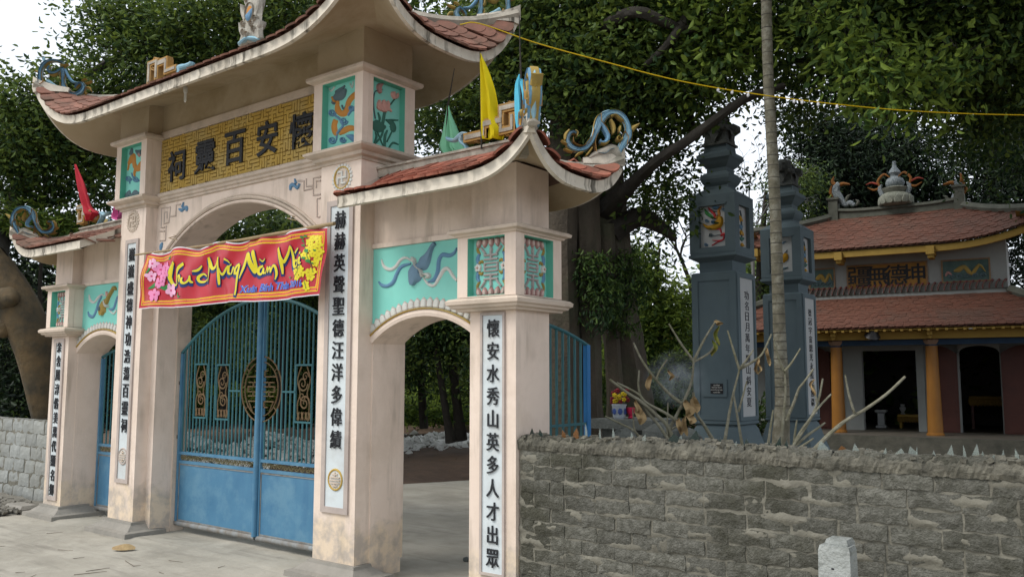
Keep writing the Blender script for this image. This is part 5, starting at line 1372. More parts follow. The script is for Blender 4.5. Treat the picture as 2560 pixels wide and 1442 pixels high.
gb = gm.copy(); gb.name = 'brown_glass'; gb.node_tree.nodes['Principled BSDF'].inputs['Base Color'].default_value = (.16, .07, .02, 1); gb.node_tree.nodes['Principled BSDF'].inputs['Alpha'].default_value = .8
gd = gm.copy(); gd.name = 'dark_glass'; gd.node_tree.nodes['Principled BSDF'].inputs['Base Color'].default_value = (.02, .035, .03, 1); gd.node_tree.nodes['Principled BSDF'].inputs['Alpha'].default_value = .85
shards = [(1330, 1085, 26, 22, 2), (1352, 1085, 20, 18, 2), (1440, 1084, 22, 22, 1), (1466, 1084, 12, 36, 0), (1500, 1084, 8, 22, 0), (1534, 1087, 10, 26, 0), (1688, 1100, 46, 24, 2), (1735, 1104, 40, 40, 2), (1700, 1100, 20, 20, 0), (1800, 1107, 16, 22, 2), (1868, 1113, 20, 26, 2), (1945, 1120, 26, 40, 2), (1965, 1120, 18, 30, 2), (1925, 1118, 12, 22, 2),
          (2060, 1127, 40, 36, 0), (2110, 1128, 40, 22, 1), (2140, 1132, 26, 34, 0), (2178, 1138, 40, 24, 0), (2212, 1138, 16, 28, 0), (2250, 1138, 40, 26, 0), (2285, 1138, 34, 32, 0), (2292, 1140, 6, 34, 0), (2376, 1140, 22, 40, 0), (2413, 1142, 10, 42, 0), (2440, 1142, 26, 44, 0), (2456, 1144, 14, 26, 0), (2508, 1144, 10, 30, 0), (2544, 1146, 14, 34, 0), (2490, 1146, 30, 16, 0), (1580, 1092, 10, 20, 0), (1610, 1093, 14, 14, 0), (1410, 1084, 14, 16, 1), (2335, 1140, 14, 22, 0), (1840, 1111, 8, 16, 0)]
for px, py, w_, h_, k in shards:
    y = WYF + rs.uniform(.03, .09); c = at_y(px, py + 6, y); s_ = (at_y(px, py, y) - at_y(px, py + 10, y)).length / 10; w_ *= s_ * .85; h_ = (h_ + 4) * s_ * .8
    a = rs.uniform(-.5, .5); U = Vector((math.cos(a), math.sin(a), 0)); t = .0022; Nn = Vector((-U.y, U.x, 0)); tip = rs.uniform(-.4, .4)
    o2 = [(-.5, -.02), (.5, -.02), (.36 + tip * .2, h_ * .45), (tip, h_), (-.42 + tip * .2, h_ * .35)]
    vs = [c + U * (p[0] * w_) + Vector((0, 0, p[1])) + Nn * q_ for q_ in (-t, t) for p in o2]
    mb = MB(); mb.add(vs, [(0, 1, 2, 3, 4), (9, 8, 7, 6, 5)] + [(i, i + 5, (i + 1) % 5 + 5, (i + 1) % 5) for i in range(5)]); mb.build('glass_shard', [gm, gb, gd][k], WALL)

# small white marker post in front of the wall
MP = thing('marker_post', 'short whitewashed concrete marker post standing in front of the block wall', 'marker post', (5.6, 4.3, 0))
mb = MB(); G = []
x0, x1, y0, y1 = 5.49, 5.635, 4.29, 4.40
mb.rings((x0, x1, y0, y1), [(.008, 0), (.006, .3), (.004, .60), (.002, .735), (-.004, .757)]); mb.build('post', WHITESTONE, MP)
mb = MB(); mb.disc(FY(y0 - .003), 5.555, .652, .008, .005, .002); mb.build('hole', INK, MP)
mb = MB(); mb.rings((x0 + .02, x1 - .015, y0 + .03, y1 + .035), [(0, .0), (0, .765), (-.008, .785)]); mb.build('back_piece', WHITESTONE, MP)

# ================================================================== LEFT WALL
LW = thing('block_wall', 'pale hollow block wall with a broken stepped end, left of the gate', 'wall', (-5, 5.0, 0))
CM = [rough_block(.285, .155, .16, CMU, 80 + i, nx=6, nz=3, amp=.007) for i in range(4)]
LY = 5.0
for r in range(7):
    x = -3.62 - (.15 if r % 2 else 0) - (0 if r > 2 else .0)
    z = .09 + .168 * r
    if r == 6: x = -3.95
    if r == 5: x = -3.72
    while x > -8.5:
        if r == 6 and x < -4.25: break
        inst(CM[rs.randint(0, 3)], 'brick', LW, frame((x - .143, LY + rs.uniform(-.006, .006), z + rs.uniform(-.004, .004)), (1, 0, 0), (0, 1, 0), (0, 0, 1)))
        x -= .297 + rs.uniform(0, .01)
mb = MB(); mb.box(-8.6, -3.72, LY + .01, LY + .17, 0, 1.01)
mb.grid([[(-8.6 + 5.0 * i / 80, LY + .006 - .006 * max(0, nz_(i * .2, z)), z) for z in np.linspace(0, 1.0, 20)] for i in range(81)]); mb.build('mortar', MORTAR, LW)
mb = MB()
for j in range(3):
    for i in range(2):
        c = (-3.71 + .001, LY + .035 + i * .07, .90 + j * .08)
        mb.lathe((0, 0, 0), [(.018, 0), (.018, .01)], 8) if False else mb.box(-3.722, -3.716, c[1], c[1] + .035, c[2], c[2] + .03)
mb.build('block_hole', INK, LW)
mb = MB()
for k, (dx, z0, z1) in enumerate(((0, 0, .62), (.07, 0, .5), (.14, 0, .30))):
    mb.box(-3.62 + dx, -3.54 + dx, LY - .05 + .01 * k, LY + .12, z0, z1)
mb.build('mossy_mortar_pier', mat('mossy_mortar', (0.20, 0.18, 0.11), (0.12, 0.11, 0.06), scale=7, bump=.6), LW)
SB = thing('stone_block', 'flat broken stone slab lying at the foot of the left pillar', 'stone slab', (-3.9, 4.55, 0))
mb = MB(); mb.rings((-4.05, -3.62, 4.48, 4.68), [(0, 0), (.01, .05), (-.02, .085)]); mb.build('slab', STONEB, SB)

# ================================================================== SLATE GREY PILLARS WITH LIONS
def slate_pillar(px_c, dist, label, text, kind):
    """px_c: sight line of the front right edge of the box; footprint squared to the gate"""
    c = at_d(px_c, 640, dist); X1, Y0 = c.x, c.y
    s_ = dist / 12.0
    z = lambda py, k=1.0: at_d(px_c, py, dist).z       # heights read on the front right edge
    H = {}
    W_ = .64; X0 = X1 - W_; Y1 = Y0 + .62
    ground = -.12
    T = thing('ornamental_pillar', label, 'ornamental pillar', ((X0 + X1) / 2, (Y0 + Y1) / 2, ground), 'slate grey pillars with stone lions')
    Z0 = at_d(1837, 0, 12).z
    sc = lambda py: at_d(1837, py, 12.0).z - (.07 if kind == 'bird' else 0)             # both pillars have the heights of the nearer one
    rect = (X0, X1, Y0, Y1)
    zb, zs0, zs1, zn, zb0, zb1 = ground, sc(1062), sc(676), sc(637), sc(640), sc(480)
    mb = MB(); mb.rings(rect, [(.34, ground - .3), (.34, ground + .1), (.24, ground + .16), (.06, sc(1100)), (.02, sc(1072)), (-.02, zs0 + .01)]); mb.build('base', SLPAINT, T)
    mb = MB(); mb.rings(rect, [(.0, zs0), (.03, zs0 + .02), (.03, zs0 + .05), (.015, zs0 + .06), (.015, zs1 - .02), (.0, zs1)]); mb.build('shaft', SLPAINT, T)
    # sunk front panel drawn by a raised frame
    mb = MB(); f = .095; yf = Y0 - .015
    a0, a1, b0, b1 = X0 - .015, X1 + .015, zs0 + .07, zs1 - .03
    mb.box(a0, a0 + f, yf - .016, yf, b0, b1); mb.box(a1 - f, a1, yf - .016, yf, b0, b1); mb.box(a0 + f, a1 - f, yf - .016, yf, b1 - f, b1); mb.box(a0 + f, a1 - f, yf - .016, yf, b0, b0 + f * .7)
    mb.build('panel_frame', SLPAINT, T)
    xf = X1 + .015; p0, p1 = Y0 + .10, Y1 - .08
    mb = MB(); mb.box(xf, xf + .018, Y0 - .01, p0 - .03, b0, b1); mb.box(xf, xf + .018, p1 + .03, Y1 + .01, b0, b1); mb.box(xf, xf + .018, p0 - .03, p1 + .03, b1 - .06, b1); mb.box(xf, xf + .018, p0 - .03, p1 + .03, b0, b0 + .05)
    mb.box(xf, xf + .009, p0 - .03, p0, b0 + .05, b1 - .06); mb.box(xf, xf + .009, p1, p1 + .03, b0 + .05, b1 - .06); mb.build('panel_frame', SLPAINT, T)
    pn = MB().box(xf, xf + .006, p0, p1, b0 + .05, b1 - .06).build('couplet_board', SPANEL, T)
    n = len(text)
    for k, ch in enumerate(text):
        zz = b1 - .30 - (b1 - b0 - .55) * k / (n - 1)
        put(ch, (xf + .009, (p0 + p1) / 2, zz), .125, pn, U=(0, 1, 0), N=(1, 0, 0), wide=1.25, bold=.0, ext=.02)
    mb = MB(); mb.rings(rect, [(-.07, zs1 - .01), (-.07, zb0 + .01)]); mb.build('neck', SLPAINT, T)
    # lantern box with picture panels
    mb = MB(); mb.rings(rect, [(-.06, zb0 - .045), (.02, zb0), (.045, zb0 + .015), (.045, zb0 + .05), (.025, zb0 + .06), (.025, zb0 + .075)]); mb.build('box_moulding', SLPAINT, T)
    e = .03; B0, B1 = zb0 + .075, zb1
    mb = MB(); mb.box(X0 + .03, X1 - .03, Y0 + .03, Y1 - .03, B0, B1); mb.build('picture_panel', SPANEL, T)
    mb = MB(); w1 = .125; h0, h1 = B0 + .08, B1 - .14
    mb.box(X0 - e, X0 + w1, Y0 - e, Y0 + .02, B0, B1); mb.box(X1 - w1, X1 + e, Y0 - e, Y0 + .02, B0, B1); mb.box(X0 + w1, X1 - w1, Y0 - e, Y0 + .02, B0, h0); mb.box(X0 + w1, X1 - w1, Y0 - e, Y0 + .02, h1, B1)
    mb.box(X1 - .02, X1 + e - .002, Y0 + .02, Y0 + w1, B0, B1 - .001); mb.box(X1 - .02, X1 + e - .002, Y1 - w1, Y1 + e, B0, B1 - .001); mb.box(X1 - .02, X1 + e - .002, Y0 + w1, Y1 - w1, B0, h0); mb.box(X1 - .02, X1 + e - .002, Y0 + w1, Y1 - w1, h1, B1 - .001)
    mb.box(X0 - e, X0 + .02, Y0 + .02, Y1 + e, B0, B1 - .001); mb.box(X0 + .02, X1 - .02, Y1 - .02, Y1 + e, B0, B1 - .001)
    mb.box(X0 + w1 - .03, X0 + w1, Y0 - e - .012, Y0 - e, h0, h1 + .03); mb.box(X0 + w1, X1 - w1 + .03, Y0 - e - .012, Y0 - e, h1, h1 + .03)
    mb.build('lantern_frame', SLPAINT, T)
    pj = FY(Y0 + .03)
    if kind == 'phoenix':
        Zt = lambda t: trY(t, 1700, 460, 4.805, Y0 + .03)
        relief('phoenix_relief', pj, [('r', 4, [(300, 300, 8), (320, 350, 40), (360, 380, 40), (400, 410, 30)]), ('r', 3, [(340, 285, 10), (380, 330, 34), (410, 360, 36), (425, 410, 30)]), ('r', 0, [(500, 265, 10), (465, 320, 34), (470, 370, 36), (430, 410, 30)]),
            ('r', 2, [(390, 280, 20), (430, 285, 50), (470, 280, 20)]), ('r', 1, [(285, 480, 8), (330, 520, 44), (400, 520, 70), (450, 490, 110), (480, 440, 90), (490, 390, 40)], .05), ('r', 2, spiral(415, 462, 26, 16, 1.4), .07), ('r', 3, [(440, 545, 14), (480, 540, 26), (500, 590, 16)]),
            ('r', 3, [(490, 620, 20), (520, 605, 40), (550, 600, 14)]), ('r', 3, [(530, 620, 18), (520, 665, 20), (470, 680, 18), (390, 675, 8)]), ('r', 3, [(510, 680, 14), (450, 700, 16), (385, 740, 12)]), ('r', 5, spiral(375, 610, 26, 6, 1.6)), ('r', 5, [(345, 630, 6), (420, 620, 8), (490, 605, 6)]),
            ('r', 2, spiral(325, 440, 24, 10, 1.3)), ('r', 2, spiral(528, 305, 22, 12, 1.2)), ('r', 2, spiral(315, 725, 22, 12, 1.2)), ('r', 5, [(530, 470, 6), (560, 460, 8)])], [ORANGE, flat('relief_amber', (0.5, 0.27, 0.02)), RBLUE, flat('relief_red', (0.55, 0.05, 0.06)), flat('relief_leaf_green', (.05, .25, .07)), SLATE], Zt, h=.02, parent=T)
    else:
        cx, cz = (X0 + X1) / 2, (h0 + h1) / 2
        I = lambda t: [(cx + a, cz + b, w_) for a, b, w_ in t]
        relief('bird_relief', pj, [('r', 1, I([(-.14, -.12, .02), (-.05, -.10, .10), (.04, -.05, .14), (.08, .02, .06)]), .04), ('r', 0, I([(-.1, .02, .02), (-.03, .0, .06), (.05, -.02, .05)])), ('r', 5, I([(.10, .08, .01), (.03, .0, .03), (.0, -.06, .02)])), ('r', 5, I([(-.2, -.17, .02), (-.05, -.24, .06), (.1, -.22, .02)])), ('r', 2, I([(-.1, .22, .01), (0, .2, .03), (.08, .23, .01)]))],
               [ORANGE, flat('relief_amber', (0.5, 0.27, 0.02)), RBLUE, RWHITE, RGREEN, SLATE], lambda t: t, h=.02, parent=T)
    sj = FX(X1 - .03); cy, cz = (Y0 + Y1) / 2, (h0 + h1) / 2
    J = lambda t: [(cy + a, cz + b, w_) for a, b, w_ in t]
    relief('flower_relief', sj, [('r', 1, J([(-.05, .16, .02), (.0, .12, .09), (.05, .10, .03)])), ('r', 2, J([(-.06, .02, .03), (0, .0, .08), (.05, .02, .02)])), ('r', 1, J([(-.04, -.10, .04), (.02, -.08, .10), (.07, -.11, .03)])), ('r', 4, J([(-.07, -.16, .03), (.02, -.17, .07), (.08, -.15, .03)])), ('r', 5, J([(-.03, .24, .02), (.01, .14, .03), (.0, -.2, .02)])), ('r', 1, J([(-.03, -.26, .03), (.03, -.25, .06), (.08, -.26, .02)]))],
           [ORANGE, flat('relief_amber', (0.5, 0.27, 0.02)), RBLUE, RWHITE, RGREEN, SLATE], lambda t: t, h=.02, parent=T)
    mb = MB(); mb.rings(rect, [(e, zb1), (e, zb1 + .015), (-.08, sc(462)), (-.15, sc(454)), (-.155, sc(448)), (-.12, sc(440)), (-.095, sc(430)), (-.095, sc(422)), (-.13, sc(414)), (-.17, sc(410)), (-.17, sc(400)), (-.12, sc(390)), (-.09, sc(382)), (-.06, sc(376)), (-.06, sc(366)), (-.085, sc(362)), (-.14, sc(356)), (-.15, sc(340)), (-.17, sc(338))])
    mb.build('capital', SLPAINT, T)
    # crouching stone lion on a draped block
    cx, cy = (X0 + X1) / 2, (Y0 + Y1) / 2; zl = sc(338) - .01
    mb = MB(); mb.rings((cx - .17, cx + .17, cy - .17, cy + .17), [(.03, zl), (.03, zl + .03), (.0, zl + .05), (-.015, zl + .2), (.01, zl + .21), (.01, zl + .235)])
    mb.add([(cx - .10, cy - .205, zl + .22), (cx + .12, cy - .205, zl + .22), (cx + .01, cy - .215, zl + .03)], [(0, 1, 2)])
    mb.add([(cx + .205, cy - .10, zl + .22), (cx + .205, cy + .12, zl + .22), (cx + .215, cy + .01, zl + .03)], [(0, 1, 2)]); mb.build('lion_block', LIONST, T)
    zt = zl + .235; top = sc(283)
    vs = []; 
    bm = MB()
    h_ = top - zt
    bm.tube([(cx - .04, cy + .10, zt), (cx - .03, cy + .08, zt + h_ * .3), (cx, cy + .02, zt + h_ * .55), (cx + .01, cy - .04, zt + h_ * .78), (cx + .01, cy - .06, zt + h_)], [.15, .17, .15, .13, .06], 10, sm=3, jit=.05)
    for sx in (-1, 1):
        bm.tube([(cx + sx * .085, cy - .02, zt + h_ * .5), (cx + sx * .10, cy - .12, zt + h_ * .3), (cx + sx * .09, cy - .14, zt + .02), (cx + sx * .09, cy - .19, zt + .01)], [.06, .045, .045, .035], 7, sm=2)
        bm.tube([(cx + sx * .12, cy + .12, zt + h_ * .3), (cx + sx * .15, cy + .0, zt + h_ * .22), (cx + sx * .14, cy + .06, zt + .03)], [.09, .075, .05], 7, sm=2)
    bm.v = [(cx + (v[0] - cx) * 1.28, cy + (v[1] - cy) * 1.28, v[2]) for v in bm.v]
    bl = bm.build('lion', LIONST, T, smooth=True)
    hd = MB(); hd.lathe((cx + .01, cy - .10, zt + h_ * .62), [(.02, -.02), (.10, .0), (.125, .06), (.12, .12), (.08, .17), (.02, .19)], 10)
    hd.tube([(cx + .01, cy - .17, zt + h_ * .62 + .045), (cx + .01, cy - .26, zt + h_ * .62 + .03)], [.065, .05], 8)
    hd.tube([(cx + .01, cy - .17, zt + h_ * .62 + .0), (cx + .01, cy - .25, zt + h_ * .62 - .02)], [.05, .03], 8)
    for k in range(26):
        a = random.uniform(0, 6.28); b_ = random.uniform(-.1, .2); hd.disc(lambda u, v, h, a=a, b_=b_: (cx + .01 + (.115 + h) * math.cos(a), cy - .06 + (.125 + h) * math.sin(a), zt + h_ * .62 + b_ + v), 0, 0, .03, .03, .03, n=6) if False else hd.lathe((cx + .01 + .115 * math.cos(a), cy - .05 + .115 * math.sin(a), zt + h_ * .62 + b_), [(.006, -.02), (.028, 0), (.006, .022)], 6)
    for sx in (-1, 1): hd.lathe((cx + .01 + sx * .05, cy - .205, zt + h_ * .62 + .10), [(.004, -.02), (.022, 0), (.004, .02)], 6)
    hd.v = [(cx + (v[0] - cx) * 1.25, cy + (v[1] - cy) * 1.25, v[2]) for v in hd.v]
    hd.build('lion_head', LIONST, T, smooth=True)
    if kind == 'phoenix':
        c0 = at_y(1757, 948, yf - .002); c1 = at_y(1819, 992, yf - .002)
        mb = MB(); mb.box(c0.x, c1.x, yf - .02, yf - .001, c1.z, c0.z); mb.build('plaque_mount', SLPAINT, T)
        q0 = at_y(1776.5, 958, yf - .02); q1 = at_y(1808, 984, yf - .02)
        mb = MB(); mb.box(q0.x, q1.x, yf - .028, yf - .02, q1.z, q0.z)
        pq = mb.build('plaque', INK, T)
        hgt = q0.z - q1.z
        for k, (tx, wd) in enumerate((('GIA ĐÌNH', .5), ('ÔNG ĐẠO VĂN TẺ', .8), ('BÀ NGUYỄN THỊ XUÂN', .95), ('CUNG TIẾN', .55))):
            me = glyph(tx, RWHITE, .02, .01)
            xs = [v.co.x for v in me.vertices]; wid0 = max(xs) - min(xs)
            hh = hgt * .17; M = Matrix((Vector((1, 0, 0)) * ((q1.x - q0.x) * wd / wid0), Vector((0, 0, 1)) * hh, Vector((0, -1, 0)) * .03)).transposed().to_4x4()
            M.translation = Vector(((q0.x + q1.x) / 2, yf - .029, q0.z - hgt * (.16 + .225 * k))); inst(me, 'lettering', pq, M)
    return T
slate_pillar(1837, 12.0, 'nearer slate grey pillar with phoenix panel, small black plaque and stone lion on top', '功名日月萬年輝山斜安夏', 'phoenix')
slate_pillar(2000, 14.4, 'farther slate grey pillar partly hidden behind the palm trunk, stone lion on top', '德冠宇宙恩光永照福無疆', 'bird')

# ================================================================== SHRINE (turned six degrees from the gate)
SA = R(6.0)
SPc = at_d(2330, 1089, 19.5)
SXv, SYv = Vector((math.cos(SA), math.sin(SA), 0)), Vector((-math.sin(SA), math.cos(SA), 0))
ST = Matrix((SXv, SYv, Vector((0, 0, 1)))).transposed().to_4x4(); ST.translation = Vector((SPc.x, SPc.y, 0))
def sp(px, py, yo):                       # sight line meets the facade-parallel plane yo behind the columns -> (a, z)
    P0 = Vector((SPc.x, SPc.y, 0)) + SYv * yo
    c = at_pl(px, py, P0, SYv); return (c - P0).dot(SXv), c.z
sa = lambda px, yo, py=1000: sp(px, py, yo)[0]
sz = lambda px, py, yo: sp(px, py, yo)[1]
class SMB(MB):
    def build(s, *a, **k):
        s.v = [tuple(ST @ Vector(v)) for v in s.v]
        return MB.build(s, *a, **k)
ctr = sa(2218, 1.3)
SH = thing('shrine', 'low temple hall with two red-brown tiled roofs, yellow eaves and ochre columns', 'temple', tuple(ST @ Vector((ctr, 1.5, 0))))
zf = SPc.z
xw0, xw1 = 2 * ctr - sa(2519, 1.3, 700), sa(2519, 1.3, 700)
hw_ = (xw1 - xw0) / 2
mb = SMB(); mb.box(ctr - hw_ - 2.3, ctr + hw_ + 2.3, -.75, 6, -.5, zf); mb.build('platform', mat('mossy_platform', (0.13, 0.125, 0.10), (0.06, 0.062, 0.05), scale=3.5, bump=.5), SH)
mb = SMB(); mb.box(ctr - hw_ - 2.2, ctr + hw_ + 2.2, -.70, 5.9, zf + .002, zf + .012); mb.build('floor', mat('shrine_floor', (0.13, 0.115, 0.095), (0.09, 0.085, 0.07), scale=3, rough=.5), SH)
zb_lo = sz(2342, 846, -.15); zb_hi = sz(2342, 824, -.15)
cw = sa(2335, 0) - sa(2095, 0)
cols = [sa(2095, 0) + cw * k for k in (-2, -1, 0, 1, 2)]
for x in cols:
    mb = SMB(); mb.lathe((x, 0, zf), [(.19, 0), (.19, .05), (.165, .07), (.155, .5), (.14, 1.2), (.128, zb_lo - zf - .16)], 18); c_ = mb.build('column', SCOL, SH, smooth=True)
    mb = SMB(); mb.lathe((x, 0, zb_lo - .16), [(.13, 0), (.135, .03)], 16); mb.build('collar', SBLUE, c_)
    mb = SMB(); mb.lathe((x, 0, zb_lo - .13), [(.13, 0), (.17, .05), (.19, .10), (.18, .12)], 10); mb.build('lotus_capital', mat('capital_pink', (0.30, 0.2, 0.14), (0.2, 0.13, 0.09)), c_)
# eave beams of the lower roof
xa, xb = ctr - hw_ - 1.55, ctr + hw_ + 1.55
mb = SMB(); mb.box(xa, xb, -.28, -.12, zb_lo, zb_hi); mb.box(xa, xb, -.31, -.281, zb_hi - .05, zb_hi)
mb.build('eave_beam', SYEL, SH)
for x in cols:
    mb = SMB(); mb.box(x - .055 + .02, x + .075, -.46, -.05, zb_hi - .12, zb_hi + .06); mb.box(x - .035 + .02, x + .055, -.40, -.06, zb_hi - .20, zb_hi - .115); mb.build('bracket', SYEL, SH)
mb = SMB(); mb.box(xa, xb, -.08, .08, zb_lo - .13, zb_lo - .002); mb.build('blue_beam', SBLUE, SH)
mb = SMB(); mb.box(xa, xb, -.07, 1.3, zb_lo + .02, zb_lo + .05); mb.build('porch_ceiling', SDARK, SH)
# front wall with piers, lintel, arched doorways
WYO = 1.3
def pier(px0, px1): return sa(px0, WYO), sa(px1, WYO)
ztop = zb_lo + .02; zl = sz(2230, 876, WYO)
mb = SMB()
for a, b in (pier(2110.5, 2158), pier(2294, 2314)):
    mb.box(a, b, WYO, WYO + .25, zf, ztop)
mb.box(sa(2158, WYO), sa(2294, WYO), WYO, WYO + .25, zl, ztop)
mb.box(ctr - hw_ - 1.2, sa(1990, WYO), WYO, WYO + .25, zf, ztop)
mb.box(sa(1990, WYO), sa(2110.5, WYO), WYO, WYO + .25, zl - .02, ztop)
mb.build('front_wall', SWHITE, SH)
def arch_bay(x0, x1, w):
    mb = SMB(); n = 20; zs = sz(2400, 884, WYO); za = sz(2453, 863, WYO)
    cx = (x0 + x1) / 2
    for k in range(n):
        X0 = x0 + (x1 - x0) * k / n; X1 = x0 + (x1 - x0) * (k + 1) / n
        f = lambda x: zs + (za - zs) * math.sqrt(max(0, 1 - ((x - cx) / ((x1 - x0) / 2)) ** 2)) 
        mb.add([(X0, WYO, f(X0)), (X1, WYO, f(X1)), (X1, WYO, ztop), (X0, WYO, ztop), (X0, WYO + .25, f(X0)), (X1, WYO + .25, f(X1))], [(0, 1, 2, 3), (0, 4, 5, 1)])
    mb.build('door_arch', SWHITE, SH)
d0, d1 = sa(2400, WYO), sa(2506, WYO)
arch_bay(d0, d1, 0)
# neighbouring arch curves that frame the folded leaves, and the narrow piers
l0, l1 = sa(2346, WYO), sa(2398, WYO)
r0, r1 = sa(2508, WYO), sa(2570, WYO)
mb = SMB(); mb.box(sa(2314, WYO), sa(2402, WYO), WYO + .12, WYO + .25, zf, ztop); mb.box(sa(2504, WYO), ctr + hw_ + 1.4, WYO + .12, WYO + .25, zf, ztop)
mb.box(d0 - .03, d0 + .015, WYO - .01, WYO + .1, zf, sz(2400, 884, WYO)); mb.build('front_wall', SWHITE, SH)
def leaf_(x0, x1, rise):
    n = 10; zs = sz(2400, 884, WYO); za = sz(2453, 863, WYO); mb = SMB(); top = []
    for k in range(n + 1):
        t = k / n; u = t if rise > 0 else 1 - t
        top.append((x0 + (x1 - x0) * t, za + (zs - za) * (u ** 2)))
    ring = [(x0, zf + .02)] + top + [(x1, zf + .02)]
    vs = [(a, WYO - .02, b) for a, b in ring] + [(a, WYO - .07, b) for a, b in ring]; m = len(ring)
    mb.add(vs, [tuple(range(m)), tuple(range(2 * m - 1, m - 1, -1))] + [(k, (k + 1) % m, (k + 1) % m + m, k + m) for k in range(m)])
    lf = mb.build('door_leaf', SDOOR, SH)
    H = zs - zf
    for k in range(4):
        mb = SMB(); a, b = zf + .06 + k * H / 4, zf + .02 + (k + 1) * H / 4 - .03
        mb.box(x0 + .05, x1 - .05, WYO - .084, WYO - .0705, a, b); mb.build('door_panel', SDOOR, lf)
leaf_(l0, l1, 1); leaf_(r0, r1, -1)
leaf_(sa(2048, WYO), sa(2078, WYO), 1); 
mb = SMB(); mb.box(sa(2102, WYO), sa(2110, WYO), WYO - .05, WYO + .02, zf, zl); mb.box(sa(2070, WYO), sa(2078, WYO), WYO - .05, WYO + .02, zf, zl); mb.build('door_post', SDOOR, SH)
# interior shell
mb = SMB(); X0, X1 = ctr - hw_ - 1.2, ctr + hw_ + 1.4
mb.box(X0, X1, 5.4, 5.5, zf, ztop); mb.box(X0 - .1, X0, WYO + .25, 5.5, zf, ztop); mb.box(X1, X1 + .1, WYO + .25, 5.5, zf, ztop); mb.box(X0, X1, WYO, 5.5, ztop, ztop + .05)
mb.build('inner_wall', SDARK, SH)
# upper storey wall with framed panels
U0 = sz(2037, 753, WYO); U1 = sz(2218, 625, WYO) + .1
mb = SMB(); mb.box(xw0, xw1, WYO, WYO + 2.2, U0 - .1, U1); mb.build('upper_wall', SWHITE, SH)
def upanel(px0, px1, py0, py1, m, back=None):
    a0, z1 = sp(px0, py0, WYO); a1, z0 = sp(px1, py1, WYO)
    mb = SMB(); t = .035
    mb.box(a0, a1, WYO - .03, WYO - .002, z1 - t, z1); mb.box(a0, a1, WYO - .03, WYO - .002, z0, z0 + t); mb.box(a0, a0 + t, WYO - .03, WYO - .002, z0 + t, z1 - t); mb.box(a1 - t, a1, WYO - .03, WYO - .002, z0 + t, z1 - t)
    mb.build('panel_frame', mat('panel_frame_red', (0.22, 0.10, 0.07), (0.25, 0.2, 0.1), scale=8), SH)
    mb = SMB(); mb.box(a0 + t, a1 - t, WYO - .012, WYO - .002, z0 + t, z1 - t); return mb.build('name_panel' if back else 'picture_panel', m, SH), (a0, a1, z0, z1)
pn, (a0, a1, z0, z1) = upanel(2116, 2321, 664, 714, mat('shrine_sign_gold', (0.36, 0.19, 0.045), (0.27, 0.14, 0.035), scale=9), True)
for k, ch in enumerate('疆無德坤'):
    c = ST @ Vector((a0 + (a1 - a0) * (.16 + .225 * k), WYO - .018, (z0 + z1) / 2)); put(ch, c, (z1 - z0) * .82, pn, U=tuple(SXv), N=tuple(-SYv), wide=1.05, bold=.01, ext=.01)
for px0, px1, py0, py1 in ((2352, 2478, 651, 702), (2022, 2089, 673, 722)):
    pn, (a0, a1, z0, z1) = upanel(px0, px1, py0, py1, mat('shrine_picture_green', (0.10, 0.16, 0.14), (0.05, 0.09, 0.09), scale=6))
    cx, cz, W_, H_ = (a0 + a1) / 2, (z0 + z1) / 2, (a1 - a0), (z1 - z0)
    Fs = lambda a, b, h: tuple(ST @ Vector((a, WYO - .012 - h, b)))
    mb = MB()
    mb.ribbon(Fs, [(cx + W_ * .40, cz - H_ * .1, .02), (cx + W_ * .28, cz + H_ * .2, .07), (cx + W_ * .12, cz - H_ * .15, .09), (cx - W_ * .02, cz + H_ * .15, .10), (cx - W_ * .14, cz + H_ * .05, .12), (cx - W_ * .24, cz + .0, .05)], .03, mi=0)
    for k in range(5): mb.ribbon(Fs, spiral(cx - W_ * .3 + k * W_ * .16, cz - H_ * .26, H_ * .12, .03, 1.3), .02, mi=1)
    mb.ribbon(Fs, [(cx - W_ * .42, cz - H_ * .2, .03), (cx - W_ * .36, cz - H_ * .05, .07), (cx - W_ * .28, cz - H_ * .18, .03)], .02, mi=2)
    mb.build('dragon_relief', [OCHO, SLATE, RPINKD], pn)
# row of lotus petals above the lower roof
pz1 = sz(2218, 714, WYO); zp0 = sz(2218, 732, WYO)
n = int((xw1 - xw0) / .135)
mb = SMB(); mb.box(xw0, xw1, WYO - .02, WYO - .003, zp0 - .02, zp0); mb.build('petal_rail', SRIDGE, SH)
PM = None
for k in range(n):
    x = xw0 + (k + .5) * (xw1 - xw0) / n
    mb = MB(); F = lambda a, b, h: (a, -h, b)
    if PM is None:
        hh = zp0 - (zp0 - .15); H_ = (sz(2218, 712, WYO) - zp0)
        mb.ribbon(F, [(.055, H_, .05), (.02, H_ * .85, .06), (-.03, H_ * .35, .05), (-.04, 0, .03)], .06, mi=0); mb.ribbon(lambda a, b, h: F(a, b, h + .02), [(.02, H_ * .8, .03), (-.01, H_ * .4, .04), (-.02, H_ * .1, .02)], .055, mi=1)
        o = mb.build('petal', [mat('petal_red_edge', (0.2, 0.06, 0.055), (0.13, 0.05, 0.05)), SRIDGE]); PM = o.data; bpy.data.objects.remove(o)
    inst(PM, 'petal', SH, ST @ Matrix.Translation(Vector((x, WYO - .004, zp0))))

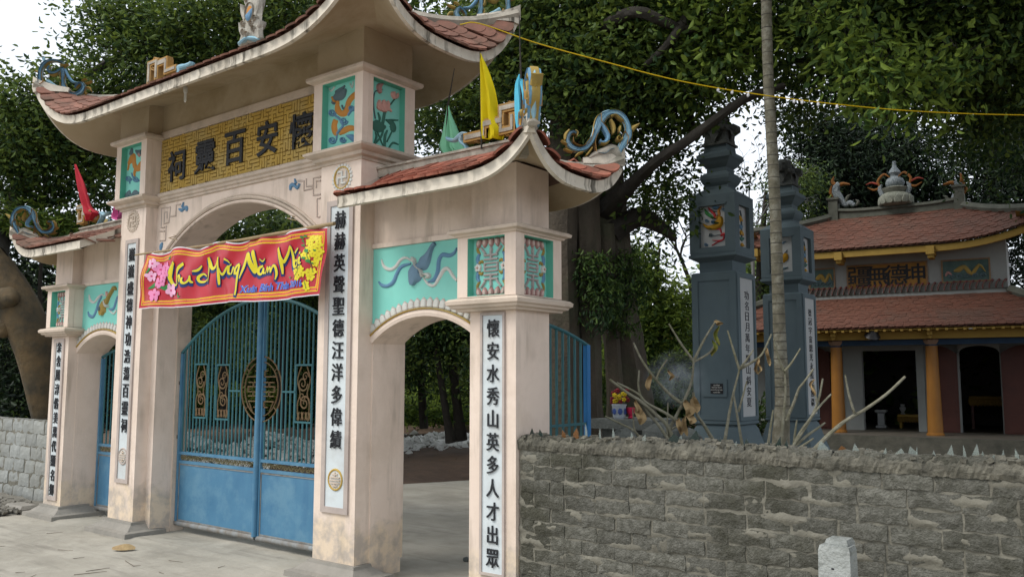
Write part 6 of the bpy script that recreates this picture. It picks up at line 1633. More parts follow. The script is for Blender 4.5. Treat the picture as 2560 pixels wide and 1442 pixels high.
def shrine_roof(x0, x1, rx0, rx1, yf, yb, yr, ze, zr, fh, under):
    rf = SMB(); st = MB(); N = 50
    SAG[0] = .12
    Ef = lambda u: Vector((x0 + (x1 - x0) * u, yf, ze(x0 + (x1 - x0) * u) + fh)); Rf = lambda u: Vector((rx0 + (rx1 - rx0) * u, yr, zr))
    Er = lambda u: Vector((x1, yf + (yb - yf) * u, ze(x1 - abs(0)) + fh - .22 * math.sin(math.pi * u))); Rr = lambda u: Vector((rx1, yr, zr))
    El = lambda u: Vector((x0, yb + (yf - yb) * u, ze(x0) + fh - .22 * math.sin(math.pi * u))); Rl = lambda u: Vector((rx0, yr, zr))
    SL = [Slope(Ef, Rf), Slope(Er, Rr), Slope(El, Rl)]
    for sl in SL: rf.grid([[sl.P(i / N, j / 8) for j in range(9)] for i in range(N + 1)])
    roof = rf.build('roof', STILE, SH)
    me = STM
    for si, sl in enumerate(SL[:3]):
        Ls = (sl.P(.5, 1) - sl.P(.5, 0)).length; nr = int(Ls / .135)
        for r in range(nr):
            v = r / nr
            Lr = (sl.P(1, v) - sl.P(0, v)).length; n = int(Lr / .155)
            for k in range(n):
                u = (k + (.5 if r % 2 else 0.0) + .25) / n
                T, D, Nn = sl.fr(min(u, .999), max(v, .001)); M = ST @ frame(sl.P(u, v) + Nn * random.uniform(.008, .02), T, (D + T * random.uniform(-.04, .04)).normalized(), Nn)
                st.add([M @ q_.co for q_ in me.vertices], [tuple(p.vertices) for p in me.polygons])
    tag(st.build('shrine_roof_tiles', STILE, roof), kind='stuff')
    # yellow fascia under the tiles
    fa = SMB(); G = []
    for i in range(N + 1):
        x = x0 + (x1 - x0) * i / N; z = ze(x)
        G.append([(x, yf + .06, z + fh - .02), (x, yf + .045, z + fh * .2), (x, yf + .05, z - under), (x, yf + .16, z - under), (x, yf + .9, z - under + .18)])
    fa.grid(G); G = []
    for i in range(13):
        p = Er(i / 12); G.append([(x1 - .06, p.y, p.z - .02), (x1 - .045, p.y, p.z - fh * .8), (x1 - .05, p.y, p.z - fh - under), (x1 - .9, p.y, p.z - fh - under + .18)])
    fa.grid(G); G = []
    for i in range(13):
        p = El(i / 12); G.append([(x0 + .06, p.y, p.z - .02), (x0 + .045, p.y, p.z - fh * .8), (x0 + .05, p.y, p.z - fh - under), (x0 + .9, p.y, p.z - fh - under + .18)])
    fa.grid(G)
    fa.build('eave_fascia', SYEL, roof)
    for xx, xe in ((rx0, x0), (rx1, x1)):
        hp = SMB()
        pts = [(xx + (xe - xx) * t, yr + (yf - yr) * t, zr + (ze(xe) + fh - zr) * t - .12 * 4 * t * (1 - t) + .09) for t in np.linspace(0, 1, 10)]
        hp.tube(pts, [.12] * 9 + [.07], 6, sm=2)
        hp.build('hip_ridge', SRIDGE, roof)
    return roof
o = tile_mesh(.155, .2, .022).build('tile', STILE); STM = o.data; bpy.data.objects.remove(o)
# lower roof
ylo = -.62
zlo = sz(2342, 822, ylo); xL0, xL1 = ctr - hw_ - 1.75, ctr + hw_ + 1.75
def ze_lo(x): return zlo + .02 + .35 * max(0, (abs(x - ctr) - hw_ - .2) / 1.55) ** 2.2
shrine_roof(xL0, xL1, xw0 - .05, xw1 + .05, ylo, WYO + 2.6, WYO - .02, ze_lo, U0 - .02, .03, .02)
mb = SMB()                                # rafter ends under the tiles
n = int((xL1 - xL0) / .19)
for k in range(n):
    x = xL0 + .2 + k * (xL1 - xL0 - .4) / n; z = ze_lo(x)
    mb.box(x - .03, x + .03, ylo + .03, -.1, z - .045, z + .01)
tag(mb.build('rafter_ends', SYEL, SH), kind='stuff')
# upper roof
yup = .62
zup = sz(2218, 622, yup); xU0, xU1 = ctr - hw_ - 1.15, ctr + hw_ + 1.15
def ze_up(x): return zup + .62 * max(0, (abs(x - ctr) - hw_ * .45) / (hw_ * .55 + 1.15)) ** 2.3
yr_ = 2.4
rxa, zr_ = sp(2086, 549, yr_); rxb, _ = sp(2400, 525, yr_)
shrine_roof(xU0, xU1, rxa, rxb, yup, 2 * yr_ - yup, yr_, ze_up, zr_, .05, .13)
for x in cols:
    if xU0 + .3 < x < xU1 - .3:
        mb = SMB(); mb.box(x - .08, x + .10, yup - .04, yup + .5, ze_up(x) - .20, ze_up(x) + .0); mb.box(x - .05, x + .07, yup + .02, yup + .5, ze_up(x) - .28, ze_up(x) - .19); mb.build('bracket', SYEL, SH)
mb = SMB(); G = []
for i in range(25):
    x = rxa - .1 + (rxb - rxa + .2) * i / 24; t = abs(i / 12 - 1); dz = .10 * t ** 4
    G.append([(x, yr_ - .11, zr_ - .02), (x, yr_ - .10, zr_ + .12 + dz), (x, yr_ - .15, zr_ + .15 + dz), (x, yr_ - .13, zr_ + .22 + dz), (x, yr_ + .13, zr_ + .22 + dz), (x, yr_ + .12, zr_ - .02)])
mb.grid(G)
for s, x in ((1, rxb), (-1, rxa)):
    mb.box(x - .12, x + .12, yr_ - .16, yr_ + .16, zr_ - .05, zr_ + .52); mb.box(x - .16, x + .16, yr_ - .2, yr_ + .2, zr_ + .52, zr_ + .58)
mb.build('main_ridge', SRIDGE, SH)
# gourd on a lotus between two mosaic dragons on the ridge
gx, gz = sp(2240, 515, yr_)
mb = SMB(); mb.lathe((gx, yr_, gz), [(.30, 0), (.40, .08), (.42, .2), (.36, .30), (.28, .34), (.33, .40), (.36, .46), (.24, .5)], 16)
gl = mb.build('lotus_seat', mat('lotus_seat_stone', (0.26, 0.27, 0.22), (0.15, 0.16, 0.13), scale=12, bump=.5), SH, smooth=True)
for k in range(14):
    a = 2 * math.pi * k / 14; mb = SMB()
    F = lambda u, v, h, a=a: (gx + (.38 + h) * math.cos(a) - u * math.sin(a), yr_ + (.38 + h) * math.sin(a) + u * math.cos(a), gz + v)
    mb.blob(F, [(-.07, .02), (-.09, .12), (0, .26), (.09, .12), (.07, .02)], .06); mb.build('petal', mat('lotus_seat_stone', (0, 0, 0)), gl)
mb = SMB(); mb.lathe((gx, yr_, gz + .46), [(.12, 0), (.22, .08), (.24, .16), (.2, .26), (.10, .33), (.11, .38), (.15, .42), (.13, .48), (.06, .58), (.04, .68), (.05, .72), (.03, .74)], 16); mb.build('gourd', MOSAIC, SH, smooth=True)
mb = MB()
Fg = lambda a, b, h: tuple(ST @ Vector((gx + a, yr_ - .12 - h, gz + b)))
for s in (1, -1):
    mb.ribbon(Fg, [(s * .1, .75, .03), (s * .25, .85, .06), (s * .4, .68, .07), (s * .36, .52, .06), (s * .5, .46, .06), (s * .66, .54, .03)], .03, back=.03)
    mb.ribbon(Fg, [(s * .4, .6, .05), (s * .56, .66, .05), (s * .7, .62, .02)], .03, back=.03, mi=1); mb.ribbon(Fg, [(s * .3, .3, .14), (s * .36, .48, .12), (s * .3, .58, .05)], .05, back=.03, mi=2)
mb.build('ribbon', [mat('dark_orange_glaze', (0.26, 0.10, 0.02), (0.16, 0.07, 0.02), scale=10), flat('relief_red2', (0.3, 0.05, 0.03)), MOSAIC], SH, smooth=True)
for s, px, nm in ((-1, 2105, 'l'), (1, 2385, 'r')):
    dx, dz = sp(px, 518, yr_); Fd = lambda a, b, h: tuple(ST @ Vector((dx + s * a, yr_ - h, dz + b)))
    mb = MB()
    mb.ribbon(Fd, [(-.32, .02, .10), (-.20, .10, .14), (-.10, .06, .14), (.0, .16, .18), (.08, .30, .22), (.15, .44, .22), (.12, .58, .20), (.04, .66, .14)], .07, back=.07)
    mb.ribbon(Fd, [(.10, .60, .10), (-.05, .64, .10), (-.22, .60, .05)], .06, back=.06, mi=1); mb.ribbon(Fd, [(.14, .62, .10), (.22, .72, .10), (.18, .86, .03)], .05, back=.05, mi=1); mb.ribbon(Fd, [(.22, .30, .04), (.28, .44, .10), (.24, .62, .05)], .05, back=.05, mi=1)
    mb.ribbon(Fd, [(-.1, .1, .04), (-.15, .26, .08), (-.24, .32, .03)], .05, back=.05, mi=2); mb.ribbon(Fd, [(-.36, .0, .05), (-.42, .10, .08), (-.36, .16, .03)], .05, back=.05, mi=2)
    mb.build('ridge_dragon', [MOSAIC, mat('dark_orange_glaze', (0, 0, 0)), SRIDGE], SH, smooth=True)
# black flood lamp fixed on the eave beam
fa_, fz = sp(2180, 836, -.5)
FLp = thing('flood_lamp', 'black bell-shaped flood lamp on the yellow beam of the shrine porch', 'lamp', tuple(ST @ Vector((fa_, -.4, fz))))
mb = SMB(); mb.lathe((0, 0, 0), [(.05, .16), (.09, .12), (.13, .02), (.18, -.04), (.175, -.05), (.12, 0), (.05, .05)], 14)
Q = Matrix.Rotation(R(28), 4, 'X') @ Matrix.Rotation(R(14), 4, 'Y'); mb.v = [tuple(Vector((fa_, -.42, fz)) + Q @ Vector(v)) for v in mb.v]; mb.build('shade', flat('lamp_black', (0.03, 0.03, 0.032), rough=.4), FLp, smooth=True)
mb = SMB(); mb.lathe((fa_ + .02, -.45, fz - .04), [(.01, -.05), (.045, -.02), (.03, .03)], 10); mb.build('lamp_glass', flat('lamp_grey_glass', (0.35, 0.36, 0.36), rough=.2), FLp, smooth=True)
# things seen in the dark doorways
mb = SMB(); yo = 2.6; a0, _ = sp(2244, 1050, yo); a1, _ = sp(2306, 1050, yo)
AT = thing('altar_table', 'low carved gilt altar table standing in the middle doorway of the shrine', 'altar', tuple(ST @ Vector(((a0 + a1) / 2, yo, zf))))
mb = SMB(); mb.box(a0, a1, yo, yo + .5, zf + .30, zf + .36); mb.build('table_top', GOLD, AT)
mb = SMB()
for k in range(9):
    x = a0 + (a1 - a0) * (k + .5) / 9; mb.blob(lambda u, v, h, x=x: (x + u, yo - h, zf + .24 + v), [(-.04, .06), (-.05, -.02), (0, -.08), (.05, -.02), (.04, .06)], .03)
mb.build('carved_skirt', mat('dull_gilt', (0.25, 0.15, 0.03), (0.15, 0.09, 0.02), scale=20), AT)
for x in (a0 + .04, a1 - .08):
    mb = SMB(); mb.box(x, x + .05, yo + .02, yo + .48, zf, zf + .30); mb.build('leg', GOLD, AT)
bx, _ = sp(2204, 1050, yo + .1)
PD = thing('pedestal', 'small white stone pedestal inside the middle doorway', 'pedestal', tuple(ST @ Vector((bx, yo, zf))))
mb = SMB(); mb.rings((bx - .09, bx + .09, yo, yo + .18), [(.04, zf), (.04, zf + .05), (-.01, zf + .08), (-.01, zf + .38), (.05, zf + .42), (.05, zf + .47)]); mb.build('stone', SPANEL, PD)
wx, wz = sp(2256, 1032, yo + .1)
VS = thing('vase', 'small pale vase standing on the gilt altar table', 'vase', tuple(ST @ Vector((wx, yo + .2, zf + .36))))
mb = SMB(); mb.lathe((wx, yo + .2, zf + .361), [(.05, 0), (.06, .02), (.03, .05), (.07, .12), (.08, .17), (.04, .22), (.06, .26)], 12); mb.build('vase_body', SPANEL, VS, smooth=True)
yo = 3.4; a0, _ = sp(2424, 1030, yo); a1, _ = sp(2520, 1030, yo)
A2 = thing('altar_table', 'tall dark carved altar table seen through the right arched doorway', 'altar', tuple(ST @ Vector(((a0 + a1) / 2, yo, zf))))
mb = SMB(); mb.box(a0, a1, yo, yo + .6, zf + .78, zf + .84); mb.build('table_top', mat('dull_gilt', (0, 0, 0)), A2)
mb = SMB()
for k in range(11):
    x = a0 + (a1 - a0) * (k + .5) / 11; mb.blob(lambda u, v, h, x=x: (x + u, yo - h, zf + .68 + v), [(-.05, .09), (-.06, -.02), (0, -.1), (.06, -.02), (.05, .09)], .03)
mb.build('carved_skirt', mat('dull_gilt', (0, 0, 0)), A2)
for x in (a0 + .04, a1 - .1):
    mb = SMB(); mb.box(x, x + .06, yo, yo + .58, zf, zf + .78); mb.build('leg', SDOOR, A2)
SAG[0] = .10

# ================================================================== VEGETATION
def np_mesh(name, V, F, m, parent=None, rnd=None, origin=None):
    me = bpy.data.meshes.new(name)
    o = np.array(origin if origin is not None else root_loc(parent))
    V = V - o
    me.vertices.add(len(V)); me.vertices.foreach_set('co', V.astype(np.float32).ravel())
    me.loops.add(F.size); me.loops.foreach_set('vertex_index', F.astype(np.int32).ravel())
    me.polygons.add(len(F)); me.polygons.foreach_set('loop_start', (np.arange(len(F)) * F.shape[1]).astype(np.int32))
    me.update(calc_edges=True)
    if rnd is not None:
        a = me.attributes.new('rnd', 'FLOAT', 'FACE'); a.data.foreach_set('value', rnd.astype(np.float32))
    me.materials.append(m)
    ob = bpy.data.objects.new(name, me); COL.objects.link(ob)
    if parent is not None: ob.parent = parent
    else: ob.location = tuple(o)
    return ob
def unit(a): return a / np.maximum(np.linalg.norm(a, axis=1, keepdims=True), 1e-9)
def leaf_geo(C, size, droop=.3, wl=.42, out=None):
    n = len(C)
    d = unit(rng.normal(size=(n, 3)) * np.array([1, 1, .6]) + np.array([0, 0, -droop]) + (out if out is not None else 0))
    s = unit(np.cross(d, rng.normal(size=(n, 3)) * .6 + np.array([0, 0, 1.0])))
    nn = np.cross(d, s)
    L_ = (size * rng.uniform(.65, 1.25, n))[:, None]; W = L_ * wl
    f = L_ * .10
    p0 = C; p3 = C + d * L_ - nn * f * .8
    a1 = C + d * L_ * .30 + s * W * .46 + nn * f; a2 = C + d * L_ * .68 + s * W * .42 + nn * f
    b1 = C + d * L_ * .30 - s * W * .46 + nn * f; b2 = C + d * L_ * .68 - s * W * .42 + nn * f
    V = np.stack([p0, a1, a2, p3, b2, b1], 1).reshape(-1, 3)
    i = np.arange(n)[:, None] * 6
    F = np.stack([i + [0, 1, 2, 3], i + [0, 3, 4, 5]], 1).reshape(-1, 4)
    return V, F
def crown(name, blobs, n, size, m, parent=None, droop=.3, clump=.22, per=26, wl=.42, shell=.45, kind=None, flat_=1.0):
    """blobs: (centre, rx, ry, rz); leaves gathered in twigs scattered through the crown's volume"""
    vol = np.array([b[1] * b[2] * b[3] for b in blobs]) ** .75; vol /= vol.sum()
    nc_ = max(n // per, 1)
    k = rng.choice(len(blobs), nc_, p=vol)
    c = np.array([tuple(b[0]) for b in blobs])[k]; r = np.array([[b[1], b[2], b[3]] for b in blobs])[k]
    u = unit(rng.normal(size=(nc_, 3))); rad = (shell ** 3 + (1 - shell ** 3) * rng.random(nc_)) ** (1 / 3)
    rad *= rng.uniform(.8, 1.15, nc_)
    cc = c + u * r * rad[:, None]
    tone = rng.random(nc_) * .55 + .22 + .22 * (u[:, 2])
    idx = np.repeat(np.arange(nc_), per)
    cs = clump * rng.uniform(.6, 1.3, nc_)[idx]
    P = cc[idx] + rng.normal(size=(nc_ * per, 3)) * cs[:, None] * np.array([1, 1, .62 * flat_])
    V, F = leaf_geo(P, size, droop, wl, out=u[idx] * .5)
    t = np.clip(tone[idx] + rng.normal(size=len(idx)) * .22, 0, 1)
    # the little branches that carry each spray
    a0 = cc - (cc - c) * rng.uniform(.25, .5, nc_)[:, None]; a1 = cc + u * .1; w_ = np.cross(a1 - a0, rng.normal(size=(nc_, 3))); w_ = unit(w_) * (size * .045 + .002)
    w2 = unit(np.cross(a1 - a0, w_)) * (size * .045 + .002)
    Vb = np.stack([a0 - w_, a0 + w_, a1 + w_ * .4, a1 - w_ * .4, a0 - w2, a0 + w2, a1 + w2 * .4, a1 - w2 * .4], 1).reshape(-1, 3)
    ib = np.arange(nc_)[:, None] * 8
    bl_ = np_mesh('branchlets', Vb, np.stack([ib + [0, 1, 2, 3], ib + [4, 5, 6, 7]], 1).reshape(-1, 4), BARKD, parent); bl_['kind'] = 'stuff'
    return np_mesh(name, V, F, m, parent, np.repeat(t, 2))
def B(px, py, d, r, ry=None, rz=None): return (tuple(at_d(px, py, d)), r, ry or r, rz or r * .8)
def limb(pts, w, m, parent, name='branch', n=9, jit=.06, flute=.0):
    """pts: (px, py, dist); w: width in photo pixels"""
    P = [at_d(*p) for p in pts]; r = [ww * p[2] / FPX / 2 for ww, p in zip(w, pts)]
    mb = MB(); mb.tube(P, r, n, sm=5, jit=jit, flute=flute); return mb.build(name, m, parent, smooth=True)

# ---- old banyan behind the right side of the gate
BY = thing('banyan_tree', 'old grey many-stemmed banyan rising right behind the right pillar of the gate', 'banyan tree', tuple(at_d(1480, 1100, 10.5)))
limb([(1420, 1200, 10.4), (1418, 1060, 10.4), (1408, 800, 10.4), (1405, 560, 10.5), (1420, 300, 10.6), (1440, 60, 10.8), (1470, -160, 11)], [110, 90, 84, 80, 76, 70, 60], BARK, BY, 'trunk', 14, .05, .09)
limb([(1490, 1210, 10.6), (1480, 1060, 10.6), (1470, 800, 10.6), (1466, 560, 10.7), (1455, 300, 10.8), (1450, 60, 11), (1440, -160, 11)], [100, 60, 60, 64, 66, 60, 50], BARK, BY, 'trunk', 12, .05, .09)
limb([(1620, 1210, 11.2), (1590, 1060, 11.2), (1566, 900, 11.2), (1540, 740, 11.2), (1520, 560, 11.2), (1500, 300, 11.2), (1490, 60, 11.2)], [190, 120, 104, 100, 100, 84, 60], BARK, BY, 'trunk', 14, .05, .10)
limb([(1545, 1190, 10.9), (1540, 1000, 10.9), (1528, 800, 10.9), (1515, 560, 10.9)], [70, 44, 40, 44], BARK, BY, 'prop_root', 9, .05, .08)
limb([(1380, 1190, 10.9), (1378, 900, 10.9), (1384, 560, 10.9), (1396, 300, 10.9)], [60, 44, 44, 40], BARK, BY, 'prop_root', 9, .05, .08)
limb([(1520, 520, 11.0), (1570, 470, 10.4), (1640, 405, 9.6), (1720, 350, 9.3), (1790, 298, 9.2), (1870, 244, 9.2), (1960, 215, 9.3)], [64, 38, 29, 26, 24, 22, 16], BARKD, BY)
limb([(1530, 580, 11.0), (1590, 545, 11), (1640, 560, 11), (1690, 600, 11)], [60, 50, 40, 14], BARKD, BY)
limb([(1470, 120, 10.2), (1540, 50, 9.4), (1600, 32, 9.2), (1660, 56, 9.2), (1720, 75, 9.4), (1800, 70, 9.8)], [50, 34, 30, 26, 20, 12], BARKD, BY)
limb([(1610, 165, 9.2), (1660, 120, 9.2), (1700, 70, 9.3), (1730, 10, 10.4), (1750, -80, 10.4)], [10, 18, 24, 26, 26], BARKD, BY)
limb([(1690, 265, 10.4), (1720, 275, 10.4), (1730, 330, 10.3)], [10, 18, 22], BARKD, BY)
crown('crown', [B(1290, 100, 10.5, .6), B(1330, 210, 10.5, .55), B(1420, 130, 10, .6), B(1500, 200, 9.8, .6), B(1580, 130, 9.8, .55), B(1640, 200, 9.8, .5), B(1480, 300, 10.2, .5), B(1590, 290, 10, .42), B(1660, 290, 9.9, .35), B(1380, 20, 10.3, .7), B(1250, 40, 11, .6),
                 B(1530, 20, 10, .6), B(1640, 20, 10, .5), B(1360, 400, 10.9, .22), B(1640, 500, 10.8, .3), B(1180, 80, 11.5, .5)], 23000, .088, L_MID, BY, droop=.5, clump=.20, per=17, wl=.5)
crown('crown', [B(1760, 110, 9.6, .5), B(1740, 190, 9.4, .35), B(1830, 160, 9.6, .4), B(1800, 20, 9.8, .6), B(1850, 80, 9.8, .4), B(1700, 150, 9.6, .3), B(1770, 260, 10, .25)], 3000, .105, L_LIGHT, BY, droop=.8, clump=.17, per=12, wl=.46)
crown('crown', [B(1300, 60, 13, 1.0), B(1480, 60, 13, 1.0), B(1640, 120, 13.5, 1.0), B(1800, 60, 13.5, 1.0), B(1700, 230, 13.5, .55), B(1600, 390, 13, .5), B(1600, 500, 12.6, .4), B(1650, 540, 12.4, .38), B(1590, 610, 12.4, .25), B(1690, 480, 12.6, .35), B(1470, 250, 13, 1.0), B(1420, 420, 13, .5), B(1850, 330, 13, .18), B(1860, 440, 13, .13), B(1725, 430, 13, .28), B(1690, 400, 13, .3), B(1660, 640, 13, .16),
                 B(1870, 150, 13.5, .8), B(1560, 250, 13.5, .8)], 20000, .10, L_DEEP, BY, droop=.4, clump=.24, per=20, wl=.46)
crown('crown', [((x, y, z), 2.0, 2.0, 1.1) for x, y, z in ((.5, 13.5, 10.2), (3, 12.5, 9.6), (1.5, 16.5, 11.4), (4.5, 15.5, 10.6), (1.5, 19.5, 12.4), (2.8, 9.5, 8.2))], 8500, .34, L_DEEP, BY, droop=.4, clump=.6, per=14, wl=.5)  # crown blobs out of view overhead, added to keep the sun off the shrine
# ferns and creepers hanging on the banyan stems
CR = thing('creeper', 'dark green creeper hanging in sheets over the banyan stems', 'creeper', tuple(at_d(1510, 780, 10.3)))
crown('creeper_leaves', [B(1480, 680, 10.3, .18, .16, .24), B(1500, 750, 10.3, .2, .16, .3), B(1565, 700, 10.8, .22, .16, .4), B(1545, 800, 10.7, .16, .16, .25)], 2900, .075, L_DEEP, CR, droop=1.3, clump=.09, per=20, wl=.3)

# ---- near canopy at the upper right (its trunk stands outside the picture)
NT = thing('broadleaf_tree', 'near broadleaf tree whose yellow-green sprays hang over the top right', 'tree', tuple(at_d(2900, 1250, 8.6)))
limb([(2900, 1500, 8.6), (2880, 1000, 8.6), (2840, 500, 8.7), (2800, 100, 8.8), (2780, -300, 9)], [180, 150, 140, 120, 90], BARK, NT, 'trunk', 12, .05, .08)
limb([(2830, 300, 8.8), (2650, 200, 9.2), (2500, 170, 9.6), (2350, 190, 9.8), (2240, 250, 9.8)], [80, 50, 34, 22, 10], BARKD, NT)
limb([(2820, 120, 8.8), (2600, 40, 9.3), (2400, 60, 9.8), (2240, 90, 10), (2130, 104, 10), (2040, 95, 10)], [80, 50, 36, 28, 22, 14], BARKD, NT)
limb([(2280, 80, 10), (2190, 150, 10), (2100, 160, 10), (1990, 150, 10)], [30, 26, 22, 12], BARKD, NT)
limb([(2130, 100, 10), (2060, 40, 10), (2010, -20, 10)], [22, 16, 14], BARKD, NT)
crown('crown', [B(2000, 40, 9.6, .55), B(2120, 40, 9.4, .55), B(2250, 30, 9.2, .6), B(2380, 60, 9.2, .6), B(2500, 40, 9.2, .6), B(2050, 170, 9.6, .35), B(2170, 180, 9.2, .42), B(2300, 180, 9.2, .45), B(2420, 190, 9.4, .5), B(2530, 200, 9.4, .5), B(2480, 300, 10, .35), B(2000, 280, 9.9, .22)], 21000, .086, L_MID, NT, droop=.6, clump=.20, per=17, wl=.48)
crown('crown', [B(2180, 190, 8.2, .30), B(2220, 250, 8.0, .24), B(2290, 200, 8.2, .28), B(2330, 260, 8.2, .2), B(2200, 300, 8.0, .10), B(2140, 130, 8.4, .3), B(2400, 140, 8.4, .3), B(2080, 60, 8.6, .3)], 2000, .105, L_LIGHT, NT, droop=1.0, clump=.15, per=12, wl=.44)
crown('crown', [B(2000, 80, 14, 1.1), B(2180, 60, 14, 1.2), B(2380, 60, 14, 1.3), B(2560, 80, 14, 1.3), B(2300, 190, 15, .9), B(2520, 220, 15, 1.0), B(2120, 190, 15, .7), B(2010, 330, 15, .2), B(2010, 190, 15, .35), B(2440, 340, 16, .8), B(2580, 360, 16, 1.1)], 19000, .11, L_DEEP, NT, droop=.4, clump=.28, per=20, wl=.46)
crown('crown', [((x, y, z), 2.2, 2.2, 1.3) for x, y, z in ((6, 9, 8.6), (9, 9.5, 8.8), (12, 10, 9), (4, 12.5, 9.2), (7.5, 13, 9.2), (11, 13.5, 9.5), (5, 16.5, 10.5), (9, 17, 10.5), (12.5, 17, 10.5), (3, 20, 11.5), (7, 21, 11.5), (11, 21, 11.5), (8.5, 6.2, 7.6), (11, 6.5, 8))], 24000, .34, L_DEEP, NT, droop=.4, clump=.6, per=14, wl=.5)  # unseen overhead spread, added and thickened to darken shrine, wall and pillars

# ---- dark trees behind the shrine
for i, (px, py, d, r, lab) in enumerate(((2060, 420, 27, 2.0, 'dark dense tree standing behind the left end of the shrine roof'), (2260, 400, 28, 2.4, 'dark dense tree rising behind the gourd on the shrine ridge'), (2470, 430, 27, 2.4, 'dark blue-green tree at the right edge behind the shrine'))):
    T = thing('dense_tree', lab, 'tree', tuple(at_d(px, 1000, d)), 'dark trees behind the shrine')
    limb([(px, 1020, d), (px, 700, d), (px + 10, 300, d)], [60, 44, 20], BARKD, T, 'trunk', 8)
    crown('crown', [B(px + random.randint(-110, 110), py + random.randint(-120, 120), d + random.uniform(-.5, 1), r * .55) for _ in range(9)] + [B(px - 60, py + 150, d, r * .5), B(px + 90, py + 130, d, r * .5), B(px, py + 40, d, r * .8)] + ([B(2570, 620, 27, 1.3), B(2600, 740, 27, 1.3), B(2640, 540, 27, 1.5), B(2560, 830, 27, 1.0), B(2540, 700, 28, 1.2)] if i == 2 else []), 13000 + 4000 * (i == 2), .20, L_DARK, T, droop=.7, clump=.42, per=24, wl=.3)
T = thing('feathery_tree', 'pale feathery tree between the palm trunk and the shrine', 'tree', tuple(at_d(1900, 1000, 24)))
limb([(1905, 1020, 24), (1900, 700, 24), (1915, 480, 24)], [30, 22, 10], BARKD, T, 'trunk', 8)
crown('crown', [B(1985, 470, 24, .8), B(1960, 560, 24, .7), B(1990, 650, 24, .7), B(1935, 600, 24, .45), B(1915, 500, 24, .25), B(1930, 720, 24, .6), B(1900, 780, 24, .5), B(1905, 860, 24, .5)], 5200, .15, L_MID, T, droop=.9, clump=.24, per=18, wl=.25)

# ---- trees between the banyan and the first slate pillar
T = thing('young_tree', 'light green young tree in the gap left of the slate pillar', 'tree', tuple(at_d(1640, 1020, 17)))
limb([(1650, 1040, 17), (1645, 860, 17), (1640, 700, 17), (1650, 620, 17)], [26, 20, 14, 6], BARKD, T, 'trunk', 8)
crown('crown', [B(1600, 680, 17, .55), B(1640, 760, 17, .75), B(1680, 850, 17, .7), B(1600, 840, 17, .7), B(1700, 760, 17, .35), B(1590, 640, 17, .3), B(1570, 930, 17, .7), B(1660, 940, 17, .8)], 9000, .13, L_LIGHT, T, droop=.6, clump=.22, per=20, wl=.35)
crown('crown', [B(1590, 630, 16.6, .25), B(1610, 690, 16.6, .3), B(1680, 800, 16.6, .3), B(1700, 900, 16.4, .3)], 1300, .13, L_LIGHT, T, droop=.6, clump=.16, per=14, wl=.35)
T = thing('bare_tree', 'thin bare-branched tree against the sky left of the slate pillar', 'tree', tuple(at_d(1720, 1020, 19)))
BRT = MB()
def twig(px, py, ang, L_, w, depth, d=19.0):
    if depth == 0 or L_ < 8: return
    a2 = ang + random.uniform(-.25, .25); x2, y2 = px + math.cos(a2) * L_, py - math.sin(a2) * L_
    mid = ((px + x2) / 2 + random.uniform(-4, 4), (py + y2) / 2 + random.uniform(-4, 4))
    P = [at_d(px, py, d), at_d(*mid, d + random.uniform(-.1, .1)), at_d(x2, y2, d)]
    BRT.tube(P, [w * d / FPX / 2, w * .85 * d / FPX / 2, w * .7 * d / FPX / 2], 5)
    for s in (1, -1): twig(x2, y2, a2 + s * random.uniform(.25, .7), L_ * random.uniform(.62, .85), w * .66, depth - 1, d)
    if random.random() < .4: twig(*mid, a2 + random.choice((1, -1)) * random.uniform(.5, 1), L_ * .6, w * .5, depth - 2, d)
random.seed(21)
limb([(1740, 1020, 19), (1735, 820, 19), (1722, 700, 19), (1690, 620, 19)], [16, 12, 9, 7], BARKD, T, 'trunk', 7)
for a in ((1722, 700, 1.9, 66, 7), (1690, 620, 2.2, 60, 6), (1700, 650, 1.2, 60, 6), (1730, 780, 2.4, 60, 5), (1690, 620, 1.5, 60, 6), (1728, 740, 1.0, 50, 5), (1640, 640, 1.8, 50, 4), (1660, 700, 2.0, 60, 4)): twig(*a, 6)
BRT.build('branches', BARKD, T)
T2 = thing('bare_tree', 'pale bare-branched tree in the sky gap between the slate pillar and the palm', 'tree', tuple(at_d(1880, 1020, 22)))
BRT = MB()
for a in ((1885, 700, 1.6, 90, 6), (1880, 620, 1.9, 70, 5), (1890, 560, 1.2, 60, 5), (1875, 520, 1.7, 60, 4)): twig(*a, 6, 22)
BRT.tube([at_d(1885, 1020, 22), at_d(1885, 800, 22), at_d(1882, 600, 22)], [.07, .06, .03], 6); BRT.build('branches', mat('pale_twigs', (0.2, 0.2, 0.2), (0.15, 0.15, 0.15)), T2)

# ---- tan fig tree leaning behind the left wall
FT_ = thing('fig_tree', 'big tree with a leaning tan trunk and a burl, behind the left block wall', 'tree', tuple(at_d(120, 1150, 11.3)))
limb([(122, 1200, 11.3), (118, 1090, 11.3), (108, 1000, 11.3), (92, 900, 11.3), (62, 800, 11.3), (6, 720, 11.4), (-70, 640, 11.5), (-150, 540, 11.7), (-240, 350, 12)], [44, 56, 70, 84, 98, 118, 140, 140, 120], BARKT, FT_, 'trunk', 18, .02, .05)
limb([(0, 760, 11.25), (20, 745, 11.12), (30, 747, 11.02), (34, 748, 10.98)], [70, 58, 34, 8], BARKT, FT_, 'burl', 12, .04)
limb([(14, 815, 11.2), (6, 830, 11.1), (3, 834, 11.05)], [60, 36, 8], BARKT, FT_, 'burl', 10, .04)
limb([(-20, 640, 11.5), (20, 560, 12.3), (50, 450, 12.8), (150, 330, 13), (300, 230, 13)], [70, 34, 26, 20, 12], BARKD, FT_)
limb([(-90, 500, 11.7), (60, 320, 13), (300, 140, 13.4), (520, 60, 13.5)], [60, 24, 22, 14], BARKD, FT_)
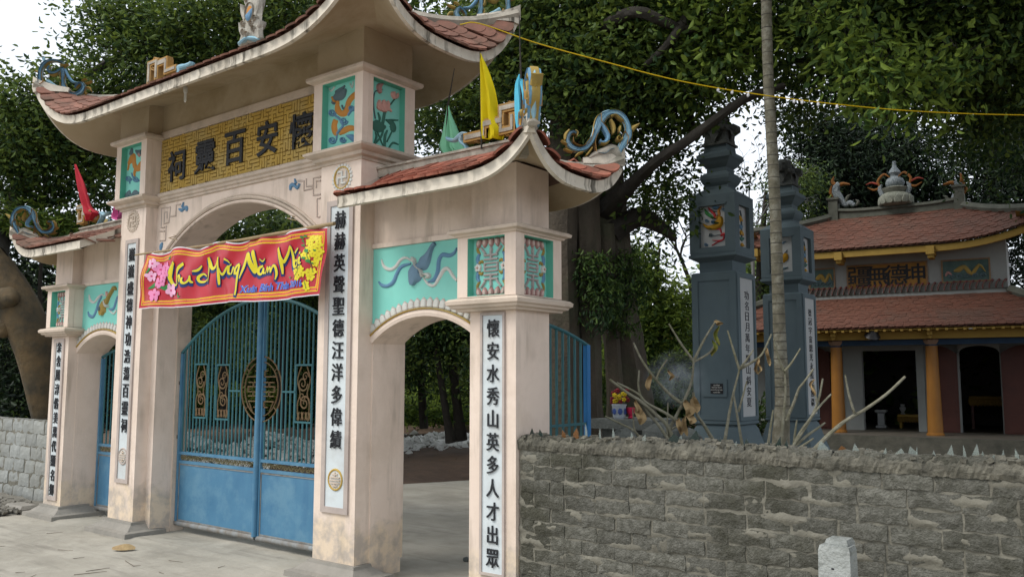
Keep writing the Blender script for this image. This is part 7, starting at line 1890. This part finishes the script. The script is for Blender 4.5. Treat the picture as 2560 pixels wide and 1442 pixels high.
limb([(300, 140, 13.4), (600, 110, 13.5), (900, 60, 13.5)], [20, 18, 12], BARKD, FT_)
crown('crown', [B(300, 60, 12.5, .55), B(250, 30, 12.5, .3), B(400, 60, 12.5, .7), B(520, 80, 12.5, .75), B(650, 60, 12.6, .75), B(780, 30, 12.6, .75), B(350, 150, 12.3, .7), B(220, 210, 12.2, .55), B(150, 215, 12.2, .38), B(60, 275, 12, .45), B(160, 280, 12.2, .7), B(40, 330, 12, .7), B(250, 330, 12.4, .7), B(140, 400, 12.2, .7), B(240, 460, 12.3, .5), B(20, 430, 12, .6), B(120, 470, 12.2, .3),
                B(85, 150, 12.4, .13), B(0, 165, 12, .14), B(460, 180, 12.6, .7), B(580, 160, 12.6, .6), B(210, 110, 12.4, .2)], 25000, .095, L_MID, FT_, droop=.25, clump=.20, per=22, wl=.44)
crown('crown', [B(330, 90, 14, 1.0), B(500, 60, 14, 1.1), B(700, 60, 14, 1.2), B(880, 40, 14, 1.2), B(1060, 60, 14, 1.1), B(200, 280, 13.6, .8), B(60, 330, 13.6, 1.0), B(180, 450, 13.6, .8), B(20, 480, 13.6, .6), B(1180, 160, 14, .8), B(1100, 260, 14, .8), B(1180, 330, 14, .7), B(1080, 360, 13.6, .5), B(1240, 260, 14, .8), B(1250, 400, 14, .6)], 25000, .10, L_DEEP, FT_, droop=.25, clump=.24, per=24, wl=.44)
crown('crown', [B(1090, 290, 12, .4), B(1170, 250, 12, .45), B(1150, 350, 12, .3), B(1230, 330, 12, .4), B(1260, 240, 12, .4)], 3400, .085, L_MID, FT_, droop=.25, clump=.15, per=18, wl=.46)
# shaded thicket right behind the left wall, and the fern-leaved bush
T = thing('thicket', 'black-green thicket behind the left block wall', 'thicket', tuple(at_d(40, 1100, 14)))
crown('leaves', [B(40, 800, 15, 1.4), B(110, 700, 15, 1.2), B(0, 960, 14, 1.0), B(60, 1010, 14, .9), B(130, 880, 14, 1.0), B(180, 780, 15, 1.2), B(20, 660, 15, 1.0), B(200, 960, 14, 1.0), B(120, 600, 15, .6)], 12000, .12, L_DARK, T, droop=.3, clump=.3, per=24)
T['kind'] = 'stuff'
T = thing('fern_bush', 'bright fern-leaved bush above the left side roof', 'bush', tuple(at_d(110, 1000, 12)))
crown('fronds', [B(100, 560, 12, .35, .35, .2), B(160, 570, 12, .35, .3, .15), B(60, 540, 12, .3, .3, .25), B(200, 565, 12.2, .3, .3, .12), B(30, 560, 12, .2)], 2600, .10, L_LIGHT, T, droop=.2, clump=.12, per=16, wl=.28)
limb([(110, 1000, 12), (100, 760, 12), (105, 600, 12)], [14, 12, 8], BARKD, T, 'stem', 6)

# ---- woodland seen through the arches
def wood_tree(px, d, h_py, r, lab, n, m, leaf=.13, lean=0, tw=22):
    T = thing('woodland_tree', lab, 'tree', tuple(at_d(px, 1040, d)), 'trees inside the temple ground')
    limb([(px, 1070, d), (px + lean * .5, 900, d), (px + lean, 700, d), (px + lean * 1.2, h_py, d)], [tw, tw * .8, tw * .6, tw * .3], BARKD, T, 'trunk', 8)
    crown('crown', [B(px + lean + random.randint(-90, 90), h_py + random.randint(-40, 160), d + random.uniform(-.8, .8), r * random.uniform(.6, 1)) for _ in range(7)], n, leaf, m, T, droop=.4, clump=.3, per=22)
    return T
random.seed(31)
wood_tree(560, 16, 560, 1.0, 'dark tree behind the left half of the middle arch', 6500, L_MID)
wood_tree(700, 17, 560, 1.1, 'dark tree behind the right half of the middle arch', 6500, L_MID, lean=10)
wood_tree(480, 20, 760, 1.3, 'mid green tree seen low through the left bars of the big gate', 6500, L_LIGHT)
wood_tree(620, 22, 800, 1.2, 'mid green tree seen behind the round grille of the big gate', 6500, L_LIGHT)
wood_tree(760, 19, 780, 1.2, 'deep green tree beside the right jamb of the big gate', 6500, L_MID)
wood_tree(1060, 18, 770, 1.2, 'dark leaning tree filling the top of the right side arch', 4600, L_MID, lean=-20)
wood_tree(1150, 22, 840, 1.3, 'green tree farther back in the right side arch', 5000, L_LIGHT)
wood_tree(900, 19, 700, 1.5, 'dark tree behind the right inner pillar', 7000, L_MID)
wood_tree(1330, 17, 800, 1.5, 'shaded tree behind the right outer pillar', 6000, L_MID)
wood_tree(270, 17, 760, 1.4, 'shaded tree behind the left inner pillar', 6000, L_MID)
for i, (pts, w, lab) in enumerate((([(1128, 1105, 16.6), (1118, 1050, 16.6), (1104, 960, 16.6), (1092, 880, 16.6), (1085, 780, 16.6)], [30, 20, 17, 15, 12], 'slim leaning tree trunk on the left of the pair in the side arch'), ([(1152, 1100, 16.9), (1146, 1040, 16.9), (1134, 940, 16.9), (1126, 860, 16.9), (1130, 760, 16.9)], [36, 26, 22, 20, 16], 'thicker tree trunk on the right of the pair in the side arch'))):
    T = thing('grove_tree', lab, 'tree', tuple(at_d(*pts[0])), 'pair of slim trees in the side arch')
    limb(pts, w, BARKD, T, 'trunk', 9)
    crown('crown', [B(1090 + 40 * i + random.randint(-50, 40), 840 + random.randint(-60, 30), 16.8, .55) for _ in range(5)], 3000, .09, L_DEEP, T, droop=.5, clump=.16, per=18)
# low wood closing the view behind everything
V_, F_, t_ = [], [], []
C_ = []
for i in range(5200):
    px = random.uniform(-300, 2900); d = random.uniform(24, 40)
    hgt = 4.2 + 1.2 * math.sin(px * .004) + 1.0 * math.sin(px * .017 + 1)
    p = at_d(px, 938, d); p.z = random.uniform(-.2, hgt) * d / 32
    C_.append(tuple(p))
C_ = np.repeat(np.array(C_), 11, 0) + rng.normal(size=(5200 * 11, 3)) * .5
Vv, Ff = leaf_geo(C_, .42, .3, .5)
tag(np_mesh('far_wood', Vv, Ff, L_MID, None, np.repeat(np.clip(rng.normal(.4, .2, len(C_)), 0, 1), 2)), 'far wood that closes the view behind the temple ground', 'wood', kind='stuff')
# low plants, rubble and undergrowth on the ground inside
def ground_plants(lab, pts, n, size, m, h=.25, clump=.14):
    T = thing('undergrowth', lab, 'undergrowth', tuple(pts[0])); T['kind'] = 'stuff'
    crown('leaves', [((p.x, p.y, p.z + h * .5), .5, .5, h) for p in pts], n, size, m, T, droop=-.5, clump=clump, per=14)
ground_plants('bright low plants behind the white rubble', [at_d(px, 1048 - (1200 - px) * .03, 17.0 + 4.4 * (px - 450) / 720) for px in range(420, 1200, 26)], 12000, .11, L_LIGHT, .3)
ground_plants('dark shrubs behind the big iron gate', [at_d(px, 990, 19) for px in range(380, 900, 30)] + [at_d(px, 1000, 18) for px in range(1320, 1500, 30)], 12000, .13, L_MID, .7, .3)
ground_plants('green shrubs around the slate pillars', [at_d(px, 1050, 14.5) for px in range(1560, 1740, 24)] + [at_d(px, 1080, 16) for px in (1900, 1925)], 5000, .10, L_DEEP, .4, .2)
ground_plants('small yellow-green bush by the banyan foot', [at_d(px, 925, 12.5) for px in (1512, 1525)] + [at_d(1518, 960, 12.5)], 700, .09, L_LIGHT, .2, .1)
mb = MB(); random.seed(12)
for i in range(2600):
    px = random.uniform(380, 1260); t = (px - 450) / 720; d0 = 15.2 + 4.2 * max(0, t)
    dd = random.gauss(0, .7); d = d0 + dd; p = at_d(px, 1000, d); top = (.34 * max(0, 1 - 1.3 * max(t, 0)) + .12) * math.exp(-dd * dd / .6) * (1 + .35 * math.sin(px * .03))
    p.z = soil_z(p.x, p.y) + random.random() ** .4 * top
    s_ = random.uniform(.03, .10); Q = Matrix.Rotation(random.random() * 6, 4, 'Z') @ Matrix.Rotation(random.uniform(-.7, .7), 4, 'X') @ Matrix.Rotation(random.uniform(-.7, .7), 4, 'Y'); Q.translation = p
    mb.box(-s_, s_, -s_ * .7, s_ * .7, -s_ * .25, s_ * .3, 0, Q)
tag(mb.build('rubble_heap', RUBBLE), 'long low heap of white rubble behind the iron gate', 'rubble', kind='stuff')
mb = MB()
for i in range(1600):
    x = random.uniform(-7, 4.5); y = random.uniform(8.5, 15)
    z = soil_z(x, y) + .012; a = random.random() * 6.3; s_ = random.uniform(.025, .06); d = Vector((math.cos(a), math.sin(a), random.uniform(-.1, .5))).normalized(); w_ = Vector((-d.y, d.x, 0)) * s_ * .35; c = Vector((x, y, z))
    mb.add([c, c + d * s_ * .5 + w_, c + d * s_, c + d * s_ * .5 - w_], [(0, 1, 2, 3)])
tag(mb.build('leaf_litter', mat('litter_leaf', (0.16, 0.10, 0.05), (0.08, 0.05, 0.03), scale=5)), 'brown leaf litter on the soil bank', 'leaf litter', kind='stuff')
tag(sheet('hill', L_DARK if False else mat('far_slope', (0.02, 0.035, 0.015), (0.012, 0.02, 0.01), scale=.3, bump=0), np.linspace(-120, 60, 40), np.linspace(38, 80, 8), lambda x, y: (y - 38) * .11 + .8 * math.sin(x * .1)), kind='structure')

# ---- areca palm trunk behind the wall
PT = thing('palm_tree', 'slender ringed palm trunk speckled with lichen, rising behind the wall', 'palm tree', tuple(at_d(1952, 1120, 8.5)))
pp = [(1952, 1200, 48), (1952, 1100, 43), (1956, 1000, 36), (1950, 860, 32), (1944, 700, 29), (1937, 500, 28), (1928, 330, 27), (1921, 200, 26), (1917, 60, 26), (1913, -200, 25), (1908, -600, 23)]
q_ = catmull(pp, 14); P_ = []; r_ = []
for i, (px, py, w_) in enumerate(q_):
    P_.append(at_d(px, py, 8.5)); r_.append(w_ * 8.5 / FPX / 2)
mb = MB(); mb.tube(P_, r_, 16, jit=.03); mb.build('trunk', PALMB, PT, smooth=True)
z_ = 1.2; 
for k in range(64):
    z_ += .085 + .0025 * k * .4 + random.uniform(-.012, .012)
    zs_ = [p.z for p in P_]; 
    if z_ > zs_[-1] - .1: break
    j = max(i for i in range(len(zs_)) if zs_[i] <= z_ or i == 0); j = min(j, len(P_) - 2)
    t = (z_ - zs_[j]) / max(zs_[j + 1] - zs_[j], 1e-4); c = P_[j].lerp(P_[j + 1], t); rr = r_[j] * 1.035
    mb = MB(); mb.lathe((c.x, c.y, c.z), [(rr * .98, -.005), (rr, -.002), (rr, .002), (rr * .98, .005)], 16)
    mb.build('leaf_scar_ring', mat('palm_ring', (0.085, 0.078, 0.06), (0.06, 0.055, 0.045)), PT)
tp = P_[-1]
for k in range(11):
    a = k * 2.4; L_ = 2.2; mb = MB(); G = []
    for i in range(9):
        t = i / 8; c = tp + Vector((math.cos(a) * L_ * t, math.sin(a) * L_ * t, 1.0 * t - 1.9 * t * t)); w_ = .28 * math.sin(math.pi * min(1, t * .9 + .08)); s_ = Vector((-math.sin(a), math.cos(a), 0))
        G.append([c - s_ * w_ - Vector((0, 0, w_ * .6)), c, c + s_ * w_ - Vector((0, 0, w_ * .6))])
    mb.grid(G); mb.build('frond', mat('palm_frond', (0.05, 0.10, 0.03), (0.03, 0.06, 0.02)), PT)

# ---- leafless frangipani branches behind the wall
def frangi(label, base, branches, leaves=(), d=6.3):
    T = thing('frangipani', label, 'frangipani', tuple(at_d(*base, d)), 'bare frangipani plants behind the wall')
    for pts, w in branches:
        q = catmull([(x, y) for x, y in pts], 4); n = len(q); mb = MB()
        ws = [w * .84 * (.98 - .45 * i / (n - 1)) if pts[0][1] > pts[-1][1] else w * .84 * (.53 + .45 * i / (n - 1)) for i in range(n)]
        mb.tube([at_d(x, y, d + .02 * math.sin(i * .12 + pts[0][0])) for i, (x, y) in enumerate(q)], [a * d / FPX / 2 * (1.03 if i % 3 else .98) for i, a in enumerate(ws)], 8, sm=2, jit=.04)
        for i in range(n):                              # leaf scars as knobs along the branch
            k = random.randrange(n); c = at_d(*q[k], d); a = random.random() * 6.3; rr = ws[k] * d / FPX / 2
            o_ = (RT * math.cos(a) + UP * math.sin(a)) * rr; s_ = rr * .30
            mb.lathe(tuple(c + o_), [(s_ * .2, -s_), (s_, 0), (s_ * .2, s_)], 5)
        mb.build('branch', FRANG, T, smooth=True)
    for (x, y, L_, w_, kind) in leaves:
        mb = MB(); c = at_d(x, y, d - .06); G = []
        for i in range(7):
            t = i / 6; ww = w_ * d / FPX * math.sin(math.pi * (t * .92 + .04)) / 2; yy = c + Vector((0, 0, -1)) * (L_ * t * d / FPX) + RT * (.012 * math.sin(t * 5 + x)) + FW * (.02 * math.sin(t * 7 + y))
            G.append([yy - RT * ww + FW * .02 * math.sin(t * 9), yy + FW * .025, yy + RT * ww - FW * .01 * math.cos(t * 8)])
        mb.grid(G); mb.build('withered_leaf', DEAD if kind == 0 else mat('yellowing_leaf', (0.16, 0.22, 0.04), (0.2, 0.15, 0.04), scale=14), T, smooth=True)
random.seed(77)
frangi('sprawling leafless frangipani left of the nearer slate pillar, with crumpled tan leaves', (1690, 1130), [
    ([(1524, 948), (1567, 980), (1602, 1003), (1640, 1036), (1672, 1069), (1690, 1130)], 13), ([(1542, 956), (1594, 983), (1617, 1007), (1660, 1030), (1695, 1053)], 10), ([(1513, 1040), (1550, 1058), (1583, 1075), (1602, 1098), (1612, 1130)], 9),
    ([(1584, 857), (1606, 902), (1637, 945), (1672, 983), (1703, 1007)], 11), ([(1672, 809), (1700, 855), (1732, 900)], 9), ([(1790, 801), (1760, 850), (1734, 902)], 9), ([(1792, 851), (1773, 882), (1734, 904)], 8),
    ([(1734, 902), (1731, 941), (1724, 968), (1711, 999), (1690, 1040), (1676, 1069), (1672, 1100)], 12), ([(1734, 980), (1740, 1030), (1760, 1062), (1783, 1100)], 12), ([(1598, 925), (1597, 972), (1617, 1026), (1645, 1060), (1672, 1100)], 10),
    ([(1668, 898), (1650, 925), (1640, 948)], 8), ([(1670, 1006), (1668, 1060), (1668, 1095)], 7), ([(1700, 1060), (1680, 1072)], 7), ([(1582, 1020), (1584, 1060), (1588, 1080)], 7), ([(1735, 1020), (1733, 980)], 14)],
    [(1600, 1012, 50, 26, 0), (1594, 1000, 40, 14, 0), (1700, 1045, 42, 18, 0), (1712, 1040, 48, 16, 0), (1720, 1000, 44, 26, 0), (1738, 990, 40, 24, 0), (1622, 935, 40, 16, 0), (1676, 925, 26, 12, 0), (1726, 1030, 30, 22, 0), (1793, 815, 48, 12, 1), (1784, 850, 40, 12, 1), (1795, 800, 14, 20, 0)], 6.3)
frangi('forked leafless frangipani between the slate pillar and the palm trunk', (1846, 1130), [
    ([(1819, 826), (1832, 870), (1848, 922)], 9), ([(1929, 835), (1905, 885), (1880, 905), (1849, 922)], 10), ([(1884, 874), (1866, 900), (1850, 920)], 8), ([(1849, 922), (1834, 981), (1822, 1040), (1810, 1115)], 11), ([(1834, 985), (1845, 1050), (1856, 1115)], 10), ([(1867, 952), (1857, 990), (1846, 1029)], 8)],
    [(1893, 895, 40, 10, 0), (1920, 870, 44, 11, 0), (1897, 905, 30, 8, 0)], 6.2)
frangi('frangipani with three forks right in front of the palm trunk', (1965, 1130), [
    ([(1935, 847), (1945, 890), (1960, 928)], 9), ([(2001, 871), (1980, 905), (1962, 928)], 8), ([(1962, 928), (1964, 975), (1960, 1030), (1953, 1110)], 11), ([(2034, 922), (2010, 955), (1997, 972), (1985, 1005), (1966, 1050)], 10), ([(1933, 1024), (1926, 1070), (1919, 1120)], 10)], [], 6.1)
frangi('fan of pale bare frangipani stems right of the palm trunk', (1985, 1135), [
    ([(2057, 946), (2046, 1000), (2024, 1050), (1982, 1116)], 10), ([(2078, 985), (2052, 1012), (2030, 1040), (1998, 1085), (1984, 1118)], 10), ([(2063, 1056), (2044, 1070), (2018, 1088), (1984, 1118)], 10), ([(1992, 1050), (1988, 1080), (1984, 1118)], 9), ([(2034, 1095), (2015, 1108), (1996, 1120)], 9), ([(2034, 960), (2042, 1005)], 8)],
    [(2032, 948, 40, 9, 0)], 6.0)
frangi('single long frangipani branch reaching to the right above the wall', (2027, 1140), [
    ([(2263, 941), (2216, 985), (2161, 1024), (2136, 1038), (2100, 1062), (2060, 1098), (2020, 1140)], 14), ([(2113, 937), (2122, 985), (2136, 1032)], 9)], [], 5.9)

# ---- offering corner at the banyan foot
d_ = 9.3
ST_ = thing('stone_bench', 'grey stone offering ledge at the foot of the banyan', 'stone ledge', tuple(at_d(1590, 1080, d_)))
P0 = at_d(1505, 1046, d_); P1 = at_d(1640, 1046, d_); mb = MB(); mb.box(P0.x - .1, P1.x + .2, min(P0.y, P1.y) - .1, max(P0.y, P1.y) + .25, P0.z - .10, P0.z); mb.build('slab', LIONST, ST_)
mb = MB(); mb.box(P0.x + .0, P1.x + .1, min(P0.y, P1.y), max(P0.y, P1.y) + .15, -.1, P0.z - .10); mb.build('support', LIONST, ST_)
c = at_d(1548, 1044, d_); zt = P0.z
PO = thing('flower_pot', 'blue and white porcelain pot of red and yellow flowers on the stone ledge', 'flower pot', (c.x, c.y, zt))
mb = MB(); mb.lathe((c.x, c.y, zt), [(.055, 0), (.07, .03), (.078, .14), (.085, .15), (.08, .155)], 16); mb.build('pot', flat('porcelain_white', (0.36, 0.4, 0.45), rough=.3), PO, smooth=True)
mb = MB()
for k in range(7):
    a = k * .9; mb.disc(lambda u, v, h, a=a: (c.x + (.0765 + h) * math.cos(a) - u * math.sin(a), c.y + (.0765 + h) * math.sin(a) + u * math.cos(a), zt + .08 + v), 0, 0, .028, .036, .004, n=7)
mb.build('painted_flowers', flat('porcelain_blue', (0.03, 0.06, 0.2), rough=.3), PO)
for nm, mm, n_, sp_ in (('red_flower', flat('petal_red', (0.16, 0.012, 0.02)), 12, .11), ('yellow_flower', flat('petal_yellow', (0.42, 0.31, 0.01)), 9, .07)):
    for k in range(n_):
        p = Vector((c.x, c.y, zt + .22)) + Vector((random.uniform(-1, 1) * sp_, random.uniform(-.06, .02), random.uniform(-.06, .10) * (1 if nm[0] == 'r' else .6))); mb = MB()
        if nm[0] == 'y': p -= FW * .08
        for j in range(5):
            a = j * 1.257; mb.lathe((p.x + RT.x * .014 * math.cos(a), p.y + RT.y * .014 * math.cos(a), p.z + .014 * math.sin(a)), [(.004, -.013), (.014, 0), (.004, .013)], 6)
        mb.build(nm, mm, PO)
c = at_d(1577, 1044, d_)
CU = thing('offering_cup', 'small pink-red offering cup beside the flower pot', 'cup', (c.x, c.y, zt)); mb = MB(); mb.lathe((c.x, c.y, zt), [(.02, 0), (.035, .01), (.02, .03), (.045, .07), (.05, .12)], 10); mb.build('cup_body', flat('cup_pink', (0.5, 0.02, 0.07), rough=.4), CU, smooth=True)
for i, (px, py, w_, lab) in enumerate(((1650, 1070, .18, 'rounded grey boulder behind the wall below the frangipani'), (1560, 1085, .14, 'small grey boulder under the stone ledge'), (1720, 1085, .15, 'flat grey stone left of the slate pillar foot'))):
    c = at_d(px, py, 8.6); mb = MB(); mb.lathe((c.x, c.y, c.z - .2), [(w_ * .8, 0), (w_ * 1.1, .08), (w_, .18), (w_ * .5, .24), (.02, .26)], 9)
    mb.v = [(v[0] + random.uniform(-.02, .02), v[1] + random.uniform(-.02, .02), v[2] + random.uniform(-.01, .01)) for v in mb.v]; o = mb.build('boulder', LIONST, None, origin=(c.x, c.y, c.z - .2)); tag(o, lab, 'boulder')

# ---- thin incense smoke
sm = bpy.data.materials.new('smoke'); sm.use_nodes = True; nt = sm.node_tree
for n_ in list(nt.nodes): nt.nodes.remove(n_)
o_ = nt.nodes.new('ShaderNodeOutputMaterial'); pv = nt.nodes.new('ShaderNodeVolumePrincipled'); pv.inputs['Color'].default_value = (.75, .85, .95, 1)
tcx = nt.nodes.new('ShaderNodeTexCoord'); nz1 = nt.nodes.new('ShaderNodeTexNoise'); nz1.inputs['Scale'].default_value = 2.6; nz1.inputs['Detail'].default_value = 3
gr = nt.nodes.new('ShaderNodeTexGradient'); gr.gradient_type = 'SPHERICAL'; nt.links.new(tcx.outputs['Object'], gr.inputs[0]); nt.links.new(tcx.outputs['Object'], nz1.inputs['Vector'])
mr = nt.nodes.new('ShaderNodeMapRange'); mr.inputs[1].default_value = .38; mr.inputs[2].default_value = .62; nt.links.new(nz1.outputs[0], mr.inputs[0])
mm_ = nt.nodes.new('ShaderNodeMath'); mm_.operation = 'MULTIPLY'; nt.links.new(mr.outputs[0], mm_.inputs[0]); nt.links.new(gr.outputs[0], mm_.inputs[1])
m2_ = nt.nodes.new('ShaderNodeMath'); m2_.operation = 'MULTIPLY'; m2_.inputs[1].default_value = 1.7; nt.links.new(mm_.outputs[0], m2_.inputs[0]); nt.links.new(m2_.outputs[0], pv.inputs['Density']); nt.links.new(pv.outputs[0], o_.inputs['Volume'])
sc_ = at_d(1688, 948, 9.6)
mb = MB(); mb.lathe((0, 0, 0), [(.02, -1), (.5, -.85), (.87, -.5), (1, 0), (.87, .5), (.5, .85), (.02, 1)], 20)
ob = mb.build('smoke', sm, None, origin=(0, 0, 0)); ob.location = sc_; ob.scale = (.40, .32, .36); tag(ob, 'thin blue incense smoke drifting left of the slate pillar', 'smoke', kind='stuff')

# ---- litter on the pavement
def zp(x, y): return at_z(x / 2.844, 1200 + y / 2.844, .006)
random.seed(5)
TW = [((525, 670), (640, 658), (760, 645)), ((610, 645), (700, 632), (780, 620)), ((520, 555), (600, 545)), ((410, 492), (520, 497)), ((890, 570), (950, 608), (1000, 603)), ((1200, 568), (1300, 580)), ((1550, 620), (1600, 605)), ((0, 468), (38, 465)), ((215, 688), (258, 668)), ((110, 655), (178, 650)), ((330, 378), (450, 366)), ((705, 258), (735, 246)), ((1130, 650), (1165, 662))]
near = ['near the lower left corner, longest of all', 'just above the longest twig', 'left of the fallen leaf', 'straight left of the big gate foot', 'forked, below the big blue gate', 'below the right leaf of the blue gate', 'close to the pillar plinth', 'at the left edge of the pavement', 'at the bottom left corner', 'short one beside the bottom left corner', 'in front of the left inner pillar', 'in the left side arch', 'tiny one at the bottom middle']
for pts, nr in zip(TW, near):
    P = [zp(*p) for p in pts]
    o = MB().tube(P, [.0026] * (len(P) - 1) + [.0014], 5).build('twig', mat('dry_twig', (0.15, 0.12, 0.09), (0.1, 0.08, 0.06)), None, origin=tuple(P[0])); tag(o, 'thin dry twig on the pavement, ' + nr, 'twig', 'dry twigs on the pavement')
c = at_z(309, 1373, .01); mb = MB(); G = []
for i in range(9):
    t = i / 8; w_ = .055 * math.sin(math.pi * (t * .94 + .03)); a = c + RT * (t - .5) * .21
    G.append([a + Vector((RT.y, -RT.x, 0)) * w_ + Vector((0, 0, .004)), a + Vector((0, 0, .012 + .03 * math.sin(math.pi * t))), a - Vector((RT.y, -RT.x, 0)) * w_ + Vector((0, 0, .022 + .02 * math.sin(math.pi * t)))])
mb.grid(G); o = mb.build('fallen_leaf', DEAD, None, smooth=True, origin=tuple(c)); tag(o, 'single curled tan leaf fallen on the pavement in front of the gate', 'fallen leaf')
c = at_z(1166, 1402, .0); mb = MB(); mb.lathe(tuple(c), [(.025, 0), (.034, .012), (.026, .03), (.004, .038)], 7); o = mb.build('pebble', LIONST, None, origin=tuple(c)); tag(o, 'dark pebble at the left foot of the right pillar', 'pebble')
